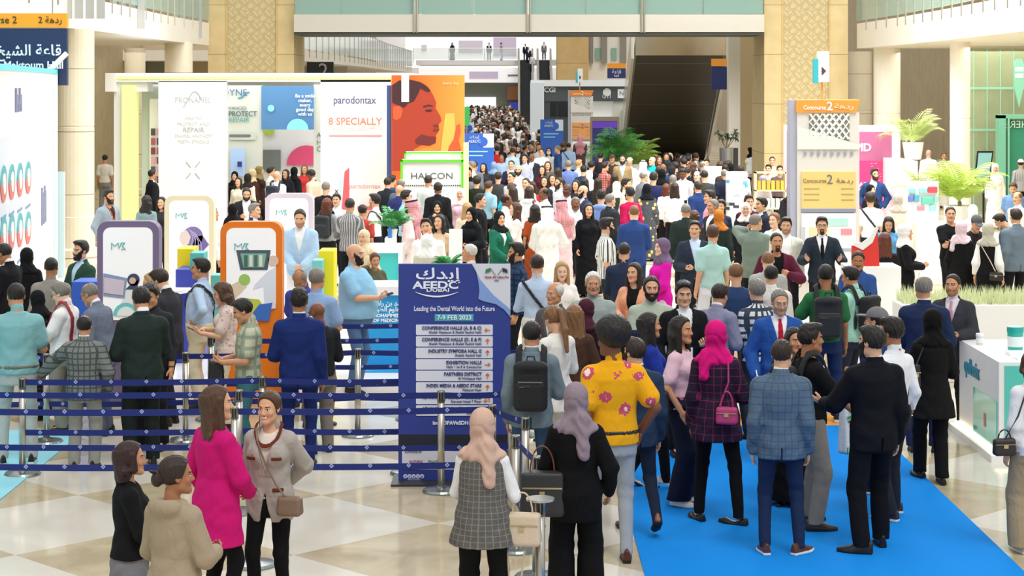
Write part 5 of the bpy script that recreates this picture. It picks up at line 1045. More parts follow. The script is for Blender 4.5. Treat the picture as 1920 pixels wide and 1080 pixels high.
@memo
def shoe_geo(kind, q):
    F = Fld((-.07, -.12, -.01), (.07, .23, .16), (.008, .012, .018)[q])
    X, Y, Z = F.all()
    hw = np.interp(Y, [-.09, -.03, .08, .13, .2], [.03, .034, .047, .043, .012])
    top = np.interp(Y, [-.09, -.02, .04, .1, .2], [.1, .105, .085, .055, .03]) if kind not in ('flat', 'heel') else np.interp(Y, [-.09, -.04, .0, .06, .12, .2], [.07, .06, .026, .03, .05, .028])
    if kind == 'heel': Z = Z-np.interp(Y, [-.08, -.02, .1], [.06, .05, .0])
    d = (np.sqrt((X/hw)**2+((Z)/top)**2)-1)*.03
    d = np.maximum(d, -Z); d = np.maximum(d, np.maximum(-.088-Y, Y-.195))
    F.v = d.astype(np.float32)
    if kind == 'heel': F.cone((0, -.07, 0.0), (0, -.07, .06), .007, .012, .005)
    P, Q = F.mesh(); return P, Q, (P[Q].mean(1)[:, 2] < .026).astype(int)
def rotm(ax, a):
    return np.array(Matrix.Rotation(a, 3, ax))
def nrm(v): v = np.array(v, float); return v/(np.linalg.norm(v)+1e-9)
def ik(a, c, l1, l2, pole):
    a = np.array(a, float); c = np.array(c, float); d = np.linalg.norm(c-a)
    if d > (l1+l2)*.995: c = a+(c-a)/d*(l1+l2)*.995; d = (l1+l2)*.995
    u = (c-a)/d; x = (l1*l1-l2*l2+d*d)/(2*d); h = math.sqrt(max(l1*l1-x*x, 0))
    p = np.array(pole, float); p = nrm(p-(p@u)*u)
    return a+u*x+p*h, c
ARM = {   # wrist (right side, standard 1.75 m frame), elbow pole, finger direction, palm normal, hand shape
 'down': ((.222, .03, .85), (.12, -1, 0), None, (-1, .1, 0), 'relax'),
 'relax': ((.25, .10, .90), (.5, -.8, 0), None, (-1, 0, 0), 'relax'),
 'fist': ((.235, .03, .86), (.15, -1, 0), None, (-1, .1, 0), 'grip'),
 'phone': ((.10, .30, 1.14), (.7, -.4, -1), (-.35, .9, .35), (-.3, -.1, 1), 'grip'),
 'look': ((.13, .27, 1.08), (.7, -.6, -1), (-.6, .8, .1), (-.2, -.2, 1), 'grip'),
 'type': ((.13, .29, 1.16), (.7, -.4, -1), (-.8, .6, -.1), (-.1, -.3, -1), 'point'),
 'ear': ((.125, .03, 1.50), (.9, .3, -1), (-.35, .1, 1), (-1, 0, .2), 'grip'),
 'pocket': ((.215, .05, .93), (1, -.9, 0), (-.2, .2, -1), (-1, 0, 0), 'relax'),
 'clasp': ((.07, .235, .96), (1, -.6, -.1), (-.9, .25, -.35), (0, -1, 0), 'grip'),
 'fold': ((-.06, .215, 1.15), (1, .1, -.7), (-1, -.1, .15), (0, -1, 0), 'relax'),
 'back': ((.05, -.21, .98), (1, -.2, .1), (-.9, -.1, -.3), (0, 1, 0), 'relax'),
 'hip': ((.205, .03, 1.04), (1, -.7, 0), (-.5, .4, -.6), (-1, 0, 0), 'relax'),
 'reach': ((.20, .50, 1.10), (.6, -.2, -1), (-.1, 1, .05), (-.8, 0, -.3), 'flat'),
 'shake': ((.17, .38, .98), (.6, -.2, -1), (-.1, 1, 0), (-1, 0, 0), 'grip'),
 'gesture': ((.24, .34, 1.16), (.6, -.5, -1), (-.1, .9, .35), (-.7, -.2, .6), 'flat'),
 'lapel': ((.14, .22, 1.20), (.9, -.3, -.8), (-.8, .1, .3), (0, -1, 0), 'grip'),
 'chin': ((.06, .20, 1.40), (.6, .2, -1), (-.3, .1, 1), (0, -1, .2), 'grip'),
 'strap': ((.15, .14, 1.30), (.8, -.2, -1), (-.3, .0, 1), (0, -1, .2), 'grip'),
 'offer': ((.24, .37, 1.10), (.7, -.3, -1), (.3, .9, .25), (-.6, .1, .7), 'flat'),
 'rail': ((.54, .24, 1.04), (.6, -.5, .2), (.3, .8, -.4), (0, -.2, -1), 'grip'),
 'raise': ((.22, .22, 1.55), (.8, .1, -1), (-.1, .3, 1), (0, 1, 0), 'flat'),
}
PM = [(.70, .15, .10), (.80, .165, .115), (.92, .172, .12), (1.02, .156, .112), (1.12, .152, .110), (1.25, .163, .120), (1.35, .168, .114), (1.405, .134, .090), (1.445, .088, .070), (1.485, .060, .058), (1.56, .05, .05)]
PF = [(.70, .15, .10), (.80, .165, .118), (.92, .178, .125), (1.02, .148, .108), (1.10, .134, .100), (1.25, .140, .108), (1.35, .142, .100), (1.405, .112, .080), (1.445, .072, .062), (1.485, .050, .050), (1.56, .045, .045)]
def prof(male, fat, off, flare=None):
    p = np.array(PM if male else PF, float)
    g = np.interp(p[:, 0], [.8, 1.0, 1.15, 1.35, 1.5], [.5, 1.0, 1.0, .5, .25])*fat
    p[:, 1] += g*.7+off; p[:, 2] += g*1.25+off
    yo = np.interp(p[:, 0], [.7, .95, 1.12, 1.4, 1.6], [0, .0, .01, -.012, -.015])+g*.55
    if flare:   # list of (z, rx, ry) replacing everything below its highest z
        zt = flare[0][0]; keep = p[:, 0] > zt
        fl = np.array(sorted(flare), float); fl[:, 1] += fat*.7; fl[:, 2] += fat*1.1; yo = np.concatenate([np.zeros(len(fl)), yo[keep]]); p = np.concatenate([fl, p[keep]])
    return p, yo
class Fig:
    """one posed figure in a standard 1.75 m frame, feet on z=0, facing +Y"""
    def __init__(s, male, fat, arms, lean, feet, turn, nod, tilt, q, hipz=.93, side=0.0):
        s.male, s.fat, s.q, s.lean = male, fat, q, lean
        s.pv = np.array([0, 0, .95]); s.R = rotm('X', -lean) @ rotm('Y', side); s.side = side
        T = lambda p: s.R @ (np.array(p, float)-s.pv)+s.pv
        s.T = T; s.sx = (.166 if male else .139)+fat*.25
        s.arm = []
        for sg, a in ((1, arms[0]), (-1, arms[1])):
            w_, pole, d, n, hp = ARM[a] if isinstance(a, str) else a
            m = np.array([sg, 1, 1.]); sh = T((sg*s.sx, -.01, 1.368))
            wt = np.array(w_)*m
            if fat > .03 and wt[1] > .15: wt[1] += fat*.9
            if abs(wt[2]) < .95 and abs(w_[1]) < .12: wt[0] += sg*fat*.5
            el, wr = ik(sh, T(wt), .285, .255, s.R @ (np.array(pole)*m))
            fd = nrm(wr-el) if d is None else nrm(s.R @ (nrm(d)*m)); pn = s.R @ (nrm(n)*m)
            s.arm.append((sg, sh, el, wr, fd, pn, hp))
        s.leg = []
        for sg, f in ((1, feet[0]), (-1, feet[1])):
            hp = np.array([sg*.092, 0, hipz-.02]); ank = np.array([f[0], f[1], .075+(f[2] if len(f) > 2 else 0)])
            kn, an = ik(hp, ank, .43, .425, (sg*.15, 1, 0)); yaw = f[3] if len(f) > 3 else -sg*.15
            s.leg.append((sg, hp, kn, an, yaw))
        hc = T((0, .012, 1.632)); s.HM = np.eye(4)
        s.HM[:3, :3] = (rotm('X', -lean*.5) @ rotm('Z', turn) @ rotm('X', -nod) @ rotm('Y', tilt))
        base = T((0, -.025, 1.49)); s.HM[:3, 3] = base+s.HM[:3, :3] @ np.array([0, .037, .142])
    def torso(s, F, P, Y0, zt, zb, k=.02, slope=0.0):
        lo = (-.5, -.45, zb-.05); hi = (.5, .55, zt+.12)
        sl, (X, Y, Z) = F.sub(lo, hi)
        if s.lean or s.side:
            an = sstep(.88, 1.12, Z)
            for ax, a in ((0, -s.lean), (1, s.side)):
                if not a: continue
                c, q = np.cos(-an*a), np.sin(-an*a)
                if ax == 0: Y, Z = c*Y-q*(Z-.95), q*Y+c*(Z-.95)+.95
                else: X, Z = c*X+q*(Z-.95), -q*X+c*(Z-.95)+.95
        rx = np.interp(Z, P[:, 0], P[:, 1]); ry = np.interp(Z, P[:, 0], P[:, 2]); yo = np.interp(Z, P[:, 0], Y0)
        n = np.sqrt((X/rx)**2+((Y-yo)/ry)**2); d = (n-1)*np.minimum(rx, ry)
        d = np.maximum(d, Z-zt+slope*np.maximum(Y, 0)); d = np.maximum(d, zb-Z)
        F.v[sl] = smin(F.v[sl], d, k)
        return sl, X, Y, Z, d
    def bounds(s, zlo=-.02, zhi=1.62):
        pts = [p for a in s.arm for p in (a[1], a[2], a[3])]+[p for l in s.leg for p in (l[2], l[3])]
        A = np.array(pts); lo = A.min(0)-.12; hi = A.max(0)+.12
        lo[0] = min(lo[0], -.42); hi[0] = max(hi[0], .42); lo[1] = min(lo[1], -.32); hi[1] = max(hi[1], .36+s.fat)
        top = s.T((0, 0, zhi))
        hi[1] = max(hi[1], top[1]+.2); lo[1] = min(lo[1], top[1]-.2); hi[0] = max(hi[0], top[0]+.25); lo[0] = min(lo[0], top[0]-.25)
        lo[2] = zlo; hi[2] = max(zhi, hi[2]); return lo, hi
    def sleeves(s, F, ro, upto, k=.03, puff=0):
        """upto: 'long', 'short', 'elbow' or 'none'"""
        r0, r1, r2 = (.056, .043, .032) if s.male else (.047, .037, .027)
        r0 += s.fat*.12; r1 += s.fat*.08
        for sg, sh, el, wr, fd, pn, hp in s.arm:
            if upto == 'none': F.cone(s.T((sg*(s.sx-.05), -.01, 1.385)), sh, r0*.8, r0*.85, k); continue
            F.cone(s.T((sg*(s.sx-.07), -.012, 1.396)), sh, r0*.72+ro, r0*.92+ro, k)
            if upto == 'short':
                e = sh+(el-sh)*.68; F.cone(sh, e, r0*.92+ro, r1+ro+.012, k); continue
            F.cone(sh, el, r0*.92+ro, r1+ro+puff, k)
            if upto == 'elbow': continue
            e = wr-nrm(wr-el)*.012 if upto == 'long' else wr+nrm(wr-el)*.004
            if upto == 'cuff': F.cone(wr-nrm(wr-el)*.03, wr+nrm(wr-el)*.008, r2+.006, r2+.006, 0); continue
            F.cone(el, e, r1+ro+puff, r2+ro*.8+puff*.3, .015)
    def body(s, cover):
        """the skin: torso, limbs, hands and head as one mesh"""
        q = s.q; lo, hi = s.bounds(); F = Fld(lo, hi, (.016, .022, .03)[q]); sh_ = (.006, .012, .018)[q]
        P, Y0 = prof(s.male, s.fat, -sh_); s.torso(F, P, Y0, 1.5, .84)
        r0, r1, r2 = (.054, .042, .030) if s.male else (.045, .036, .0255)
        for sg, a, el, wr, fd, pn, hp in s.arm:
            t0 = r0-sh_; F.cone(s.T((sg*(s.sx-.06), -.01, 1.38)), a, t0*.75, t0*.9, .02); F.cone(a, el, t0, r1+s.fat*.06-(sh_ if cover else 0), .02); F.cone(el, wr, r1+s.fat*.05-(sh_ if cover else 0), r2, .01)
        for sg, h_, kn, an, yaw in s.leg:
            F.cone(h_, kn, .076, .052, .03); F.cone(kn, an, .05, .034, .01); F.cone(an, (an[0]+sg*.01, an[1]+(.11 if an[2] < .1 else .02), an[2]-(.045 if an[2] < .1 else .05)), .034, .024, .01)
        F.cone(s.T((0, -.03, 1.42)), s.T((0, -.027, 1.53)), .05, .046, .03)
        P, Q = F.mesh(); Ps, Qs, ms = [P], [Q], [np.zeros(len(Q), int)]; n = len(P)
        hp_, hq, hm = head_geo(q, s.male, getattr(s, 'smile', False))
        Ps.append(hp_ @ s.HM[:3, :3].T+s.HM[:3, 3]); Qs.append(hq+n); ms.append(hm); n += len(hp_)
        for sg, a, el, wr, fd, pn, hp in s.arm:
            gp, gq = hand_geo(q, hp); fdv = nrm(fd); z = nrm(-(pn-(pn@fdv)*fdv)); x = np.cross(fdv, z)
            g = gp*np.array([1 if sg > 0 else -1, 1, 1.])*(.98 if s.male else .9)
            Ps.append(g @ np.stack([x, fdv, z])+wr); Qs.append((gq if sg > 0 else gq[:, ::-1])+n); ms.append(np.zeros(len(gq), int)); n += len(gp)
        return np.concatenate(Ps), np.concatenate(Qs), np.concatenate(ms)
    def top(s, off=.012, hem=.93, sleeve='long', ztop=1.478, V=None, collar=None, flare=None, slope=.22, hood=False, lapel=False, puff=0, slit=False, round_neck=0, sk=.02, openfront=False, wr=1.0):
        q = s.q; lo, hi = s.bounds(hem-.06, 1.56)
        F = Fld(lo, hi, GRES[q]); P, Y0 = prof(s.male, s.fat, off, flare)
        if not s.male:
            for sg in (-1, 1): F.ell(s.T((sg*.07, .075+s.fat, 1.265)), (.072+off, .062+off, .07+off), .03)
        sl, X, Y, Z, d = s.torso(F, P, Y0, ztop, hem, .03, slope)
        s.sleeves(F, off+(.004 if off > .015 else 0), sleeve, sk, puff)
        A = F.v[sl]
        # cloth folds
        A = A+wr*(.0030*np.sin(38*Z+9*np.abs(X)+3*np.sin(17*X+2))*sstep(1.32, 1.15, Z)+.0022*np.sin(70*X+5*np.sin(11*Z))*sstep(1.1, .9, Z))
        A = np.maximum(A, hem-Z)
        if lapel:
            zb = V; vh = np.clip((Z-zb)/(1.47-zb), 0, 1)*.085
            A = A-np.where((Y > 0) & (np.abs(X) < vh+.055) & (Z > zb-.02), .007, 0)-np.where((Y > 0) & (np.abs(np.abs(X)-.10) < .065) & (np.abs(Z-.98) < .028), .005, 0)
        if V: 
            vh = np.clip((Z-V)/(1.47-V), 0, 1.3)*.085 if not openfront else np.interp(Z, [hem, 1.1, 1.47], [.10, .05, .085])
            A = np.where(Y > 0, np.maximum(A, vh-np.abs(X) if not openfront else vh-np.abs(X)), A)
            if not openfront: pass
        if V and not openfront: A = np.where((Y > 0) & (Z < V), np.maximum(A, np.where(Z < V-.14, (V-.14-Z)*.22, -1)-np.abs(X)), A)
        if round_neck: A = np.maximum(A, round_neck-np.sqrt(X**2+(Y-.03)**2*.6+(Z-1.50)**2))
        if slit: A = np.where(Y < 0, np.maximum(A, np.where(Z < .90, .005-np.abs(X), -1)), A)
        F.v[sl] = A
        if collar == 'shirt': F.cone(s.T((0, -.02, 1.455)), s.T((0, -.018, 1.516)), .066, .061, .006)
        if collar == 'jacket':
            sl2, (X2, Y2, Z2) = F.sub(s.T((0, 0, 1.48))-.13, s.T((0, 0, 1.48))+.13)
            c = s.T((0, -.02, 1.44)); e = s.T((0, -.022, 1.480)); ab = e-c; L = ab@ab
            t = np.clip(((X2-c[0])*ab[0]+(Y2-c[1])*ab[1]+(Z2-c[2])*ab[2])/L, 0, 1)
            dd = np.sqrt((X2-c[0]-t*ab[0])**2+(Y2-c[1]-t*ab[1])**2+(Z2-c[2]-t*ab[2])**2)-(.082-.010*t)
            dd = np.maximum(dd, (Y2-c[1]-.03)); F.v[sl2] = smin(F.v[sl2], dd, .008)
        if hood: F.ell(s.T((0, -.10, 1.44)), (.13, .075, .075), .03); F.ell(s.T((0, -.075, 1.50)), (.07, .06, .03), .02, True)
        return F.mesh()
    def bottom(s, fit='reg', hem=.06, top=1.0, off=.004):
        q = s.q; lo, hi = s.bounds(hem-.06, 1.05); hi[2] = 1.08; F = Fld(lo, hi, (.0125, .019, .028)[q])
        P, Y0 = prof(s.male, s.fat, off+.004); s.torso(F, P, Y0, top, .775, .02)
        R = {'slim': (.088, .060, .046), 'reg': (.096, .076, .068), 'wide': (.10, .098, .115), 'jeans': (.092, .068, .058)}[fit]
        for sg, h_, kn, an, yaw in s.leg:
            e = an+nrm(an-kn)*.035; F.cone(h_+np.array([0, 0, .02]), kn, R[0], R[1], .02); F.cone(kn, e, R[1], R[2], .02)
        X, Y, Z = F.all(); F.v += .0022*np.sin(34*Z+14*X+9*Y+2.5*np.sin(13*Z))*sstep(.85, .6, Z)
        F.v = np.maximum(F.v, hem+max(0, min(s.leg[0][3][2], s.leg[1][3][2])-.08)-Z)
        return F.mesh()
    def patch(s, off, thick, region, zr=(.7, 1.55), res=None, extra=0):
        """a strap, tie or belt lying on the torso: region(X, Y, Z) < 0 inside"""
        lo, hi = s.bounds(zr[0]-.05, zr[1]+.05); F = Fld(lo, hi, res or (.008, .012, .018)[s.q])
        P, Y0 = prof(s.male, s.fat, off)
        if not s.male:
            for sg in (-1, 1): F.ell(s.T((sg*.07, .075+s.fat, 1.265)), (.072+off, .062+off, .07+off), .03)
        sl, X, Y, Z, d = s.torso(F, P, Y0, 1.53, .7, .03)
        for sg, sh, el, wr, fd, pn, hp in s.arm: F.cone(s.T((sg*(s.sx-.07), -.01, 1.425)), sh, .05+off, .05+off, .03)
        A = F.v; B = np.maximum(A-thick, -(A+thick)); sb = np.full_like(B, 1.0)
        sb[sl] = np.maximum(B[sl], region(X, Y, Z)); F.v = sb
        return F.mesh()
_MESH = {}
def part(name, key, gen, mats, parent, M=None):
    """one mesh part of a figure; figures of one build and pose share mesh data, colours sit on the object"""
    if key not in _MESH:
        g = gen(); me = mk_mesh(name, g[0], g[1], g[2] if len(g) > 2 else None)
        for _ in mats: me.materials.append(mats[_] if isinstance(mats, dict) else _)
        _MESH[key] = me
    o = bpy.data.objects.new(name, _MESH[key]); C.objects.link(o)
    for i, m in enumerate(mats):
        o.material_slots[i].link = 'OBJECT'; o.material_slots[i].material = m
    if parent: o.parent = parent
    if M is not None: o.matrix_local = Matrix(M.tolist())
    return o
HC = {'black': '#17130f', 'dark': '#2a1c13', 'brown': '#4a2f1c', 'lightbrown': '#7a5635', 'blonde': '#a98758', 'grey': '#77716a', 'white': '#cfcac2', 'auburn': '#5b2b1b', 'maroon': '#2d1414'}
WALK = ((.08, .20), (-.08, -.22, .06)); STAND = ((.11, .02), (-.11, -.02)); WIDE = ((.17, .0), (-.17, 0)); CLOSE = ((.07, .05), (-.07, -.04))
OUT = {  # garments: outer layer, inner layer
 'suit': dict(j=1), 'blazer': dict(j=1), 'blazer_open': dict(j=1, openf=1),
 'shirt': dict(sleeve='long', hem=.93, collar='shirt', off=.008), 'shirt_out': dict(sleeve='long', hem=.84, collar='shirt', off=.02), 'rolled': dict(sleeve='elbow', hem=.93, collar='shirt', off=.008),
 'polo': dict(sleeve='short', hem=.88, collar='shirt', off=.02), 'sshirt': dict(sleeve='short', hem=.86, collar='shirt', off=.022), 'tee': dict(sleeve='short', hem=.90, round_neck=.075, off=.019),
 'jumper': dict(sleeve='long', hem=.90, off=.02, round_neck=.072), 'blouse': dict(sleeve='long', hem=.88, off=.021, round_neck=.07), 'tank': dict(sleeve='none', hem=.9, round_neck=.1, off=.018),
 'hoodie': dict(sleeve='long', hem=.84, off=.032, hood=True), 'tunic': dict(sleeve='long', hem=.70, off=.022, round_neck=.065, flare=[(1.02, .17, .135), (.7, .215, .17)]),
 'coat': dict(sleeve='long', hem=.55, off=.03, flare=[(1.02, .185, .145), (.55, .235, .19)]), 'longcoat': dict(sleeve='long', hem=.30, off=.03, flare=[(1.02, .185, .145), (.3, .26, .22)]),
 'abaya': dict(sleeve='long', hem=.05, off=.03, puff=.02, flare=[(1.2, .185, .15), (.8, .215, .18), (.05, .27, .24)]),
 'thobe': dict(sleeve='long', hem=.05, off=.03, collar='shirt', puff=.008, flare=[(1.1, .19, .15), (.8, .20, .165), (.05, .23, .20)]),
 'dress': dict(sleeve='short', hem=.15, off=.02, round_neck=.075, flare=[(1.05, .15, .12), (.85, .19, .15), (.15, .24, .20)]),
 'vest': dict(sleeve='none', hem=.74, off=.026, flare=[(1.1, .16, .125), (.9, .20, .155), (.74, .235, .185)]),
}
NAMES = {'suit': 'jacket', 'blazer': 'jacket', 'blazer_open': 'jacket', 'shirt': 'shirt', 'shirt_out': 'shirt', 'rolled': 'shirt', 'polo': 'polo_shirt', 'sshirt': 'shirt', 'tee': 'tee_shirt', 'jumper': 'jumper', 'tank': 'top', 'vest': 'waistcoat'}
def person(px, top, h, face, sex, wear, c1, label='', c2='#e9e9ea', tr='#1b1c22', hair='short', hc='black', skin=1, arms=('down', 'down'), lean=0, turn=0, nod=0, tilt=0, feet=STAND,
           fat=0.0, beard=None, glasses=None, tie=None, pat=None, fit='reg', shoe='dress', shc='#17130f', hj=None, smile=False, fam='people in the hall crowd', lanyard=None, belt=None, d=None, under=None, hem=None, q=None, side=0, wear_kw=None, wr=1.0, niq=False, label_only=None):
    if d is None: d = FPX*(CAMH-h)/(top-HOR)
    if q is None: q = 0 if d < 21.5 else (1 if d < 42 else 2)
    male = sex == 'm'; R = math.radians
    arms = (arms, arms) if isinstance(arms, str) else arms
    gk = (male, fat, arms, lean, feet, turn, nod, tilt, q, side)
    s = h/1.75
    fg = _G.get(('fig',)+gk)
    if fg is None:
        fg = Fig(male, fat, arms, R(lean), feet, R(turn), R(nod), R(tilt), q, side=R(side), hipz=.93-(.03 if feet in (WALK,) else 0)); _G[('fig',)+gk] = fg
    fg.smile = smile
    o = OUT[wear]; kw = {k: v for k, v in o.items() if k not in ('j', 'openf')}
    bare = (kw.get('sleeve') in ('short', 'none', 'elbow'))
    sk = SKIN[skin]; skm = mat(sk, .5, spec=.35, name='skin'); lipc = tuple(a*b for a, b in zip(srgb(sk), (.78, .45, .42)))
    hcol = HC.get(hc, hc); lens_ = mat('#f2efe9', .3, name='eye_white'); iris = mat('#20140e', .25, name='iris')
    root = part('person', ('b', gk, smile, bare), lambda: fg.body(not bare), [skm, mat(lipc, .45, name='lips'), lens_, iris, mat(hcol, .8, name='eyebrow')], None)
    root.location = (wx(px, d), d, 0); root.rotation_euler = (0, 0, -R(face)); root.scale = (s, s, s)
    tag(root, label, 'person', fam)
    root['head_top'] = h
    del root['head_top']
    HM = fg.HM
    if hj is not None:
        st, colr = (hj if isinstance(hj, tuple) else ('hijab', hj))
        part('headdress' if st.startswith('ghutra') else 'headscarf', ('h', st, q), lambda: hair_geo(st, q), [cloth(colr, ('plaid', '#c4626b', 60, .5) if st == 'ghutra' and colr == 'redcheck' else None) if colr != 'redcheck' else cloth('#ead5d5', ('plaid', '#c2707a', 55, .5))], root, HM)
        if st == 'ghutra':
            def ring():
                b = MB(); 
                for dz in (0, .014):
                    pts = [(.093*math.cos(a), -.022+.112*math.sin(a), .082+dz-.02*math.sin(a)) for a in np.linspace(0, 2*math.pi, 25)]
                    b.tube(pts, .0075, 6)
                return b
            if ('agal',) not in _MESH: _MESH[('agal',)] = ring().mesh('agal', [mat('#0c0c0d', .7)], True)
            a_ = bpy.data.objects.new('head_ring', _MESH[('agal',)]); C.objects.link(a_); a_.parent = root; a_.matrix_local = Matrix(HM.tolist())
    elif hair and hair != 'bald':
        nm = 'cap' if hair in ('cap', 'kufi') else 'hair'
        if nm == 'cap': part('hair', ('h', 'crop', q), lambda: hair_geo('crop', q), [hairmat(HC['black'])], root, HM)
        part(nm, ('h', hair, q), lambda: hair_geo(hair, q), [hairmat(hcol) if nm == 'hair' else mat(hcol, .9)], root, HM)
    if beard: part('moustache' if beard == 'moustache' else 'beard', ('bd', beard, q), lambda: beard_geo(beard, q, male), [mat(hcol if beard != 'stubble' else tuple(.55*a+.45*b for a, b in zip(srgb(sk), srgb(hcol))), .8, bump=.5, bscale=150, name='beard')], root, HM)
    if glasses:
        def gl():
            b = MB()
            for sg in (-1, 1):
                b.tube([(sg*.033+.022*math.cos(a), .104-.10*(.022*math.cos(a)*sg), .0+.016*math.sin(a)) for a in np.linspace(0, 2*math.pi, 15)], .0018, 5)
                b.tube([(sg*.055, .10, .004), (sg*.08, .05, .004), (sg*.084, .0, .0)], .0018, 5)
            b.tube([(-.012, .106, .003), (.012, .106, .003)], .0018, 5); return b
        k = ('gl', glasses)
        if k not in _MESH: _MESH[k] = gl().mesh('glasses', [mat('#1a1a1c' if glasses == 'dark' else '#8a8278', .3, .3)], True)
        a_ = bpy.data.objects.new('glasses', _MESH[k]); C.objects.link(a_); a_.parent = root; a_.matrix_local = Matrix(HM.tolist())
    cm = cloth(c1, pat); P = lambda nm, key, gen, m: part(nm, (nm, key, gk), gen, [m] if not isinstance(m, list) else m, root)
    if 'j' in o:
        V = 1.12 if not o.get('openf') else 1.0; hm = hem or (.79 if male else .80)
        P('jacket', (wear, hm), lambda: fg.top(off=.028, hem=hm, sleeve='long', V=V, collar='jacket', lapel=True, slit=male, openfront=bool(o.get('openf')), slope=.1), cm)
        un = under or ('shirt' if male else 'blouse')
        P('shirt', 'in'+un, lambda: fg.top(off=.010, hem=.92, sleeve='cuff' if un == 'shirt' else 'none', collar='shirt' if un == 'shirt' else None, round_neck=0 if un == 'shirt' else .075), cloth(c2))
    else:
        if hem: kw['hem'] = hem
        if wear_kw: kw.update(wear_kw)
        kk = (wear, hem, tuple(sorted((wear_kw or {}).items())) if wear_kw and 'flare' not in wear_kw else str(wear_kw))
        P(NAMES.get(wear, wear), kk, lambda: fg.top(wr=wr, **kw), cm)
        if wear == 'vest': P('shirt', 'vestin', lambda: fg.top(off=.008, hem=.93, sleeve='long', puff=.006), cloth(c2))
    if tie:
        def rg(X, Y, Z):
            w_ = np.interp(Z, [.98, 1.02, 1.12, 1.40, 1.43, 1.47], [.0, .036, .036, .022, .014, .024]); return np.maximum(np.maximum(np.abs(X)-w_, -Y), np.maximum(.98-Z, Z-1.46))
        P('necktie', 'tie', lambda: fg.patch(.016, .007, rg, (.95, 1.5)), cloth(tie))
    if lanyard:
        def rg2(X, Y, Z): return np.maximum(np.maximum(np.abs(np.abs(X)-np.clip((Z-1.13)*.22, .004, 1))-.008, -Y), np.maximum(1.10-Z, Z-1.44))
        P('lanyard', 'lan', lambda: fg.patch(.034, .005, rg2, (1.05, 1.5), .01), cloth(lanyard))
        def rg3(X, Y, Z): return np.maximum(np.maximum(np.abs(X)-.045, -Y), np.abs(Z-1.05)-.055)
        P('name_badge', 'bdg', lambda: fg.patch(.036, .005, rg3, (.95, 1.15), .01), mat('#f3f3f3', .4))
    long_ = wear in ('abaya', 'thobe')
    if tr and not long_:
        if tr[0] == '~':
            P('skirt', 'sk', lambda: fg.top(off=.012, hem=.45, sleeve='none', ztop=1.0, flare=[(1.0, .155, .12), (.85, .19, .145), (.45, .21, .17)], slope=0), cloth(tr[1:]))
        else:
            tk = wear in ('shirt', 'rolled'); P('trousers', (fit, tk), lambda: fg.bottom(fit, top=1.0 if tk else .97, off=.012 if tk else .003), cloth(tr))
    if belt: 
        P('belt', 'belt', lambda: fg.patch(.020, .006, lambda X, Y, Z: np.abs(Z-.955)-.016, (.85, 1.05), .011), mat(belt, .4))
    for sg, h_, kn, an, yaw in fg.leg:
        o2 = part('shoe', ('shoe', shoe, q), lambda: shoe_geo(shoe, q), [mat(shc, .35, name='shoe_leather'), mat('#e8e6e0' if shoe == 'sneaker' else '#0d0c0b', .6, name='sole')], root)
        o2.location = (an[0], an[1], max(0, an[2]-.075)); o2.rotation_euler = (0, 0, yaw)
        if an[2] > .1: o2.rotation_euler = (-.5, 0, yaw); o2.location.z += .01
    return root, fg
# ---------------------------------------------------------------- who stands where
PEOPLE = []
def P(px, top, h, face, sex, wear, c1, label, **k):
    PEOPLE.append(dict(px=px, top=top, h=h, face=face, sex=sex, wear=wear, c1=c1, label=label, **k)); return PEOPLE[-1]
LK, BK, W, G = 'look', 'back', '#e8e8e8', '#8b9097'
SLIM = dict(fit='slim')
# -- front row
P(243, 830, 1.55, 75, 'f', 'jumper', '#141417', 'person in black cardigan and grey skirt with glasses, turned right, bottom left', hair='shoulder', hc='maroon', tr='~#77767a', glasses='light', arms=('clasp', 'clasp'), skin=2, shoe='flat', d=12.62)
P(327, 857, 1.62, 30, 'f', 'hoodie', '#a3927b', 'person in beige hooded top, back turned, beside the black cardigan', hair='bun', hc='dark', turn=-42, tr='#1d1f26', arms=('look', 'look'), skin=3, d=11.72)
P(405, 725, 1.73, 50, 'f', 'coat', '#c4166c', 'person in long hot pink blazer and slim black trousers by the barrier', hair='long', hc='brown', turn=-25, tr='#121214', fit='slim', arms=('clasp', 'relax'), shoe='heel', skin=1, wear_kw=dict(flare=[(1.05, .175, .135), (.92, .208, .158), (.62, .245, .185)], hem=.62, collar='jacket'), hc2=1, d=13.75)
P(507, 735, 1.64, 192, 'f', 'blazer', '#a9a199', 'person in grey jacket with brown pocket flaps and a crossbody bag, facing us', hair='bun', hc='brown', turn=-8, nod=4, smile=True, tr='#121214', fit='slim', arms=('back', 'back'), skin=1, c2='#e5ddd0', shoe='flat', hem=.74, special='trim', d=14.15)
P(905, 768, 1.62, 8, 'f', 'vest', '#5e5c58', 'person in nude headscarf and long grey checked waistcoat, back turned', hj=('hijab_tail', '#c9a795'), pat=('plaid', '#86817a', 24, .10), c2='#e9e8e6', tr='#141416', arms=('look', 'clasp'), skin=2, fat=.03, turn=6, d=13.4)
P(1080, 720, 1.70, 2, 'f', 'blazer', '#0f0f10', 'person in mauve headscarf and loose black trouser suit, back turned', hj=('hijab_tail', '#8d7d86'), tr='#0e0e0f', fit='wide', arms=('relax', 'look'), skin=2, fat=.01, hem=.70, d=14.2)
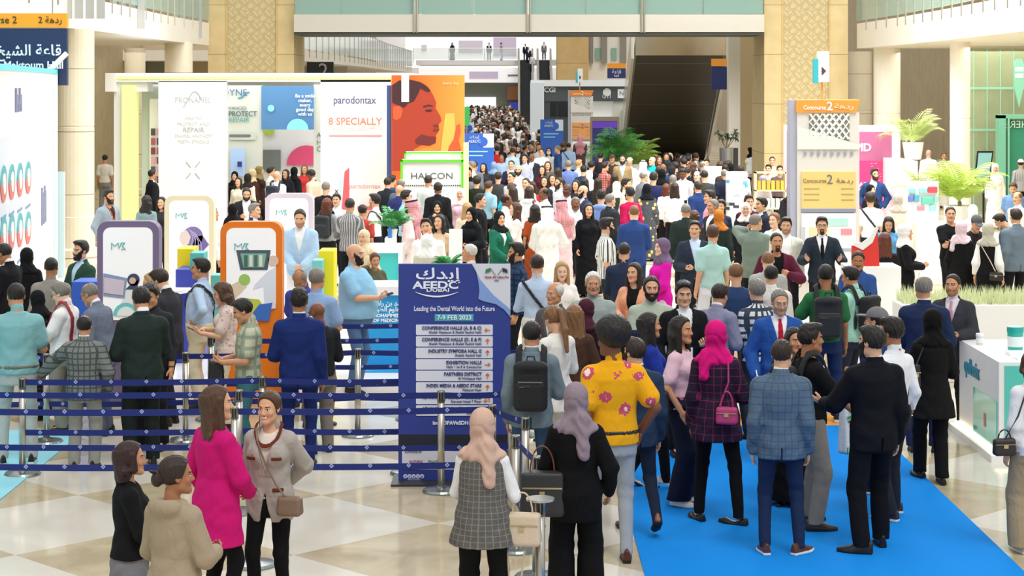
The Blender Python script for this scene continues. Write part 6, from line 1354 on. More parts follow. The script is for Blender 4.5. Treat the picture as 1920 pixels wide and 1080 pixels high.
# -- round the blue carpet
P(1150, 607, 1.88, -8, 'm', 'sshirt', '#eaa81a', 'person in yellow floral shirt and grey trousers, back turned', hair='afro', hc='black', turn=35, pat=('floral', '#c4506a', 7.0, .36, '#f3dcc4'), tr='#9aa0a6', fit='slim', arms=('pocket', 'fist'), skin=4, feet=((.08, -.10), (-.10, .28)), shoe='dress', shc='#4d1c18', belt='#20201c', wr=.4, d=15.75)
P(1193, 638, 1.70, -12, 'm', 'suit', '#27384f', 'person in navy suit and brown shoes striding behind the yellow floral shirt', hair='short', hc='dark', beard='beard', turn=30, tr='#1b2638', arms=('down', 'look'), skin=1, feet=((.12, -.26, .10), (-.06, .16)), shc='#7c3b1f', fit='slim', d=16.6)
P(1217, 590, 1.72, 82, 'f', 'tunic', '#1f3590', 'person in royal blue top and black leggings holding up a phone', hair='long', hc='black', tr='#111113', fit='slim', arms=('phone', 'phone'), skin=2, shoe='heel', shc='#cfc8bd', feet=((.06, .16), (-.08, -.2, .05)), d=18.45)
P(1277, 597, 1.70, 115, 'f', 'tee', '#dcb9c6', 'person in pale pink tee and wide navy trousers', hair='wavy', hc='black', turn=-8, tr='#141a2e', fit='wide', arms=('relax', 'relax'), skin=2, shoe='sneaker', shc='#e9e7e3', d=17.75, special='waist')
P(1343, 605, 1.76, 14, 'f', 'coat', '#2b1f33', 'person in hot pink headscarf and dark tartan coat, back turned', hj=('hijab_front', '#d01473'), pat=('plaid', '#7d2a52', 14, .07), tr='#0f0f11', fit='slim', arms=('look', 'down'), skin=2, shoe='flat', feet=((.20, -.05, 0, 1.2), (-.16, .05, 0, .6)), turn=10, wear_kw=dict(hem=.72, flare=[(1.02, .185, .145), (.9, .212, .165), (.72, .232, .18)]), d=17.0)
P(1464, 640, 1.77, 4, 'm', 'blazer', '#55697c', 'person in grey blue checked blazer and tight navy trousers, back turned', hair='crop', hc='dark', pat=('plaid', '#43566a', 17, .12), tr='#1f2d49', fit='slim', arms=('down', 'down'), feet=((.15, .0, 0, -.7), (-.13, 0, 0, .2)), skin=1, shc='#5a3423', shoe='sneaker', turn=-20, d=15.85)
P(1519, 612, 1.80, 78, 'm', 'tee', '#131315', 'person in black tee and khaki trousers reaching out to shake hands', hair='quiff', hc='black', beard='moustache', smile=True, tr='#8a8378', arms=('shake', 'down'), skin=3, shoe='dress', feet=((.18, -.02), (-.15, .02)), d=16.85, special='pack:#17181b:black backpack worn over the handshaking black tee')
P(1487, 618, 1.64, 190, 'f', 'abaya', '#101012', 'person in black robe half hidden behind the handshaking black tee', hair='wavy', hc='black', skin=2, turn=25, d=17.75)
P(1638, 615, 1.86, -18, 'm', 'suit', '#121319', 'person in black suit with one arm raised towards the handshake', hair='short', hc='black', beard='beard', turn=28, tr='#0f1015', arms=('down', 'offer'), feet=((.12, .10, 0, -.3), (-.15, -.08, 0, .9)), skin=1, shc='#120e0d', d=16.0)
P(1674, 600, 1.78, -38, 'm', 'rolled', '#e4e6ea', 'person in white shirt and dark jeans close behind the black suit', hair='quiff', hc='black', turn=8, tr='#20252f', arms=('fist', 'look'), skin=3, feet=((.14, .12, 0, 1.0), (-.10, -.05)), shoe='sneaker', shc='#26262a', wear_kw=dict(sleeve='long'), d=17.15)
P(1644, 580, 1.76, -55, 'm', 'tee', '#21376b', 'person in grey cap and navy blue tee beside the black suit', hair='cap', hc='#6d6d70', turn=5, tr='#1f2a44', arms=('look', 'down'), skin=2, shoe='sneaker', d=18.25)
P(1748, 583, 1.69, -8, 'f', 'coat', '#151516', 'person in black headscarf and flared black coat, back turned', hj=('hijab', '#111112'), tr='#121214', arms=('look', 'phone'), feet=((.06, -.12), (-.06, .20)), shoe='flat', wear_kw=dict(flare=[(1.05, .16, .125), (.66, .25, .20)], hem=.66), d=18.75, hasbag=1)
P(1787, 515, 1.81, 208, 'm', 'suit', '#36383d', 'person in dark grey suit and pink tie holding a small bottle', hair='crop', hc='dark', beard='stubble', tie='#b98a97', c2='#dcd3dc', tr='#1d1d20', arms=('phone', 'look'), turn=-4, skin=2, d=21.75)
P(1733, 518, 1.79, 14, 'm', 'suit', '#232f50', 'person in navy suit, back turned, beside the grassy planter', hair='balding', hc='grey', tr='#20294a', arms=('look', 'clasp'), skin=2, turn=15, d=20.3)
P(1548, 498, 1.80, 2, 'm', 'tee', '#2c6b3e', 'person in dark green tee wearing a big black backpack', hair='crop', hc='black', tr='#25345a', arms=('down', 'strap'), feet=((.13, .06), (-.11, -.1)), skin=3, shoe='sneaker', shc='#222222', d=22.0, special='pack:#202226:large black backpack on the dark green tee')
P(1598, 500, 1.76, -52, 'm', 'sshirt', '#a8dccb', 'person in mint green shirt and glasses with a black backpack', hair='short', hc='black', glasses='dark', nod=8, tr='#2a3040', arms=('look', 'look'), skin=2, d=22.7, special='pack:#1b1d20:black backpack with a bottle on the mint green shirt')
P(1608, 470, 1.74, 205, 'm', 'polo', '#31508c', 'person in royal blue polo looking over the mint green shirt', hair='crop', hc='dark', beard='moustache', turn=15, nod=10, arms=('clasp', 'clasp'), skin=3, d=24.8)
P(1460, 543, 1.79, 178, 'm', 'suit', '#27529c', 'person in bright blue suit with glasses and red tie', hair='crop', hc='grey', glasses='light', beard='stubble', tie='#b3202e', c2='#f0f0f2', nod=12, turn=4, tr='#27498a', arms=('relax', 'relax'), skin=1, d=19.6)
P(1419, 527, 1.75, -28, 'm', 'sshirt', '#d5d9da', 'person in bold black and white plaid shirt beside the bright blue suit', hair='short', hc='grey', glasses='light', pat=('plaid', '#3a4450', 12, .42), tr='#2a2d33', arms=('look', 'look'), turn=-10, skin=1, d=21.0)
P(1380, 493, 1.78, 2, 'm', 'jumper', '#2c4166', 'person in navy jumper with grey trousers, back turned, hands in front', hair='balding', hc='lightbrown', tr='#4a4d55', arms=('clasp', 'clasp'), skin=1, d=22.7)
P(1340, 535, 1.70, 38, 'm', 'suit', '#83849c', 'person in lavender grey suit leaning over beside the navy jumper', hair='short', hc='dark', lean=8, nod=8, tr='#70718c', arms=('look', 'look'), skin=2, d=20.9)
P(1282, 530, 1.80, 165, 'm', 'suit', '#17181b', 'person in black suit and open white shirt facing us near the centre', hair='quiff', hc='black', turn=-10, nod=6, tr='#17181b', arms=('relax', 'phone'), skin=1, d=20.1, lanyard='#2c2c30')
P(1221, 520, 1.80, 178, 'm', 'polo', '#aeb8a6', 'person in sage polo with navy chest band', hair='crop', hc='black', beard='beard', pat=('band', '#2f3a5c', '#cfd4cb'), arms=('clasp', 'look'), nod=3, skin=1, d=20.75, tr='#33353b')
P(1190, 494, 1.68, 200, 'f', 'blazer_open', '#e2a17e', 'person in peach cardigan over a black top', hair='long', hc='dark', c2='#161618', turn=-12, tr='#1a1a1c', arms=('look', 'clasp'), skin=1, d=23.6)
P(1112, 510, 1.79, 180, 'm', 'shirt_out', '#9aa5a1', 'person in pale grey green button shirt staring straight at us', hair='crop', hc='white', nod=2, beard='moustache', tr='#555a5c', arms=('look', 'phone'), skin=2, d=21.2)
P(1041, 530, 1.76, 218, 'm', 'suit', '#5a5654', 'person in dark grey suit turned left, below the pale blue shirt', hair='balding', hc='white', beard='moustache', turn=-6, tr='#4a4745', arms=('look', 'relax'), skin=2, d=20.95)
P(1053, 490, 1.67, 176, 'f', 'blouse', '#ece9e4', 'person in white top holding something low, below the white robes', hair='long', hc='blonde', nod=10, arms=('look', 'look'), skin=0, d=24.4)
P(1007, 478, 1.79, 5, 'm', 'shirt', '#b7cbe4', 'person in pale blue shirt with a black strap across the back', hair='crop', hc='dark', tr='#d8d3c6', arms=('look', 'look'), skin=1, d=23.6, special='strap')
P(969, 457, 1.79, 265, 'm', 'shirt_out', '#2b4261', 'person in dark blue plaid shirt right beside the blue sign', hair='quiff', hc='black', beard='beard', pat=('plaid', '#1a2a44', 14, .3), tr='#1a1c20', arms=('down', 'down'), skin=2, d=25.4)
P(1043, 573, 1.71, -35, 'f', 'blouse', '#e6e2d8', 'person in long cream blouse looking down, back half turned', hair='ponytail', hc='lightbrown', nod=18, tr='#e4e0d5', arms=('look', 'look'), skin=1, d=18.85, wear_kw=dict(hem=.70, flare=[(1.05, .14, .11), (.9, .175, .14), (.70, .19, .15)]))
P(1077, 573, 1.60, 12, 'f', 'blazer', '#4a3326', 'person in dark brown jacket directly behind the cream blouse', hair='long', hc='lightbrown', tr='#2a2320', arms=('look', 'look'), skin=1, d=19.45)
P(1098, 562, 1.66, 28, 'f', 'abaya', '#2d1a22', 'person in long maroon headscarf and dark robe', hj=('shayla', '#46202e'), arms=('look', 'look'), skin=2, nod=10, d=20.55)
P(997, 603, 1.80, 3, 'm', 'blazer', '#6f7f88', 'person in grey blazer with black backpack, right of the blue sign', hair='crop', hc='black', tr='#35506e', fit='jeans', arms=('look', 'down'), skin=2, d=17.45, special='pack:#15161a:black backpack with pale strap patches on the grey blazer')
P(1241, 448, 1.70, 248, 'f', 'blouse', '#d91aa6', 'person in mauve headscarf and magenta blouse', hj=('hijab', '#75617f'), smile=True, turn=8, arms=('clasp', 'clasp'), tr='#d9c7d6', skin=0, d=27.0, wear_kw=dict(hem=.72, puff=.01))
P(1170, 455, 1.76, 8, 'm', 'shirt_out', '#27324a', 'person in dark navy shirt, back turned, left of the magenta blouse', hair='buzz', hc='dark', arms=('clasp', 'clasp'), skin=1, d=25.7, tr='#2c3038')
P(1303, 415, 1.80, 183, 'm', 'suit', '#2b3442', 'person in dark blue suit with open pale blue shirt and belt', hair='short', hc='dark', c2='#c6d6ee', turn=-5, tr='#1e232c', arms=('look', 'look'), skin=1, fat=.02, d=29.0, belt='#14120f')
P(1335, 423, 1.80, -14, 'm', 'polo', '#a9d3cc', 'person in pale mint polo and white trousers, back turned', hair='short', hc='brown', turn=-25, tr='#dfe6ee', arms=('down', 'down'), skin=1, d=28.0)
P(1137, 410, 1.80, 78, 'm', 'sshirt', '#e8e9e4', 'person in black and white striped shirt turned right', hair='quiff', hc='black', beard='beard', pat=('stripe', '#2d3636', 22, .3), smile=True, tr='#2b2d30', arms=('down', 'down'), skin=1, d=29.6)
P(1189, 385, 1.83, 2, 'm', 'suit', '#2c467f', 'person in mid blue suit with hands in front, back turned', hair='buzz', hc='lightbrown', tr='#263c6e', arms=('clasp', 'clasp'), skin=0, d=32.3)
P(1103, 382, 1.69, 168, 'f', 'abaya', '#131419', 'person in loose open black robe without headscarf, facing us', hair='wavy', hc='black', skin=1, arms=('relax', 'relax'))
P(1026, 385, 1.81, -5, 'm', 'thobe', '#f1f1ef', 'person in white robe and white headcloth, back turned, tallest white figure', hj=('ghutra', '#f3f3f1'), arms=('gesture', 'clasp'), skin=2)
P(1052, 374, 1.80, -20, 'm', 'thobe', '#dfc3c8', 'person in pink checked headcloth close behind the white robe', hj=('ghutra', 'redcheck'), arms=('clasp', 'clasp'), skin=2)
P(937, 397, 1.70, 140, 'f', 'blazer', '#1f6a54', 'person in green blazer and black headscarf looking at a phone', hj=('hijab', '#1a2022'), c2='#ecebe7', tr='#1d5f4c', arms=('clasp', 'phone'), skin=1, turn=-10)
P(884, 390, 1.70, 215, 'f', 'abaya', '#14161c', 'person in black headscarf and black robe beside the white stand sign', hj=('hijab', '#121214'), arms=('phone', 'look'), skin=1)
P(966, 380, 1.71, 262, 'f', 'tunic', '#eadad6', 'person in pale pink coat turned left beside the white robe', hair='verylong', hc='brown', arms=('gesture', 'clasp'), skin=0)
P(1003, 384, 1.64, 5, 'f', 'dress', '#9c4a24', 'person in rust orange dress, back turned', hair='wavy', hc='black', skin=2)
# -- queue on the left
P(32, 533, 1.84, -16, 'm', 'polo', '#7fb0b3', 'person in teal polo and pale jeans at the left edge', hair='crop', hc='black', nod=10, turn=10, tr='#a9b3b0', fit='jeans', arms=('look', 'look'), feet=((.14, .0), (-.14, .0)), skin=2, shc='#161616', shoe='sneaker', belt='#6e6a5c', fat=.03, d=19.6)
P(158, 592, 1.60, -2, 'm', 'suit', '#777c79', 'person in grey tartan jacket resting one hand on the barrier', hair='balding', hc='black', pat=('plaid', '#4d5452', 15, .25), tr='#8f9089', arms=('relax', 'rail'), skin=2, fat=.02, shc='#15120f', d=19.4)
P(267, 538, 1.84, -24, 'm', 'suit', '#24302c', 'person in very dark green suit looking down, back turned', hair='short', hc='black', nod=16, tr='#1b211f', arms=('phone', 'look'), skin=2, fat=.02, d=19.55)
P(315, 502, 1.80, -68, 'm', 'suit', '#33343a', 'person in charcoal suit bowing the head in the queue', hair='short', hc='dark', beard='stubble', nod=22, lean=5, tr='#26272b', arms=('look', 'look'), skin=1, fat=.03, d=21.9)
P(287, 512, 1.66, 250, 'f', 'blouse', '#dba066', 'person in orange top in the queue behind the charcoal suit', hair='long', hc='blonde', nod=10, arms=('look', 'look'), skin=1, d=23.0)
P(285, 528, 1.6, 190, 'm', 'shirt', '#2b2d33', 'person in dark shirt mostly hidden behind the very dark green suit', hair='short', hc='black', skin=2, nod=20, d=20.45)
P(122, 530, 1.76, -78, 'm', 'polo', '#e9e6e4', 'person in white polo with red strap and glasses typing on a phone', hair='short', hc='grey', glasses='dark', nod=20, arms=('type', 'phone'), skin=0, fat=.02, tr='#8a8679', d=21.45, special='redstrap')
P(196, 527, 1.74, -72, 'm', 'suit', '#6c7586', 'person in blue grey suit and glasses bending over papers', hair='balding', hc='grey', glasses='dark', lean=14, nod=18, tr='#555c6c', arms=('look', 'look'), skin=2, d=21.3)
P(96, 483, 1.77, 2, 'm', 'shirt_out', '#8f8a82', 'person in grey brown shirt, back turned, behind the white polo', hair='buzz', hc='black', skin=3, d=23.5)
P(14, 455, 1.84, -72, 'm', 'suit', '#18191c', 'person in black suit at the left edge, behind the teal polo', hair='crop', hc='black', nod=20, tr='#18191c', arms=('look', 'look'), skin=3, d=25.0)
P(50, 466, 1.70, -20, 'f', 'abaya', '#131316', 'person in black headscarf behind the black suit at the left edge', hj=('hijab', '#141417'), skin=2, d=26.3)
P(72, 545, 1.58, -40, 'f', 'abaya', '#17171a', 'person in black patterned robe between the teal polo and the white polo', hj=('shayla', '#151518'), pat=('speck', '#5d5a60', 26, .2), skin=2, nod=15, d=22.3)
P(152, 453, 1.79, 222, 'm', 'suit', '#2c4a3b', 'person in green blazer and pale blue shirt at the royal blue desk', hair='quiff', hc='black', beard='beard', c2='#b9d2ea', arms=('look', 'look'), tr='#2a3530', skin=1, d=25.7)
P(377, 485, 1.78, -86, 'm', 'shirt', '#b5cce6', 'person in pale blue shirt and cream trousers with hand on hip', hair='short', hc='black', glasses='light', tr='#d9cdae', arms=('hip', 'hip'), skin=2, fat=.03, d=23.1, special='strap')
P(425, 527, 1.68, -94, 'f', 'sshirt', '#d9c5ba', 'person in floral blouse looking down at a phone', hair='shoulder', hc='brown', nod=22, pat=('floral', '#b58e84', 22, .3), arms=('type', 'phone'), tr='#d9ccb4', skin=1, d=21.75, turn=6)
P(466, 557, 1.73, -100, 'm', 'sshirt', '#b9bb9f', 'person in faded plaid shirt holding a black bag with both hands', hair='short', hc='black', nod=24, pat=('plaid', '#8f9a86', 9, .35), tr='#3f6f78', arms=('look', 'look'), skin=2, d=19.75)
P(561, 543, 1.85, -2, 'm', 'suit', '#1c2c66', 'person in royal blue suit, back turned, at the barrier', hair='quiff', hc='black', tr='#1a295e', arms=('down', 'look'), skin=3, fat=.01, fit='slim', shc='#171a2c', d=19.55)
P(600, 567, 1.66, -28, 'm', 'jumper', '#24262a', 'person with face mask in dark jacket beside the royal blue suit', hair='bald', nod=12, turn=30, tr='#7d766e', arms=('look', 'look'), skin=4, d=20.25, special='mask')
P(594, 503, 1.78, 18, 'm', 'sshirt', '#8ba6cc', 'person in short sleeved blue denim shirt, back turned, by the yellow block', hair='crop', hc='grey', arms=('look', 'look'), tr='#7a6f64', skin=2, d=21.75)
P(568, 499, 1.68, 200, 'm', 'polo', '#3e4a9c', 'person in violet blue polo bowing the head deeply beside the denim shirt', hair='balding', hc='grey', nod=35, skin=3, d=23.05)
P(665, 458, 1.86, 112, 'm', 'polo', '#8fc2e0', 'large person in pale blue polo and jeans holding a phone', hair='bald', beard='beard', hc='black', fat=.085, arms=('phone', 'down'), tr='#4f6f95', fit='jeans', skin=1, turn=4, d=24.25)
P(563, 391, 1.88, 180, 'm', 'blazer', '#a9c6e0', 'person in pale blue blazer with hands clasped, facing us', hair='crop', hc='dark', beard='stubble', nod=14, arms=('clasp', 'clasp'), tr='#e0e0e0', skin=1, d=29.2, z=.10)
P(682, 432, 1.66, 200, 'f', 'abaya', '#d9c6a6', 'person in beige headscarf and beige robe behind the pale blue polo', hj=('shayla', '#dcc8a8'), skin=1, d=29.0, z=.10)
P(702, 474, 1.57, 160, 'f', 'blouse', '#5b5a45', 'person in olive top leaning head on hand at the counter', hair='bun', hc='auburn', arms=('ear', 'look'), nod=10, skin=2, d=27.0, z=.1)
P(803, 412, 1.80, 188, 'm', 'shirt_out', '#f1f2f4', 'person in white shirt tilting head back, above the blue sign', hair='quiff', hc='black', tilt=12, nod=-8, skin=1)
P(824, 403, 1.69, 205, 'f', 'dress', '#cbb293', 'person in tan dress behind the white shirt above the blue sign', hair='long', hc='black', skin=1)
P(801, 440, 1.63, 10, 'f', 'coat', '#cdc3b2', 'person in white headscarf and beige coat, back turned, above the sign', hj=('hijab', '#f0efec'), skin=1, d=28.6)
P(881, 458, 1.76, -80, 'm', 'shirt_out', '#ece4d2', 'person in cream shirt seen in profile just above the blue sign', hair='buzz', hc='white', skin=2, d=26.0)
P(770, 374, 1.79, -75, 'm', 'thobe', '#e9d9d8', 'person in red checked headcloth and white robe facing left', hj=('ghutra', 'redcheck'), beard='beard', hc='black', skin=2)
P(656, 372, 1.82, 14, 'm', 'shirt_out', '#6f7078', 'person in dark striped shirt, back turned, left of the white pedestal', hair='crop', hc='dark', pat=('stripe', '#b7b5b0', 20, .35), skin=2, arms=('look', 'look'))
P(613, 372, 1.68, 20, 'f', 'jumper', '#8f9396', 'person in grey top with a dark backpack beside the striped shirt', hair='long', hc='auburn', skin=2, special='pack:#1c2429:dark backpack beside the dark striped shirt', arms=('look', 'look'))
P(703, 365, 1.80, -75, 'm', 'shirt', '#f0f1f3', 'person in white shirt with a dark strap near the white pedestal', hair='quiff', hc='black', beard='stubble', skin=1, arms=('look', 'look'), special='strap')
P(680, 384, 1.66, 20, 'm', 'tee', '#b04038', 'person in red tee right of the dark striped shirt', hair='crop', hc='black', skin=2)
# -- left side, before and in the lime stand
P(203, 357, 1.85, 125, 'm', 'blazer', '#8a97a2', 'person in grey blazer with orange lanyard near the left column', hair='quiff', hc='black', beard='beard', c2='#3a1c1c', lanyard='#d98a5c', skin=2, arms=('relax', 'relax'), under='blouse')
P(275, 367, 1.68, 8, 'f', 'blouse', '#7d9396', 'person in grey teal top, back turned, beside the lanyard wearer', hair='wavy', hc='black', skin=3, wear_kw=dict(hem=.7))
P(303, 370, 1.62, 190, 'f', 'blouse', '#2f2f33', 'person in dark top peeking out beside the grey teal top', hair='long', hc='black', skin=1)
P(286, 318, 1.82, 62, 'm', 'suit', '#16171b', 'person in black suit standing at the lime lit post', hair='crop', hc='black', beard='stubble', skin=2)
P(197, 290, 1.77, 2, 'm', 'tee', '#e5e3dc', 'person in off white tee walking away in the left corridor', hair='crop', hc='black', skin=2, tr='#8f8f8c', d=57.5)
P(398, 388, 1.75, 60, 'm', 'shirt_out', '#d9d9dc', 'person in pale shirt partly hidden behind the cream standee', hair='crop', hc='black', skin=2)
for a in [
 (440, 322, 1.62, 180, 'f', 'abaya', '#141417', 'person in black robe at the far left inside the lime stand', dict(hj=('hijab', '#131315'))),
 (447, 333, 1.60, 190, 'f', 'tunic', '#cfc7b4', 'person in cream tunic facing us inside the lime stand', dict(hair='long', hc='black')),
 (465, 326, 1.62, 20, 'f', 'tunic', '#d5cdbb', 'person in near black headscarf and cream coat inside the lime stand', dict(hj=('hijab', '#2a2320'))),
 (474, 318, 1.64, 60, 'f', 'abaya', '#4a2b22', 'person in brown robe and sand headscarf inside the lime stand', dict(hj=('hijab', '#cdbd96'))),
 (487, 312, 1.66, 100, 'f', 'coat', '#3b2a24', 'person in olive headscarf and dark coat inside the lime stand', dict(hj=('hijab', '#8a7d4e'), d=50.5)),
 (508, 313, 1.75, 70, 'm', 'shirt', '#d9dccf', 'person in pale green grey shirt inside the lime stand', dict(hair='short', hc='black')),
 (519, 321, 1.78, 20, 'm', 'shirt_out', '#efefec', 'person in white shirt with dark blue backpack inside the lime stand', dict(hair='bald', special='pack:#232b3a:dark blue backpack inside the lime stand')),
 (536, 318, 1.64, 200, 'f', 'abaya', '#1b1d24', 'person in black robe facing the white shirt inside the lime stand', dict(hair='wavy', hc='black')),
 (552, 314, 1.66, 30, 'f', 'abaya', '#1a1a1f', 'person in black headscarf under the pink graphic', dict(hj=('hijab', '#17171a'))),
 (571, 309, 1.68, 180, 'f', 'blouse', '#c93c3c', 'person in bright red top under the pink graphic', dict(hair='long', hc='lightbrown', c2='#eeeeee')),
 (587, 317, 1.80, -60, 'm', 'shirt_out', '#cdb9a4', 'person in long beige top stooping at the right of the lime stand', dict(hair='short', hc='black', skin=4, nod=20, wear_kw=dict(hem=.5, flare=[(1.0, .17, .13), (.5, .2, .16)]))),
 (462, 350, 1.78, 170, 'm', 'blazer_open', '#26262b', 'person in open dark jacket looking down at a phone, upper left group', dict(hair='crop', hc='dark', beard='beard', nod=20, arms=('phone', 'look'))),
 (477, 382, 1.76, 110, 'm', 'suit', '#2c3650', 'person in dark navy suit just above the orange standee', dict(hair='short', hc='grey')),
 (437, 383, 1.58, 30, 'f', 'abaya', '#111113', 'person in black headscarf in front of the open dark jacket', dict(hj=('hijab', '#101012'))),
 (529, 398, 1.60, 10, 'f', 'abaya', '#15161b', 'person in navy black headscarf between the orange and pink standees', dict(hj=('shayla', '#161820'))),
 (611, 341, 1.80, 10, 'm', 'jumper', '#1d1e22', 'person in black jumper at the right end of the lime stand', dict(hair='crop', hc='grey')),
 (631, 364, 1.70, 190, 'm', 'shirt', '#d9d9dc', 'person in white shirt facing the dark backpack wearer', dict(hair='short', hc='black')),
 (727, 333, 1.78, 15, 'm', 'suit', '#24282f', 'person in dark grey suit at the left corner of the green framed booth', dict(hair='crop', hc='dark')),
 (735, 329, 1.74, 40, 'm', 'jumper', '#2e4a74', 'person in blue jumper at the foot of the orange poster', dict(hair='short', hc='black')),
 (752, 336, 1.80, 20, 'm', 'suit', '#5d6676', 'person in grey blue suit under the left of the green framed booth', dict(hair='balding', hc='grey')),
 (749, 347, 1.74, 15, 'm', 'suit', '#2b3266', 'person in indigo suit in front of the green framed booth', dict(hair='bald', skin=1)),
 (761, 358, 1.78, 70, 'm', 'polo', '#9cc7de', 'person in pale blue top above the red checked headcloth', dict(hair='quiff', hc='black')),
 (803, 329, 1.84, 12, 'm', 'shirt_out', '#c7cccb', 'person in long light grey shirt under the middle of the booth sign', dict(hair='crop', hc='dark', skin=2)),
 (821, 342, 1.82, 0, 'm', 'suit', '#17181b', 'broad person in black suit, back turned, at the green framed booth', dict(hair='crop', hc='black', skin=4, fat=.02)),
 (820, 378, 1.60, 180, 'f', 'abaya', '#1c2422', 'person in black scarf with hand at mouth, before the broad black suit', dict(hj=('shayla', '#171b1b'), arms=('chin', 'look'))),
 (864, 354, 1.68, 195, 'f', 'tunic', '#e7bccb', 'person in pale headscarf and baby pink coat at the yellow post', dict(hj=('hijab', '#e3d9d3'))),
 (876, 380, 1.66, 5, 'f', 'coat', '#d8cbb4', 'person in beige coat just below the baby pink coat', dict(hair='long', hc='blonde')),
 (900, 364, 1.76, 95, 'm', 'jumper', '#17181a', 'person in black top in profile, right of the yellow post', dict(hair='short', hc='black')),
]:
    P(*a[:8], **{**dict(skin=1), **a[8]})
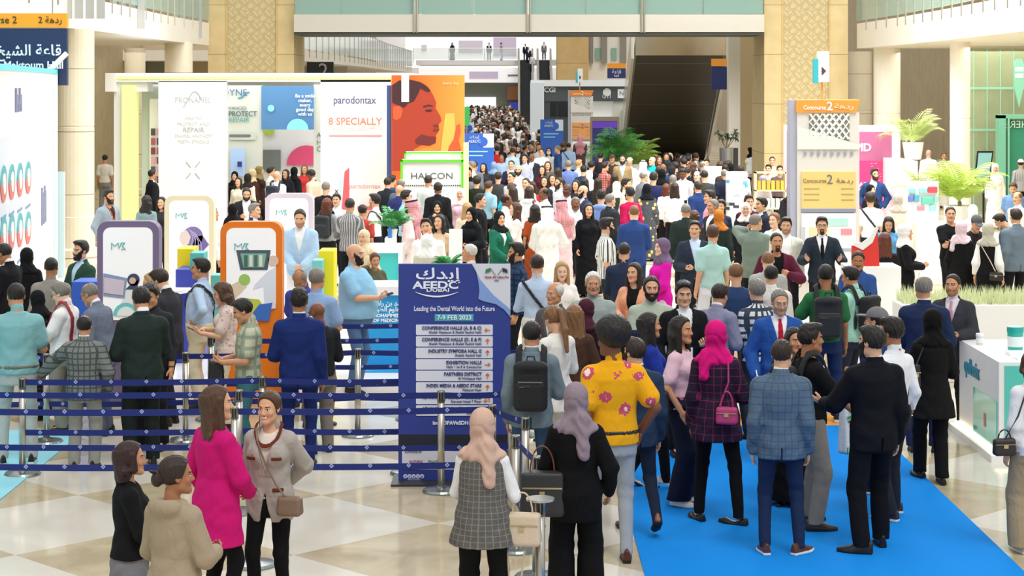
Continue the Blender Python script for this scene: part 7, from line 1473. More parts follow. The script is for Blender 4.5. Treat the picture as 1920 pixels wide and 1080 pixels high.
# -- middle and far crowd, from the photograph, left to right in bands
for a in [
 (894, 331, 1.72, 10, 'm', 'jumper', '#20271f', 'person in blackish green jumper, back turned, above the black profile', dict(hair='curly', hc='black')),
 (916, 340, 1.70, 40, 'm', 'polo', '#8fb5c9', 'person in pale blue top left of the bright turquoise tee', dict(hair='short', hc='brown')),
 (947, 342, 1.72, 60, 'm', 'tee', '#25b3d8', 'person in bright turquoise tee bending forward', dict(hair='short', hc='brown', lean=12, nod=15)),
 (949, 364, 1.80, 80, 'm', 'shirt', '#f0efee', 'person in white shirt in profile behind the green blazer', dict(hair='balding', hc='black', skin=4)),
 (962, 350, 1.66, 5, 'f', 'jumper', '#31302c', 'person in dark brown jumper right behind the turquoise tee', dict(hair='long', hc='dark')),
 (992, 350, 1.68, 4, 'f', 'hoodie', '#dde4ee', 'person in white hooded top, back turned, above the white robe', dict(hair='long', hc='dark')),
 (1020, 352, 1.80, 250, 'm', 'thobe', '#efe6e8', 'person in white robe with one hand at the mouth', dict(hair='balding', hc='black', skin=4, arms=('chin', 'down'))),
 (1063, 345, 1.84, 200, 'm', 'shirt', '#e3cbd0', 'person in pale pink shirt in the thick of the crowd', dict(hair='bald', skin=5, fat=.02)),
 (1079, 370, 1.78, 182, 'm', 'shirt_out', '#dde8f0', 'person in pale shirt facing us, left of the loose black robe', dict(hair='crop', hc='grey', beard='moustache', skin=4)),
 (1093, 348, 1.80, 240, 'm', 'suit', '#2c3550', 'person in navy suit with dark red tie turned left', dict(hair='bald', beard='beard', tie='#5a2a3c', smile=True)),
 (1080, 338, 1.66, 200, 'f', 'blouse', '#2a2b30', 'person in dark blouse whose face shows above the pale pink shirt', dict(hair='long', hc='black')),
 (1096, 334, 1.66, 10, 'f', 'jumper', '#191b20', 'person in near black jumper, back turned, above the navy suit', dict(hair='wavy', hc='black')),
 (1105, 320, 1.64, 5, 'f', 'tunic', '#dfe3e6', 'person in large white headscarf and white coat left of centre', dict(hj=('shayla', '#f1f1f0'))),
 (1127, 357, 1.82, 10, 'm', 'hoodie', '#7f9ce0', 'person in periwinkle blue hooded sweatshirt', dict(hair='quiff', hc='black')),
 (1121, 334, 1.66, 5, 'f', 'jumper', '#3a2c26', 'person in dark brown jumper behind the periwinkle hooded sweatshirt', dict(hair='long', hc='dark')),
 (1144, 364, 1.76, 60, 'm', 'suit', '#2a2d33', 'person in dark jacket right of the periwinkle hooded sweatshirt', dict(hair='crop', hc='grey')),
 (1152, 326, 1.68, 5, 'f', 'jumper', '#33302e', 'person in dark grey jumper just under the red checked shirt', dict(hair='verylong', hc='dark')),
 (1134, 304, 1.76, 60, 'm', 'shirt_out', '#c98f86', 'person in red checked shirt reaching up, left of the palm', dict(hair='short', hc='dark', pat=('plaid', '#a3514c', 16, .4), arms=('gesture', 'look'))),
 (1156, 341, 1.66, 5, 'f', 'jumper', '#2e3b36', 'person in tall plain white headscarf and dark jumper at the centre', dict(hj=('hijab', '#f2f2f0'))),
 (1174, 336, 1.78, 110, 'm', 'shirt', '#d9c9bb', 'person in pale beige shirt beside the plain white headscarf', dict(hair='quiff', hc='black', smile=True)),
 (1181, 352, 1.80, -35, 'm', 'jumper', '#b3174c', 'person in crimson jumper, back turned, at the centre', dict(hair='quiff', hc='black', beard='beard')),
 (1213, 345, 1.68, 5, 'f', 'abaya', '#4a4e56', 'person in black headscarf and robe with yellow print', dict(hj=('hijab', '#15171a'), pat=('floral', '#e2c070', 8, .3))),
 (1225, 324, 1.86, 5, 'm', 'coat', '#22264e', 'tall person in long dark navy coat, back turned', dict(hair='quiff', hc='black')),
 (1207, 322, 1.78, 60, 'm', 'suit', '#7c7f86', 'person in mid grey suit left of the long navy coat', dict(hair='balding', hc='grey', skin=1)),
 (1265, 343, 1.68, 0, 'f', 'shirt_out', '#f4f4f3', 'person in loose white blouse with bare hands down, back turned', dict(hair='long', hc='dark', arms=('down', 'down'))),
 (1249, 345, 1.62, 20, 'f', 'blouse', '#eceae6', 'person in cream blouse left of the loose white blouse', dict(hair='shoulder', hc='auburn')),
 (1262, 329, 1.72, 10, 'm', 'shirt', '#c2c8cd', 'person in grey blue shirt behind the loose white blouse', dict(hair='short', hc='grey')),
 (1281, 314, 1.84, 195, 'm', 'shirt', '#eae6ea', 'person in white shirt looking far down, right of centre', dict(hair='short', hc='black', skin=4, nod=22)),
 (1307, 321, 1.76, 200, 'm', 'shirt', '#dfe3e8', 'person in pale shirt right of the person looking far down', dict(hair='balding', hc='dark', skin=0)),
 (1321, 320, 1.78, 10, 'm', 'jumper', '#3a3d3c', 'person in charcoal jumper, back turned, below the left display tower', dict(hair='crop', hc='black')),
 (1309, 341, 1.78, -30, 'm', 'suit', '#23386c', 'person in blue suit turned left, right of centre', dict(hair='short', hc='dark', beard='beard')),
 (1331, 358, 1.80, 260, 'm', 'shirt', '#e99cae', 'person in pink shirt turned left below the display tower', dict(hair='quiff', hc='black')),
 (1337, 374, 1.78, 240, 'm', 'suit', '#2d3037', 'person in slate suit in front of the pink shirt', dict(hair='crop', hc='grey', skin=2)),
 (1286, 382, 1.80, 8, 'm', 'suit', '#26322f', 'person in bottle green suit, back turned', dict(hair='buzz', hc='grey', skin=2, fat=.02)),
 (1302, 395, 1.58, 10, 'f', 'jumper', '#3c2f2a', 'short person in brown jumper right of the bottle green suit', dict(hair='bob', hc='brown')),
 (1348, 394, 1.68, 10, 'f', 'coat', '#25302d', 'person in rust orange headscarf and dark coat', dict(hj=('hijab', '#c07430'))),
 (1352, 376, 1.66, 200, 'f', 'jumper', '#2b3448', 'person in dark blue jumper above the rust headscarf', dict(hair='curly', hc='dark')),
 (1398, 381, 1.68, 185, 'f', 'abaya', '#1f2024', 'person in white headscarf and black robe facing us', dict(hj=('hijab', '#eee6e6'), smile=True)),
 (1404, 367, 1.78, 170, 'm', 'jumper', '#4a1f30', 'person in wine red jumper behind the white headscarf', dict(hair='quiff', hc='dark')),
 (1428, 371, 1.80, 250, 'm', 'suit', '#2a3140', 'person in dark slate suit turned left, left of the totem', dict(hair='short', hc='black')),
 (1415, 402, 1.82, 15, 'm', 'suit', '#76857a', 'person in sage green suit holding a phone to the ear', dict(hair='crop', hc='grey', arms=('down', 'ear'), turn=-40, fat=.02)),
 (1452, 400, 1.70, 220, 'f', 'blouse', '#f2f0ee', 'person in white blouse behind the cream blazer', dict(hair='bun', hc='lightbrown', skin=0)),
 (1474, 409, 1.80, 190, 'm', 'blazer_open', '#dcdccf', 'person in open cream blazer and white shirt', dict(hair='quiff', hc='black', beard='stubble', c2='#f4f4f4')),
 (1456, 437, 1.80, 178, 'm', 'blazer_open', '#5b2036', 'person in burgundy blazer over black top holding the lapel', dict(hair='crop', hc='black', beard='goatee', c2='#141416', arms=('relax', 'lapel'), tr='#27402f', skin=2, under='blouse')),
 (1541, 408, 1.83, 186, 'm', 'suit', '#26303c', 'person in dark suit and black tie gesturing in front of the totem', dict(hair='quiff', hc='dark', beard='goatee', glasses='dark', tie='#17181a', arms=('gesture', 'gesture'), c2='#f3f3f5', fat=.01)),
 (1440, 472, 1.78, 5, 'm', 'suit', '#a6aaa6', 'person in light grey suit, back turned, below the burgundy blazer', dict(hair='buzz', hc='lightbrown', skin=0, d=24.8)),
 (1446, 498, 1.76, 10, 'm', 'suit', '#dedbd2', 'person in cream jacket, back turned, below the light grey suit', dict(hair='crop', hc='black', d=22.9)),
 (1430, 330, 1.68, 10, 'f', 'tunic', '#e6e2ea', 'person in lilac grey headscarf and white coat at the amber shelf', dict(hj=('hijab', '#8f8c9e'))),
 (1388, 311, 1.80, 10, 'm', 'shirt_out', '#a5a8a9', 'person in grey shirt leaning over the right display tower', dict(hair='short', hc='dark', lean=8)),
 (1406, 277, 1.68, 260, 'f', 'tunic', '#eef0f4', 'person in black headscarf and white coat beside the brown column', dict(hj=('hijab', '#141416'))),
 (1448, 294, 1.78, 185, 'm', 'shirt_out', '#d9b9a4', 'person in peach shirt facing us left of the magenta booth', dict(hair='crop', hc='black')),
 (1441, 309, 1.72, 200, 'm', 'shirt', '#c9a79a', 'person in dusty pink shirt behind the amber shelf', dict(hair='short', hc='black')),
 (1462, 311, 1.70, 180, 'm', 'jumper', '#5b4a48', 'person in brown jumper at the right end of the amber shelf', dict(hair='short', hc='black')),
 (1484, 345, 1.70, 10, 'f', 'abaya', '#26232a', 'person in dark robe at the left flank of the concourse totem', dict(hj=('hijab', '#232026'), d=39.5)),
 (1638, 317, 1.88, 195, 'm', 'suit', '#26406e', 'person in blue suit, hands in pockets, in front of the magenta panel', dict(hair='quiff', hc='dark', beard='beard', turn=35, arms=('pocket', 'pocket'), c2='#dfe6ee', d=44.9)),
 (1633, 347, 1.66, 150, 'f', 'abaya', '#1b1a1f', 'person in black headscarf in front of the pocketed blue suit', dict(hj=('hijab', '#17161a'))),
 (1632, 362, 1.76, 8, 'm', 'tee', '#e6edf5', 'person in white tee with thin black strap, back turned', dict(hair='curly', hc='dark', special='strap', tr='#20242e')),
 (1684, 363, 1.74, 10, 'f', 'tunic', '#dcd5c8', 'person in taupe headscarf and beige top, back turned', dict(hj=('hijab', '#b9b0a4'))),
 (1666, 404, 1.64, 190, 'f', 'blouse', '#5f9fd0', 'person in sky blue blouse looking down beside the white tee', dict(hair='long', hc='black', nod=25, skin=1)),
 (1659, 437, 1.68, 2, 'f', 'dress', '#1c1c1f', 'person in long black dress, back turned, reaching to the white counter', dict(hair='verylong', hc='auburn', arms=('down', 'gesture'), wear_kw=dict(sleeve='elbow'))),
 (1697, 421, 1.69, 95, 'f', 'blazer', '#17181b', 'person in white headscarf and black blazer near the long white counter', dict(hj=('hijab', '#eceae8'), c2='#f1f1f1', arms=('look', 'look'), tr='#17181b')),
 (1783, 388, 1.80, 165, 'm', 'tee', '#18181b', 'person in black tee with arms folded on the right', dict(hair='crop', hc='dark', arms=('fold', 'fold'), turn=-20, fat=.02)),
 (1803, 415, 1.68, 40, 'f', 'abaya', '#131315', 'person in pink headscarf and black robe on the right', dict(hj=('hijab_front', '#dfc8d2'))),
 (1828, 401, 1.80, 170, 'm', 'tee', '#2a2628', 'person in grey cap and dark tee between two headscarves', dict(hair='cap', hc='#55585c', nod=25)),
 (1853, 418, 1.69, 25, 'f', 'tank', '#151518', 'person in sage headscarf with black pinafore and white sleeves', dict(hj=('hijab', '#b9b8a8'), tr='#141416', fit='wide', special='whitesleeve')),
 (1905, 392, 1.84, -15, 'm', 'suit', '#6f808e', 'person in long grey blue suit at the right edge, back turned', dict(hair='short', hc='dark', fat=.02)),
 (1894, 397, 1.70, -60, 'm', 'jumper', '#2f4a66', 'person in dark blue jumper leaning in at the right edge', dict(hair='short', hc='black', nod=30, lean=10)),
 (1908, 360, 1.76, 230, 'm', 'shirt', '#f1f1f1', 'person in white shirt near the right edge, above the grey blue suit', dict(hair='balding', hc='lightbrown')),
 (1900, 341, 1.74, 200, 'm', 'polo', '#6d8fb8', 'person in steel blue polo bowing the head near the right edge', dict(hair='short', hc='brown', nod=20)),
 (1741, 281, 1.80, 10, 'm', 'thobe', '#f6f6f5', 'person in all white robe by the white booth wall', dict(hair='bald', skin=0)),
 (1770, 286, 1.72, 180, 'm', 'thobe', '#f1f0ec', 'person in white robe behind the palms on the right', dict(hair='short', hc='lightbrown')),
 (1866, 308, 1.72, 185, 'f', 'abaya', '#f4efee', 'person in white headscarf and long white robe facing us', dict(hj=('shayla', '#f3f0ee'))),
 (1903, 279, 1.78, 200, 'm', 'thobe', '#f0f0f0', 'person in white robe in front of the mint green door', dict(hair='crop', hc='dark')),
 (1914, 299, 1.74, 10, 'm', 'shirt_out', '#b9bcc0', 'person in white cap and striped shirt at the right edge', dict(hair='kufi', hc='#f2f2f2', pat=('stripe', '#8a8d92', 20, .4))),
 (1824, 385, 1.66, 10, 'f', 'tunic', '#e9e9e9', 'person in white headscarf and coat above the grey cap', dict(hj=('hijab', '#eceef2'))),
 # far left half of the crowd
 (885, 303, 1.78, 270, 'm', 'shirt_out', '#b9bba8', 'person in sage shirt facing left beside the yellow post top', dict(hair='short', hc='grey')),
 (894, 282, 1.66, 190, 'f', 'blouse', '#7c1f2c', 'person in wine red blouse near the nearest event banner', dict(hair='long', hc='black')),
 (907, 306, 1.64, 200, 'f', 'blouse', '#2f3136', 'person in charcoal blouse right of the sage shirt', dict(hair='long', hc='black')),
 (914, 271, 1.70, 10, 'f', 'abaya', '#121417', 'person in black robe before the nearest event banner', dict(hj=('shayla', '#121417'))),
 (932, 274, 1.76, 8, 'm', 'jumper', '#d62a34', 'person in bright red jumper right of the black robe, far left crowd', dict(hair='crop', hc='black')),
 (926, 304, 1.64, 10, 'f', 'tunic', '#2a3040', 'person in denim blue headscarf and dark coat', dict(hj=('shayla', '#7f9cc0'))),
 (934, 323, 1.76, 8, 'm', 'jumper', '#3c3e40', 'person in charcoal jumper, back turned, below the denim blue headscarf', dict(hair='short', hc='dark')),
 (961, 277, 1.78, 5, 'm', 'shirt', '#b9d6e8', 'person in pale aqua shirt, back turned, in the far crowd', dict(hair='crop', hc='dark')),
 (959, 301, 1.76, 190, 'm', 'suit', '#1f2440', 'person in navy suit with hand raised to the face', dict(hair='crop', hc='black', arms=('chin', 'down'))),
 (972, 310, 1.80, 185, 'm', 'shirt_out', '#e5e0cf', 'person in cream shirt facing us above the pale blue grey shirt', dict(hair='bald', beard='beard')),
 (959, 323, 1.78, 220, 'm', 'shirt', '#c9d3e2', 'person in pale blue grey shirt above the turquoise tee', dict(hair='crop', hc='black')),
 (986, 334, 1.76, 200, 'm', 'shirt', '#d9d6cf', 'person in pale shirt and glasses above the white hooded top', dict(hair='crop', hc='dark', glasses='dark')),
 (999, 340, 1.68, 210, 'f', 'blouse', '#b8323c', 'person in red blouse looking down in the crowd', dict(hair='long', hc='dark', nod=15)),
 (1021, 331, 1.68, 190, 'f', 'jumper', '#2c2e34', 'person in dark jumper facing us, left of the white and dark pair', dict(hair='long', hc='black')),
 (1036, 327, 1.72, 185, 'f', 'blazer', '#22242a', 'person in dark blazer over white top, facing us, left of centre', dict(hair='long', hc='dark', c2='#f2f2f2')),
 (1049, 333, 1.78, 235, 'm', 'shirt', '#cfd2d6', 'person in light grey shirt looking left beside the pale pink shirt', dict(hair='crop', hc='dark', beard='beard')),
 (1017, 311, 1.66, 195, 'f', 'blouse', '#4a1a26', 'person in deep maroon blouse facing us in the crowd', dict(hair='long', hc='dark')),
 (1027, 303, 1.66, 185, 'f', 'blouse', '#5b524a', 'person in taupe blouse behind the deep maroon blouse', dict(hair='shoulder', hc='brown')),
 (1046, 315, 1.68, 5, 'f', 'jumper', '#2f3034', 'person in black jumper, back turned, under the mid blue shirt', dict(hair='long', hc='dark')),
 (1066, 301, 1.80, 5, 'm', 'shirt_out', '#6379b0', 'broad person in mid blue shirt, back turned', dict(hair='short', hc='grey', fat=.03)),
 (1085, 300, 1.72, 60, 'm', 'shirt', '#e9edf4', 'person in white shirt right of the broad mid blue shirt', dict(hair='short', hc='blonde')),
 (1094, 311, 1.70, 10, 'm', 'jumper', '#27324c', 'person in navy jumper right of the broad mid blue shirt', dict(hair='short', hc='black')),
 (1109, 303, 1.74, 30, 'm', 'jumper', '#141517', 'person in black jumper stretching over the large white headscarf', dict(hair='short', hc='black')),
 (972, 274, 1.74, 190, 'm', 'suit', '#3c3a44', 'person in dark grey suit right behind the pale aqua shirt', dict(hair='crop', hc='dark', beard='beard')),
 (984, 290, 1.76, 200, 'm', 'shirt', '#b8bcd0', 'person in lavender grey shirt above the cream shirt', dict(hair='short', hc='dark')),
 (997, 288, 1.76, 190, 'm', 'suit', '#2b2f3c', 'person in dark slate suit left of the white jacket', dict(hair='bald', skin=4)),
 (1015, 279, 1.78, 185, 'm', 'blazer_open', '#f0f0f0', 'person in white jacket stretching an arm in the crowd', dict(hair='crop', hc='dark', arms=('gesture', 'down'))),
 (1029, 277, 1.68, 185, 'f', 'blouse', '#f2f2f2', 'person in white top and white face mask beside the white jacket', dict(hair='long', hc='black', special='mask')),
 (1046, 273, 1.78, 270, 'm', 'jumper', '#2f4d80', 'person in blue jumper turned left beside the sky blue shirt', dict(hair='short', hc='grey')),
 (1056, 266, 1.74, 20, 'f', 'jumper', '#26282c', 'person in black jumper between blue jumper and sky blue shirt', dict(hair='bob', hc='brown')),
 (1066, 268, 1.80, 5, 'm', 'shirt_out', '#a7c2e4', 'person in sky blue shirt with a thin dark strap, far crowd', dict(hair='buzz', hc='dark', special='strap')),
 (1088, 254, 1.86, 5, 'm', 'thobe', '#5a4048', 'person in faded red checked headcloth before the distant totem', dict(hj=('ghutra_bare', 'redcheck'), d=74.2)),
 (1074, 249, 1.76, 200, 'm', 'shirt', '#e9e9ee', 'person in white shirt left of the distant red headcloth', dict(hair='short', hc='black')),
 (1110, 266, 1.68, 185, 'f', 'tunic', '#c9dcd4', 'person in pale green headscarf and mint coat beside the palm', dict(hj=('hijab', '#c3cfb2'))),
 (1126, 287, 1.74, 20, 'm', 'jumper', '#26242a', 'person in dark jumper at the left foot of the palm', dict(hair='crop', hc='black')),
 (1148, 290, 1.76, 200, 'm', 'jumper', '#3a332e', 'person in brown cap at the foot of the palm', dict(hair='cap', hc='#4a3326', skin=2)),
 (1167, 291, 1.84, 182, 'm', 'blazer', '#a1875f', 'person in camel blazer and pale blue shirt', dict(hair='crop', hc='dark', beard='beard', c2='#a9c8ea')),
 (1181, 296, 1.70, 190, 'm', 'shirt', '#dfe0dc', 'person in white cap right of the camel blazer', dict(hair='kufi', hc='#f4f4f2')),
 (1206, 301, 1.80, 5, 'm', 'thobe', '#f5f5f4', 'person in white headcloth and robe right of the palm', dict(hj=('ghutra', '#f4f4f3'))),
 (1223, 294, 1.80, 230, 'm', 'polo', '#1fb3bb', 'person in bright turquoise polo right of the palm', dict(hair='bald', skin=0)),
 (1243, 308, 1.78, 10, 'm', 'suit', '#2a3454', 'person in navy suit right of the bright turquoise polo', dict(hair='balding', hc='lightbrown', skin=1)),
 (939, 234, 1.76, 185, 'm', 'thobe', '#eeeef0', 'tiny distant person in white headcloth, right of the other one', dict(hj=('ghutra', '#f4f4f4'))),
 (908, 237, 1.76, 190, 'm', 'thobe', '#ededf0', 'tiny distant person in white headcloth above the nearest event banner', dict(hj=('ghutra', '#f2f2f2'))),
 (964, 245, 1.68, 10, 'f', 'tunic', '#e5c3cc', 'distant person in cream headscarf and pink coat', dict(hj=('shayla', '#e6dfd0'))),
 (977, 245, 1.68, 10, 'f', 'tunic', '#a9c47a', 'distant person in pale blue headscarf and green coat', dict(hj=('shayla', '#d3e4ea'))),
 (1011, 243, 1.78, 10, 'm', 'jumper', '#33393a', 'distant person in dark green jumper, back turned', dict(hair='short', hc='dark')),
 (1032, 246, 1.76, 20, 'm', 'jumper', '#15171a', 'distant person in black jumper at the foot of the left banner', dict(hair='crop', hc='black')),
 (988, 262, 1.72, 190, 'f', 'blouse', '#2a2326', 'distant person in dark blouse facing us in the far crowd', dict(hair='long', hc='black', skin=4)),
 (1008, 264, 1.74, 190, 'm', 'jumper', '#5a3a28', 'distant person in brown jumper facing us', dict(hair='crop', hc='black', skin=3)),
 (1059, 229, 1.78, 200, 'm', 'shirt', '#d6d6dc', 'distant person in pale shirt between banner and totem', dict(hair='crop', hc='dark')),
]:
    P(*a[:8], **{**dict(skin=1), **a[8]})
P(1938, 655, 1.64, -6, 'f', 'shirt_out', '#e4e4e6', 'person in white blouse and khaki trousers cut off by the right edge', hair='shoulder', hc='brown', tr='#9d8c70', fit='wide', shoe='sneaker', shc='#c9c6bd', skin=1, arms=('down', 'down'), d=16.0, feet=((.1, .02), (-.13, -.05)))
# ---------------------------------------------------------------- placing them apart, then building
placed = []
def mind(x, y, skip=None): return min([math.hypot(x-a, y-b) for a, b in placed] or [9])
order = sorted(PEOPLE, key=lambda e: (0 if 'd' in e else 1, -e['top']))
for e in order:
    if 'd' in e:
        hh = CAMH-e.get('z', 0)-(e['top']-HOR)*e['d']/FPX
        if abs(hh-e['h']) > .06: print('HEIGHT', round(hh, 2), e['h'], e['d'], e['label'])
        e['h'] = hh; placed.append((wx(e['px'], e['d']), e['d'])); continue
    best = None
    for dh in (0, .02, -.02, .04, -.04, .06, -.06, .09, -.09, .12):
        hh = e['h']+dh; d = FPX*(CAMH-hh)/(e['top']-HOR); m_ = mind(wx(e['px'], d), d)
        sc = min(m_, .55)-abs(dh)*.6
        if best is None or sc > best[0]: best = (sc, hh, d, m_)
    e['h'], e['d'] = best[1], best[2]; placed.append((wx(e['px'], e['d']), e['d']))
TIGHT = []
for i, (a, b) in enumerate(placed):
    for j in range(i):
        q = math.hypot(a-placed[j][0], b-placed[j][1])
        if q < .40: TIGHT.append((round(q, 2), order[i]['label'][:40], order[j]['label'][:40]))
for t_ in sorted(TIGHT): print('TIGHT', t_)
def mworld(pr): return Matrix.LocRotScale(pr.location, pr.rotation_euler, pr.scale)
def worn(name, pr, label, cat):
    o = bpy.data.objects.new(name, None); C.objects.link(o); o.location = pr.location; o.rotation_euler = pr.rotation_euler; o.scale = pr.scale; return tag(o, label, cat)
def fmesh(name, F, m, parent): P_, Q_ = F.mesh(); o = bpy.data.objects.new(name, mk_mesh(name, P_, Q_)); o.data.materials.append(m); C.objects.link(o); o.parent = parent; return o
def backpack(pr, fg, col, label):
    t = worn('backpack', pr, label, 'backpack'); m = mat(col, .75, bump=.3, bscale=60); r = .010 if fg.q == 0 else .016; y = -.235-fg.fat*.8
    F = Fld((-.25, -.45, .85), (.25, .0, 1.52), r); F.rbox((0, y, 1.19), (.155, .085, .225), .06); F.rbox((0, y-.08, 1.11), (.125, .04, .125), .03, .012); F.ell((0, y-.05, 1.38), (.13, .06, .05), .03)
    bb = fmesh('bag_body', F, m, t); F = Fld((-.2, -.45, 1.1), (.2, -.2, 1.45), r*.7); F.cone((-.11, y-.118, 1.245), (.11, y-.118, 1.245), .006, .006); F.cone((-.10, y-.125, 1.20), (.0, y-.125, 1.205), .004, .004); fmesh('zip', F, mat('#6d7076', .4), bb)
    b = MB(); b.tube([(-.04, y+.02, 1.41), (-.03, y+.01, 1.46), (.03, y+.01, 1.46), (.04, y+.02, 1.41)], .008, 6); b.build('carry_handle', m, t)
    for sg in (-1, 1):
        P_, Q_ = fg.patch(.045, .010, lambda X, Y, Z: np.maximum(np.abs(X*sg-.115)-.028, np.maximum(1.02-Z, -.12-Y-(Z > 1.3)*.2)), (1.0, 1.52))
        o = bpy.data.objects.new('shoulder_strap', mk_mesh('strap', P_, Q_)); o.data.materials.append(m); C.objects.link(o); o.parent = t
def bag(pr, pos, size, col, label, name='handbag', strap=None, rot=0, handle=.12, flap=None):
    """a soft bag with a body, handle and clasp, at pos in the wearer's frame"""
    M_ = mworld(pr) @ Matrix.Translation(pos) @ Matrix.Rotation(rot, 4, 'Z'); t = bpy.data.objects.new(name, None); C.objects.link(t); t.matrix_world = M_; tag(t, label, 'bag'); m = mat(col, .5, bump=.2, bscale=50)
    w_, h_, dd = size; F = Fld((-w_-.04, -dd-.04, -h_-.04), (w_+.04, dd+.04, h_+.04), .009); F.rbox((0, 0, 0), (w_, dd, h_), min(dd*.8, .03)); X, Y, Z = F.all(); F.v += .5*np.clip(Z/h_, -1, 1)*.02*(np.abs(Y)/dd); bb = fmesh('bag_body', F, m, t)
    if handle: b = MB(); b.tube([(w_*.55*math.cos(a), 0, h_-.01+handle*math.sin(a)) for a in np.linspace(0, math.pi, 12)], .007, 6); b.build('handle', mat(flap or col, .5), t)
    b = MB(); b.box(-.02, .02, -dd-.008, -dd+.002, -.01, .025); b.box(-w_*.9, w_*.9, -dd-.004, -dd+.002, h_*.25, h_*.32); b.build('clasp', mat('#c7b78a', .3, .8), bb)
    if strap:
        inv = M_.inverted() @ mworld(pr); b = MB(); b.tube([tuple(inv @ Vector(p)) for p in strap], .008, 6); b.build('shoulder_strap', mat(flap or col, .5), t)
    return t
def held(pr, fg, i, name, size, col, label, off=(0, .10, .0), cat=None):
    sg, sh, el, wr, fd, pn, hp = fg.arm[i]; z = Vector(nrm(-(pn-(pn@nrm(fd))*nrm(fd)))); y = Vector(nrm(fd)); x = y.cross(z)
    R3 = Matrix((x, y, z)).transposed().to_4x4(); M_ = mworld(pr) @ Matrix.Translation(Vector(wr)) @ R3 @ Matrix.Translation(off)
    o = MB(); o.box(-size[0], size[0], -size[1], size[1], -size[2], size[2]); q = o.build(name, mat(col, .35)); q.matrix_world = M_; tag(q, label, cat or name.replace('_', ' ')); return q
REF = {}
for e in PEOPLE:
    k = dict(e); z = k.pop('z', 0); sp_ = k.pop('special', ''); k.pop('hc2', 0); k.pop('hasbag', 0)
    if e['d'] > 42 and 'glasses' in k: k.pop('glasses')
    pr, fg = person(**k); pr.location.z = z if z else (.010 if (1.0 < pr.location.x < 4.15 and pr.location.y < 22.5) or (pr.location.x < -4.7 and pr.location.y < 21.5) else 0)
    REF[e['label']] = (pr, fg)
    if sp_.startswith('pack'): _, cl_, lb = sp_.split(':'); backpack(pr, fg, cl_, lb)
    elif sp_ == 'strap':
        P_, Q_ = fg.patch(.026, .006, lambda X, Y, Z: np.abs(X*.8+(Z-1.22)*.62)-.022, (.95, 1.48)); o = bpy.data.objects.new('cross_strap', mk_mesh('strap', P_, Q_)); o.data.materials.append(mat('#1d1f24', .6)); C.objects.link(o); o.parent = pr
    elif sp_ == 'redstrap':
        P_, Q_ = fg.patch(.032, .007, lambda X, Y, Z: np.abs(X+.10)-.02, (1.0, 1.48)); o = bpy.data.objects.new('cross_strap', mk_mesh('strap', P_, Q_)); o.data.materials.append(mat('#8d2433', .6)); C.objects.link(o); o.parent = pr
    elif sp_ == 'trim':
        for nm, cx_, cz_ in (('collar_trim', 0, 0), ('pocket_flap', .105, 1.25), ('pocket_flap', -.105, 1.25), ('pocket_flap', .105, 1.0), ('pocket_flap', -.105, 1.0)):
            rg = (lambda X, Y, Z: np.where(Y > 0, np.abs(np.hypot(X/.105, (Z-1.475)/.13)-1)*.1-.012, 1)) if nm == 'collar_trim' else (lambda X, Y, Z, a_=cx_, c_=cz_: np.where(Y > 0, np.maximum(np.abs(X-a_)-.042, np.abs(Z-c_)-.015), 1))
            P_, Q_ = fg.patch(.036, .004, rg, (.9, 1.52), .0065); o = bpy.data.objects.new(nm, mk_mesh('trim', P_, Q_)); o.data.materials.append(cloth('#6e3222')); C.objects.link(o); o.parent = pr; o['label'] = 'brown '+nm.replace('_', ' ')
    elif sp_ == 'waist':
        P_, Q_ = fg.patch(.035, .012, lambda X, Y, Z: np.abs(Z-.98)-.05, (.85, 1.1), .011); o = bpy.data.objects.new('waist_scarf', mk_mesh('scarf', P_, Q_)); o.data.materials.append(cloth('#23283c', ('floral', '#b0607a', 14, .4))); C.objects.link(o); o.parent = pr
    elif sp_ == 'mask':
        F = Fld((-.12, -.02, -.13), (.12, .15, .0), .007); head_sdf(F, True); X, Y, Z = F.all(); F.v = np.maximum(F.v-.010, np.maximum(np.maximum(Z+.02, -.115-Z), .0-Y)); P_, Q_ = F.mesh()
        o = bpy.data.objects.new('face_mask', mk_mesh('mask', P_, Q_)); o.data.materials.append(cloth('#dfe6ea')); C.objects.link(o); o.parent = pr; o.matrix_local = Matrix(fg.HM.tolist())
    elif sp_ == 'whitesleeve':
        P_, Q_ = fg.top(off=.012, hem=.9, sleeve='long', puff=.02); o = bpy.data.objects.new('blouse', mk_mesh('blouse', P_, Q_)); o.data.materials.append(cloth('#f0f0ee')); C.objects.link(o); o.parent = pr
def R_(s):
    for k in REF:
        if s in k: return REF[k]
    raise KeyError(s)
pr, fg = R_('grey jacket with brown pocket'); bag(pr, (-.23, .20, .90), (.10, .075, .05), '#7c6552', 'small brown quilted crossbody bag on the grey jacket with brown flaps', 'crossbody_bag', rot=0, handle=0, strap=[(.10, .06, 1.47), (.06, .14, 1.38), (-.02, .17, 1.2), (-.12, .20, 1.05), (-.2, .22, .97)])
pr, fg = R_('nude headscarf'); bag(pr, (.30, .02, .86), (.14, .12, .07), '#cdb9a0', 'cream handbag hanging from the arm in the long checked waistcoat', strap=[(.2, .0, .96), (.18, .04, .7), (.20, .05, .42), (.28, .03, .40), (.32, .0, .7)], handle=.16)
pr, fg = R_('loose black trouser suit'); bag(pr, (-.26, -.06, .92), (.17, .17, .08), '#2b2a2a', 'large black tote bag with brown handles under the mauve scarf', 'tote_bag', handle=.2, flap='#6b3620')
pr, fg = R_('dark tartan coat'); bag(pr, (.12, -.20, .97), (.095, .075, .04), '#b0356e', 'small raspberry pink handbag hanging on the tartan coat', handle=.14, strap=[(.12, -.12, 1.42), (.13, -.17, 1.25), (.06, -.21, 1.05)])
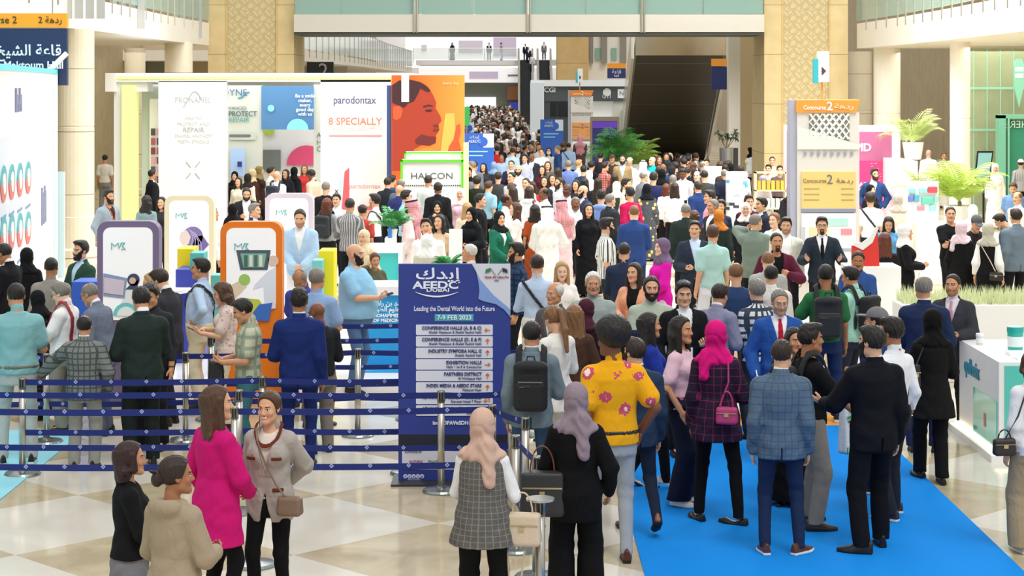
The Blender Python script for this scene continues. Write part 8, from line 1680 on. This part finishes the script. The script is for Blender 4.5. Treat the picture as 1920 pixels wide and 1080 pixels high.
pr, fg = R_('royal blue top'); held(pr, fg, 0, 'phone', (.036, .075, .006), '#1c1c20', 'black phone held up by the royal blue top'); bag(pr, (.05, -.20, .80), (.12, .14, .03), '#3f9fd8', 'sky blue paper bag hanging beside the royal blue top', 'paper_bag', handle=.1)
pr, fg = R_('pale pink tee'); bag(pr, (.26, -.05, 1.0), (.09, .10, .04), '#1b1b1e', 'black shoulder bag beside the pale pink tee', strap=[(.12, -.06, 1.45), (.2, -.08, 1.2), (.25, -.05, 1.1)], handle=0)
pr, fg = R_('grey cap and navy blue tee'); bag(pr, (-.1, .22, .62), (.19, .24, .05), '#dfe8ea', 'white and green plastic carrier bag left of the black suit', 'carrier_bag', handle=.16); bt = bpy.data.objects['carrier_bag']; b = MB(); b.box(-.19, .19, -.056, -.05, -.24, -.17); b.box(-.19, .19, -.056, -.05, .10, .12); b.build('green_band', mat('#4aa86a', .5), bt); q = text('GHI', 0, -.058, .02, .15, '#2f8f8a', bt, bold=.003)
pr, fg = R_('pink tie'); held(pr, fg, 0, 'bottle', (.025, .06, .025), '#bfe4ee', 'small pale blue bottle in the hand of the pink tie wearer')
pr, fg = R_('sage polo with navy')
pr, fg = R_('typing on a phone'); held(pr, fg, 1, 'phone', (.036, .075, .006), '#d9d9dd', 'phone in the hand of the white polo wearer')
pr, fg = R_('large person in pale blue polo'); held(pr, fg, 0, 'phone', (.036, .07, .006), '#26262a', 'black phone in the hand of the pale blue polo wearer')
pr, fg = R_('floral blouse looking down'); held(pr, fg, 1, 'phone', (.036, .07, .006), '#26262a', 'phone held in front of the floral blouse')
pr, fg = R_('faded plaid shirt'); bag(pr, (0, .34, .96), (.11, .14, .08), '#17181b', 'black camera bag held in front of the faded plaid shirt', 'camera_bag', handle=.1)
pr, fg = R_('bending over papers'); held(pr, fg, 0, 'leaflet', (.10, .14, .003), '#e8e8ea', 'white leaflet in the hand of the bowed blue grey suit'); bag(pr, (-.22, .16, .95), (.12, .16, .06), '#15161a', 'black bag hanging before the bowed blue grey suit', handle=.1)
pr, fg = R_('very dark green suit'); held(pr, fg, 0, 'leaflet', (.08, .12, .003), '#f0f0f2', 'white leaflet held in front of the very dark green suit')
pr, fg = R_('bright blue suit'); held(pr, fg, 0, 'leaflet', (.08, .12, .004), '#dfe6ee', 'white leaflet in the hand of the bright blue suit with red tie')
pr, fg = R_('one arm raised towards'); held(pr, fg, 1, 'leaflet', (.05, .13, .004), '#e4e2de', 'white folded paper in the raised hand by the handshake', off=(-.02, .16, .0))
pr, fg = R_('cut off by the right edge'); bag(pr, (-.30, -.10, .93), (.10, .075, .04), '#241f1e', 'small dark shoulder bag at the right edge', handle=.08, strap=[(-.10, -.12, 1.44), (-.2, -.16, 1.2), (-.3, -.12, 1.0)])
pr, fg = R_('green blazer and black headscarf'); held(pr, fg, 1, 'phone', (.036, .07, .006), '#b9a9ae', 'phone held in front of the green blazer')
pr, fg = R_('flared black coat'); bag(pr, (-.22, -.12, 1.10), (.05, .12, .03), '#1a1a1c', 'black shoulder bag with studded strap on the flared black coat', strap=[(-.10, -.07, 1.44), (-.17, -.11, 1.3), (-.22, -.13, 1.2)], handle=0)
pr, fg = R_('black pinafore'); bag(pr, (.16, -.16, .90), (.11, .07, .04), '#1a1a1d', 'small black bag with cream strap on the black pinafore', strap=[(-.08, -.14, 1.38), (.06, -.16, 1.15), (.15, -.18, .98)], handle=0, flap='#cdbba8')
pr, fg = R_('black blazer near the long white counter'); bag(pr, (.22, .20, .72), (.14, .17, .04), '#eef1f5', 'white paper bag carried by the white headscarf and black blazer', 'paper_bag', handle=.12)
# people on the far upper level
for px, dx, c_, lb in ((848, 192, '#2c2c30', 'tiny black robed figure standing left on the far upper level'), (917, 192, '#1c1d22', 'tiny figure in black standing in the middle of the far upper level'), (940, 192, '#8d8a86', 'tiny grey figure walking on the far upper level')):
    pr, fg = person(px, 84, 1.78, 180 if px != 940 else 90, 'f' if px == 848 else 'm', 'abaya' if px == 848 else 'suit', c_, lb, d=dx, tr=c_, hj=('shayla', '#1c1c20') if px == 848 else None); pr.location.z = wz(113, 190.3)
for px, dd, zz, c_, lb in ((985, 190.2, 6.0, '#202228', 'tiny person in dark suit at the head of the left far escalator'), (991, 189.0, 5.62, '#2b2d33', 'tiny person in dark suit riding high on the left far escalator'), (998, 187.5, 4.9, '#d0d0d4', 'tiny person with white shirt riding the left far escalator'), (1020, 190.5, 6.15, '#85827e', 'tiny grey figure at the top of the right far escalator')):
    pr, fg = person(px, 84, 1.76, 180, 'm', 'suit', c_, lb, d=dd, tr='#202228'); pr.location.z = zz
# ---------------------------------------------------------------- further members of the crowd seen between the others
rnd = random.Random(11)
COLS = [('#17181c', 'black'), ('#23283a', 'navy'), ('#e6e6e8', 'white'), ('#6a6e76', 'grey'), ('#9fb7d3', 'pale blue'), ('#3b3330', 'brown'), ('#cdbfae', 'beige'), ('#8c3a3f', 'red')]
KIND = [('m', 'suit', 'crop', 'black', None), ('m', 'shirt_out', 'short', 'dark', None), ('f', 'abaya', None, 'black', 'hijab'), ('f', 'jumper', 'long', 'black', None), ('m', 'jumper', 'crop', 'black', None), ('m', 'polo', 'balding', 'grey', None), ('f', 'tunic', None, 'black', 'shayla'), ('f', 'blouse', 'long', 'brown', None)]
WORD = {'suit': 'suit', 'shirt_out': 'shirt', 'abaya': 'robe and headscarf', 'jumper': 'jumper', 'polo': 'polo shirt', 'tunic': 'coat and headscarf', 'blouse': 'blouse'}
n_tot = len(PEOPLE)+7
REG = [ # px range, head row range, where, dark crowd?
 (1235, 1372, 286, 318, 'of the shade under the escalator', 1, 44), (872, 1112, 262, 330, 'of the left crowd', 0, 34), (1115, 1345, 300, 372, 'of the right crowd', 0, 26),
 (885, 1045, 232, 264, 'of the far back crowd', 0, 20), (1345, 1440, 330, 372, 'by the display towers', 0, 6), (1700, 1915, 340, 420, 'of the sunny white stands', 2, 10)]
for x0, x1, y0, y1, where, dk, cnt in REG:
    got = 0
    for _ in range(cnt*40):
        if got >= cnt or n_tot >= 300: break
        px, tp = rnd.uniform(x0, x1), rnd.uniform(y0, y1); h = rnd.uniform(1.60, 1.80); d = FPX*(CAMH-h)/(tp-HOR); x = wx(px, d)
        if mind(x, d) < .52 or (43.3 < d < 46.8 and px < 880) or (37 < d < 38 and 1690 < px < 1780) or (57 < d < 62 and px > 1330) or (58.6 < d < 63.6 and 1125 < px < 1225): continue
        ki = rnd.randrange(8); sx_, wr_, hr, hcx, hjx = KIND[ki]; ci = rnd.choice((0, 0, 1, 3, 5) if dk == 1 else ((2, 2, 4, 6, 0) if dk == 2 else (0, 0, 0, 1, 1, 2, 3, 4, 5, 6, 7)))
        placed.append((x, d)); f_ = rnd.choice((0, 0, 20, -30, 180, 190, 160, 90, 270))
        nz = {'hijab': '', 'shayla': '', None: ''}[hjx]; fw = {0: 'back turned', 20: 'back turned', -30: 'back half turned', 180: 'facing us', 190: 'facing us', 160: 'facing us', 90: 'turned right', 270: 'turned left'}[f_]
        third = ('left', 'middle', 'right')[min(2, int(3*(px-x0)/(x1-x0)))]; lb = 'person in %s %s, %s, %s %s' % (COLS[ci][1], WORD[wr_], fw, third, where)
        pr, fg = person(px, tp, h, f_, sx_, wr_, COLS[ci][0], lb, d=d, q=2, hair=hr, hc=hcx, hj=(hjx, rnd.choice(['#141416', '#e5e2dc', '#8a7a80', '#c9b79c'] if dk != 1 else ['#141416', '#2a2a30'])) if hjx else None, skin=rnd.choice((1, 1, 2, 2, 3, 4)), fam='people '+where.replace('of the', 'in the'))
        got += 1; n_tot += 1
# ---------------------------------------------------------------- beyond those three hundred: the uncountable far crowd as one object
def far_proto(kind):
    male = kind < 2; fg = Fig(male, 0.0, ('relax', 'relax'), 0, STAND, 0, 0, 0, 2); F = Fld((-.34, -.26, 0), (.34, .26, 1.84), .045)
    P_, Y0 = prof(male, 0, .03, [(1.1, .18, .14), (.05, .22, .2)] if kind == 3 else None); fg.torso(F, P_, Y0, 1.48, .05 if kind == 3 else .8); fg.sleeves(F, .025, 'long')
    if kind != 3:
        for sg, h_, kn, an, yaw in fg.leg: F.cone(h_, kn, .09, .075, .02); F.cone(kn, an, .07, .06, .01)
    F.cone((0, -.02, 1.4), (0, 0, 1.56), .06, .06); F.ell((0, .02, 1.62), (.085, .10, .125))
    F.ell((0, -.02, 1.665), (.095, .11, .10)) 
    if kind >= 2: F.cone((0, -.05, 1.6), (0, -.06, 1.45), .09, .10)
    P1, Q1 = F.mesh(); c = P1[Q1].mean(1); z, y = c[:, 2], c[:, 1]; m_ = np.where(z < (.82 if kind != 3 else -1), 3, 2); m_[z > 1.49] = 0
    hairm = (z > 1.49) & ((z > 1.68) | (y < .0)) if kind < 2 else (z > 1.40) & ((z > 1.69) | (y < .035)); m_[hairm] = 1; return P1, Q1, m_
PR = [far_proto(k) for k in range(4)]
skins = [mat(s_, .5, spec=.35, name='skin') for s_ in SKIN]; hairs = [mat(c_, .6, name='hair') for c_ in ('#17130f', '#221710', '#3a2618', '#77716a', '#ececea', '#15151a')]; cl2 = [cloth(c_) for c_ in ('#17181c', '#1d2233', '#e9e9ea', '#6a6e76', '#a9bdd6', '#3b3330', '#cdbfae', '#8c3a3f', '#2b2c30', '#d9d9dc')]
mats_ = skins+hairs+cl2; VP, VQ, VM = [], [], []; nv = 0; cnt = 0
for _ in range(9000):
    if cnt >= 520: break
    d = rnd.uniform(66, 182); hr_ = HOR+FPX*2.15/d; lim = np.interp(hr_, [195, 205, 230, 262], [955, 968, 1000, 1012]); px = rnd.uniform(864, lim); x = wx(px, d)
    if mind(x, d) < .55 or (x > .75 and d > 86) or (70 < d < 79 and (x > .9 or x < -1.3)): continue
    placed.append((x, d)); k = rnd.randrange(4); P1, Q1, m1 = PR[k]; a = rnd.uniform(0, 6.28) if rnd.random() < .3 else rnd.choice((0, math.pi)); s_ = rnd.uniform(.93, 1.05); ca, sa = math.cos(a)*s_, math.sin(a)*s_
    VP.append(np.stack([P1[:, 0]*ca-P1[:, 1]*sa+x, P1[:, 0]*sa+P1[:, 1]*ca+d, P1[:, 2]*s_], 1)); VQ.append(Q1+nv); nv += len(P1)
    lut = np.array([rnd.choice((0, 1, 1, 2, 3)), 6+(rnd.choice((0, 0, 1, 2, 3)) if k < 2 else rnd.choice((0, 1, 4, 4, 2))), 12+rnd.choice((0, 0, 1, 2, 2, 3, 4, 5, 6, 7, 8, 9, 9)), 12+rnd.choice((0, 1, 8))]); VM.append(lut[m1]); cnt += 1
me = mk_mesh('distant_crowd', np.concatenate(VP), np.concatenate(VQ), np.concatenate(VM))
for m_ in mats_: me.materials.append(m_)
o = bpy.data.objects.new('distant_crowd', me); C.objects.link(o); tag(o, 'mass of tiny people filling the far end of the hall', 'crowd', kind='stuff')
print('PEOPLE', n_tot, 'far', cnt)
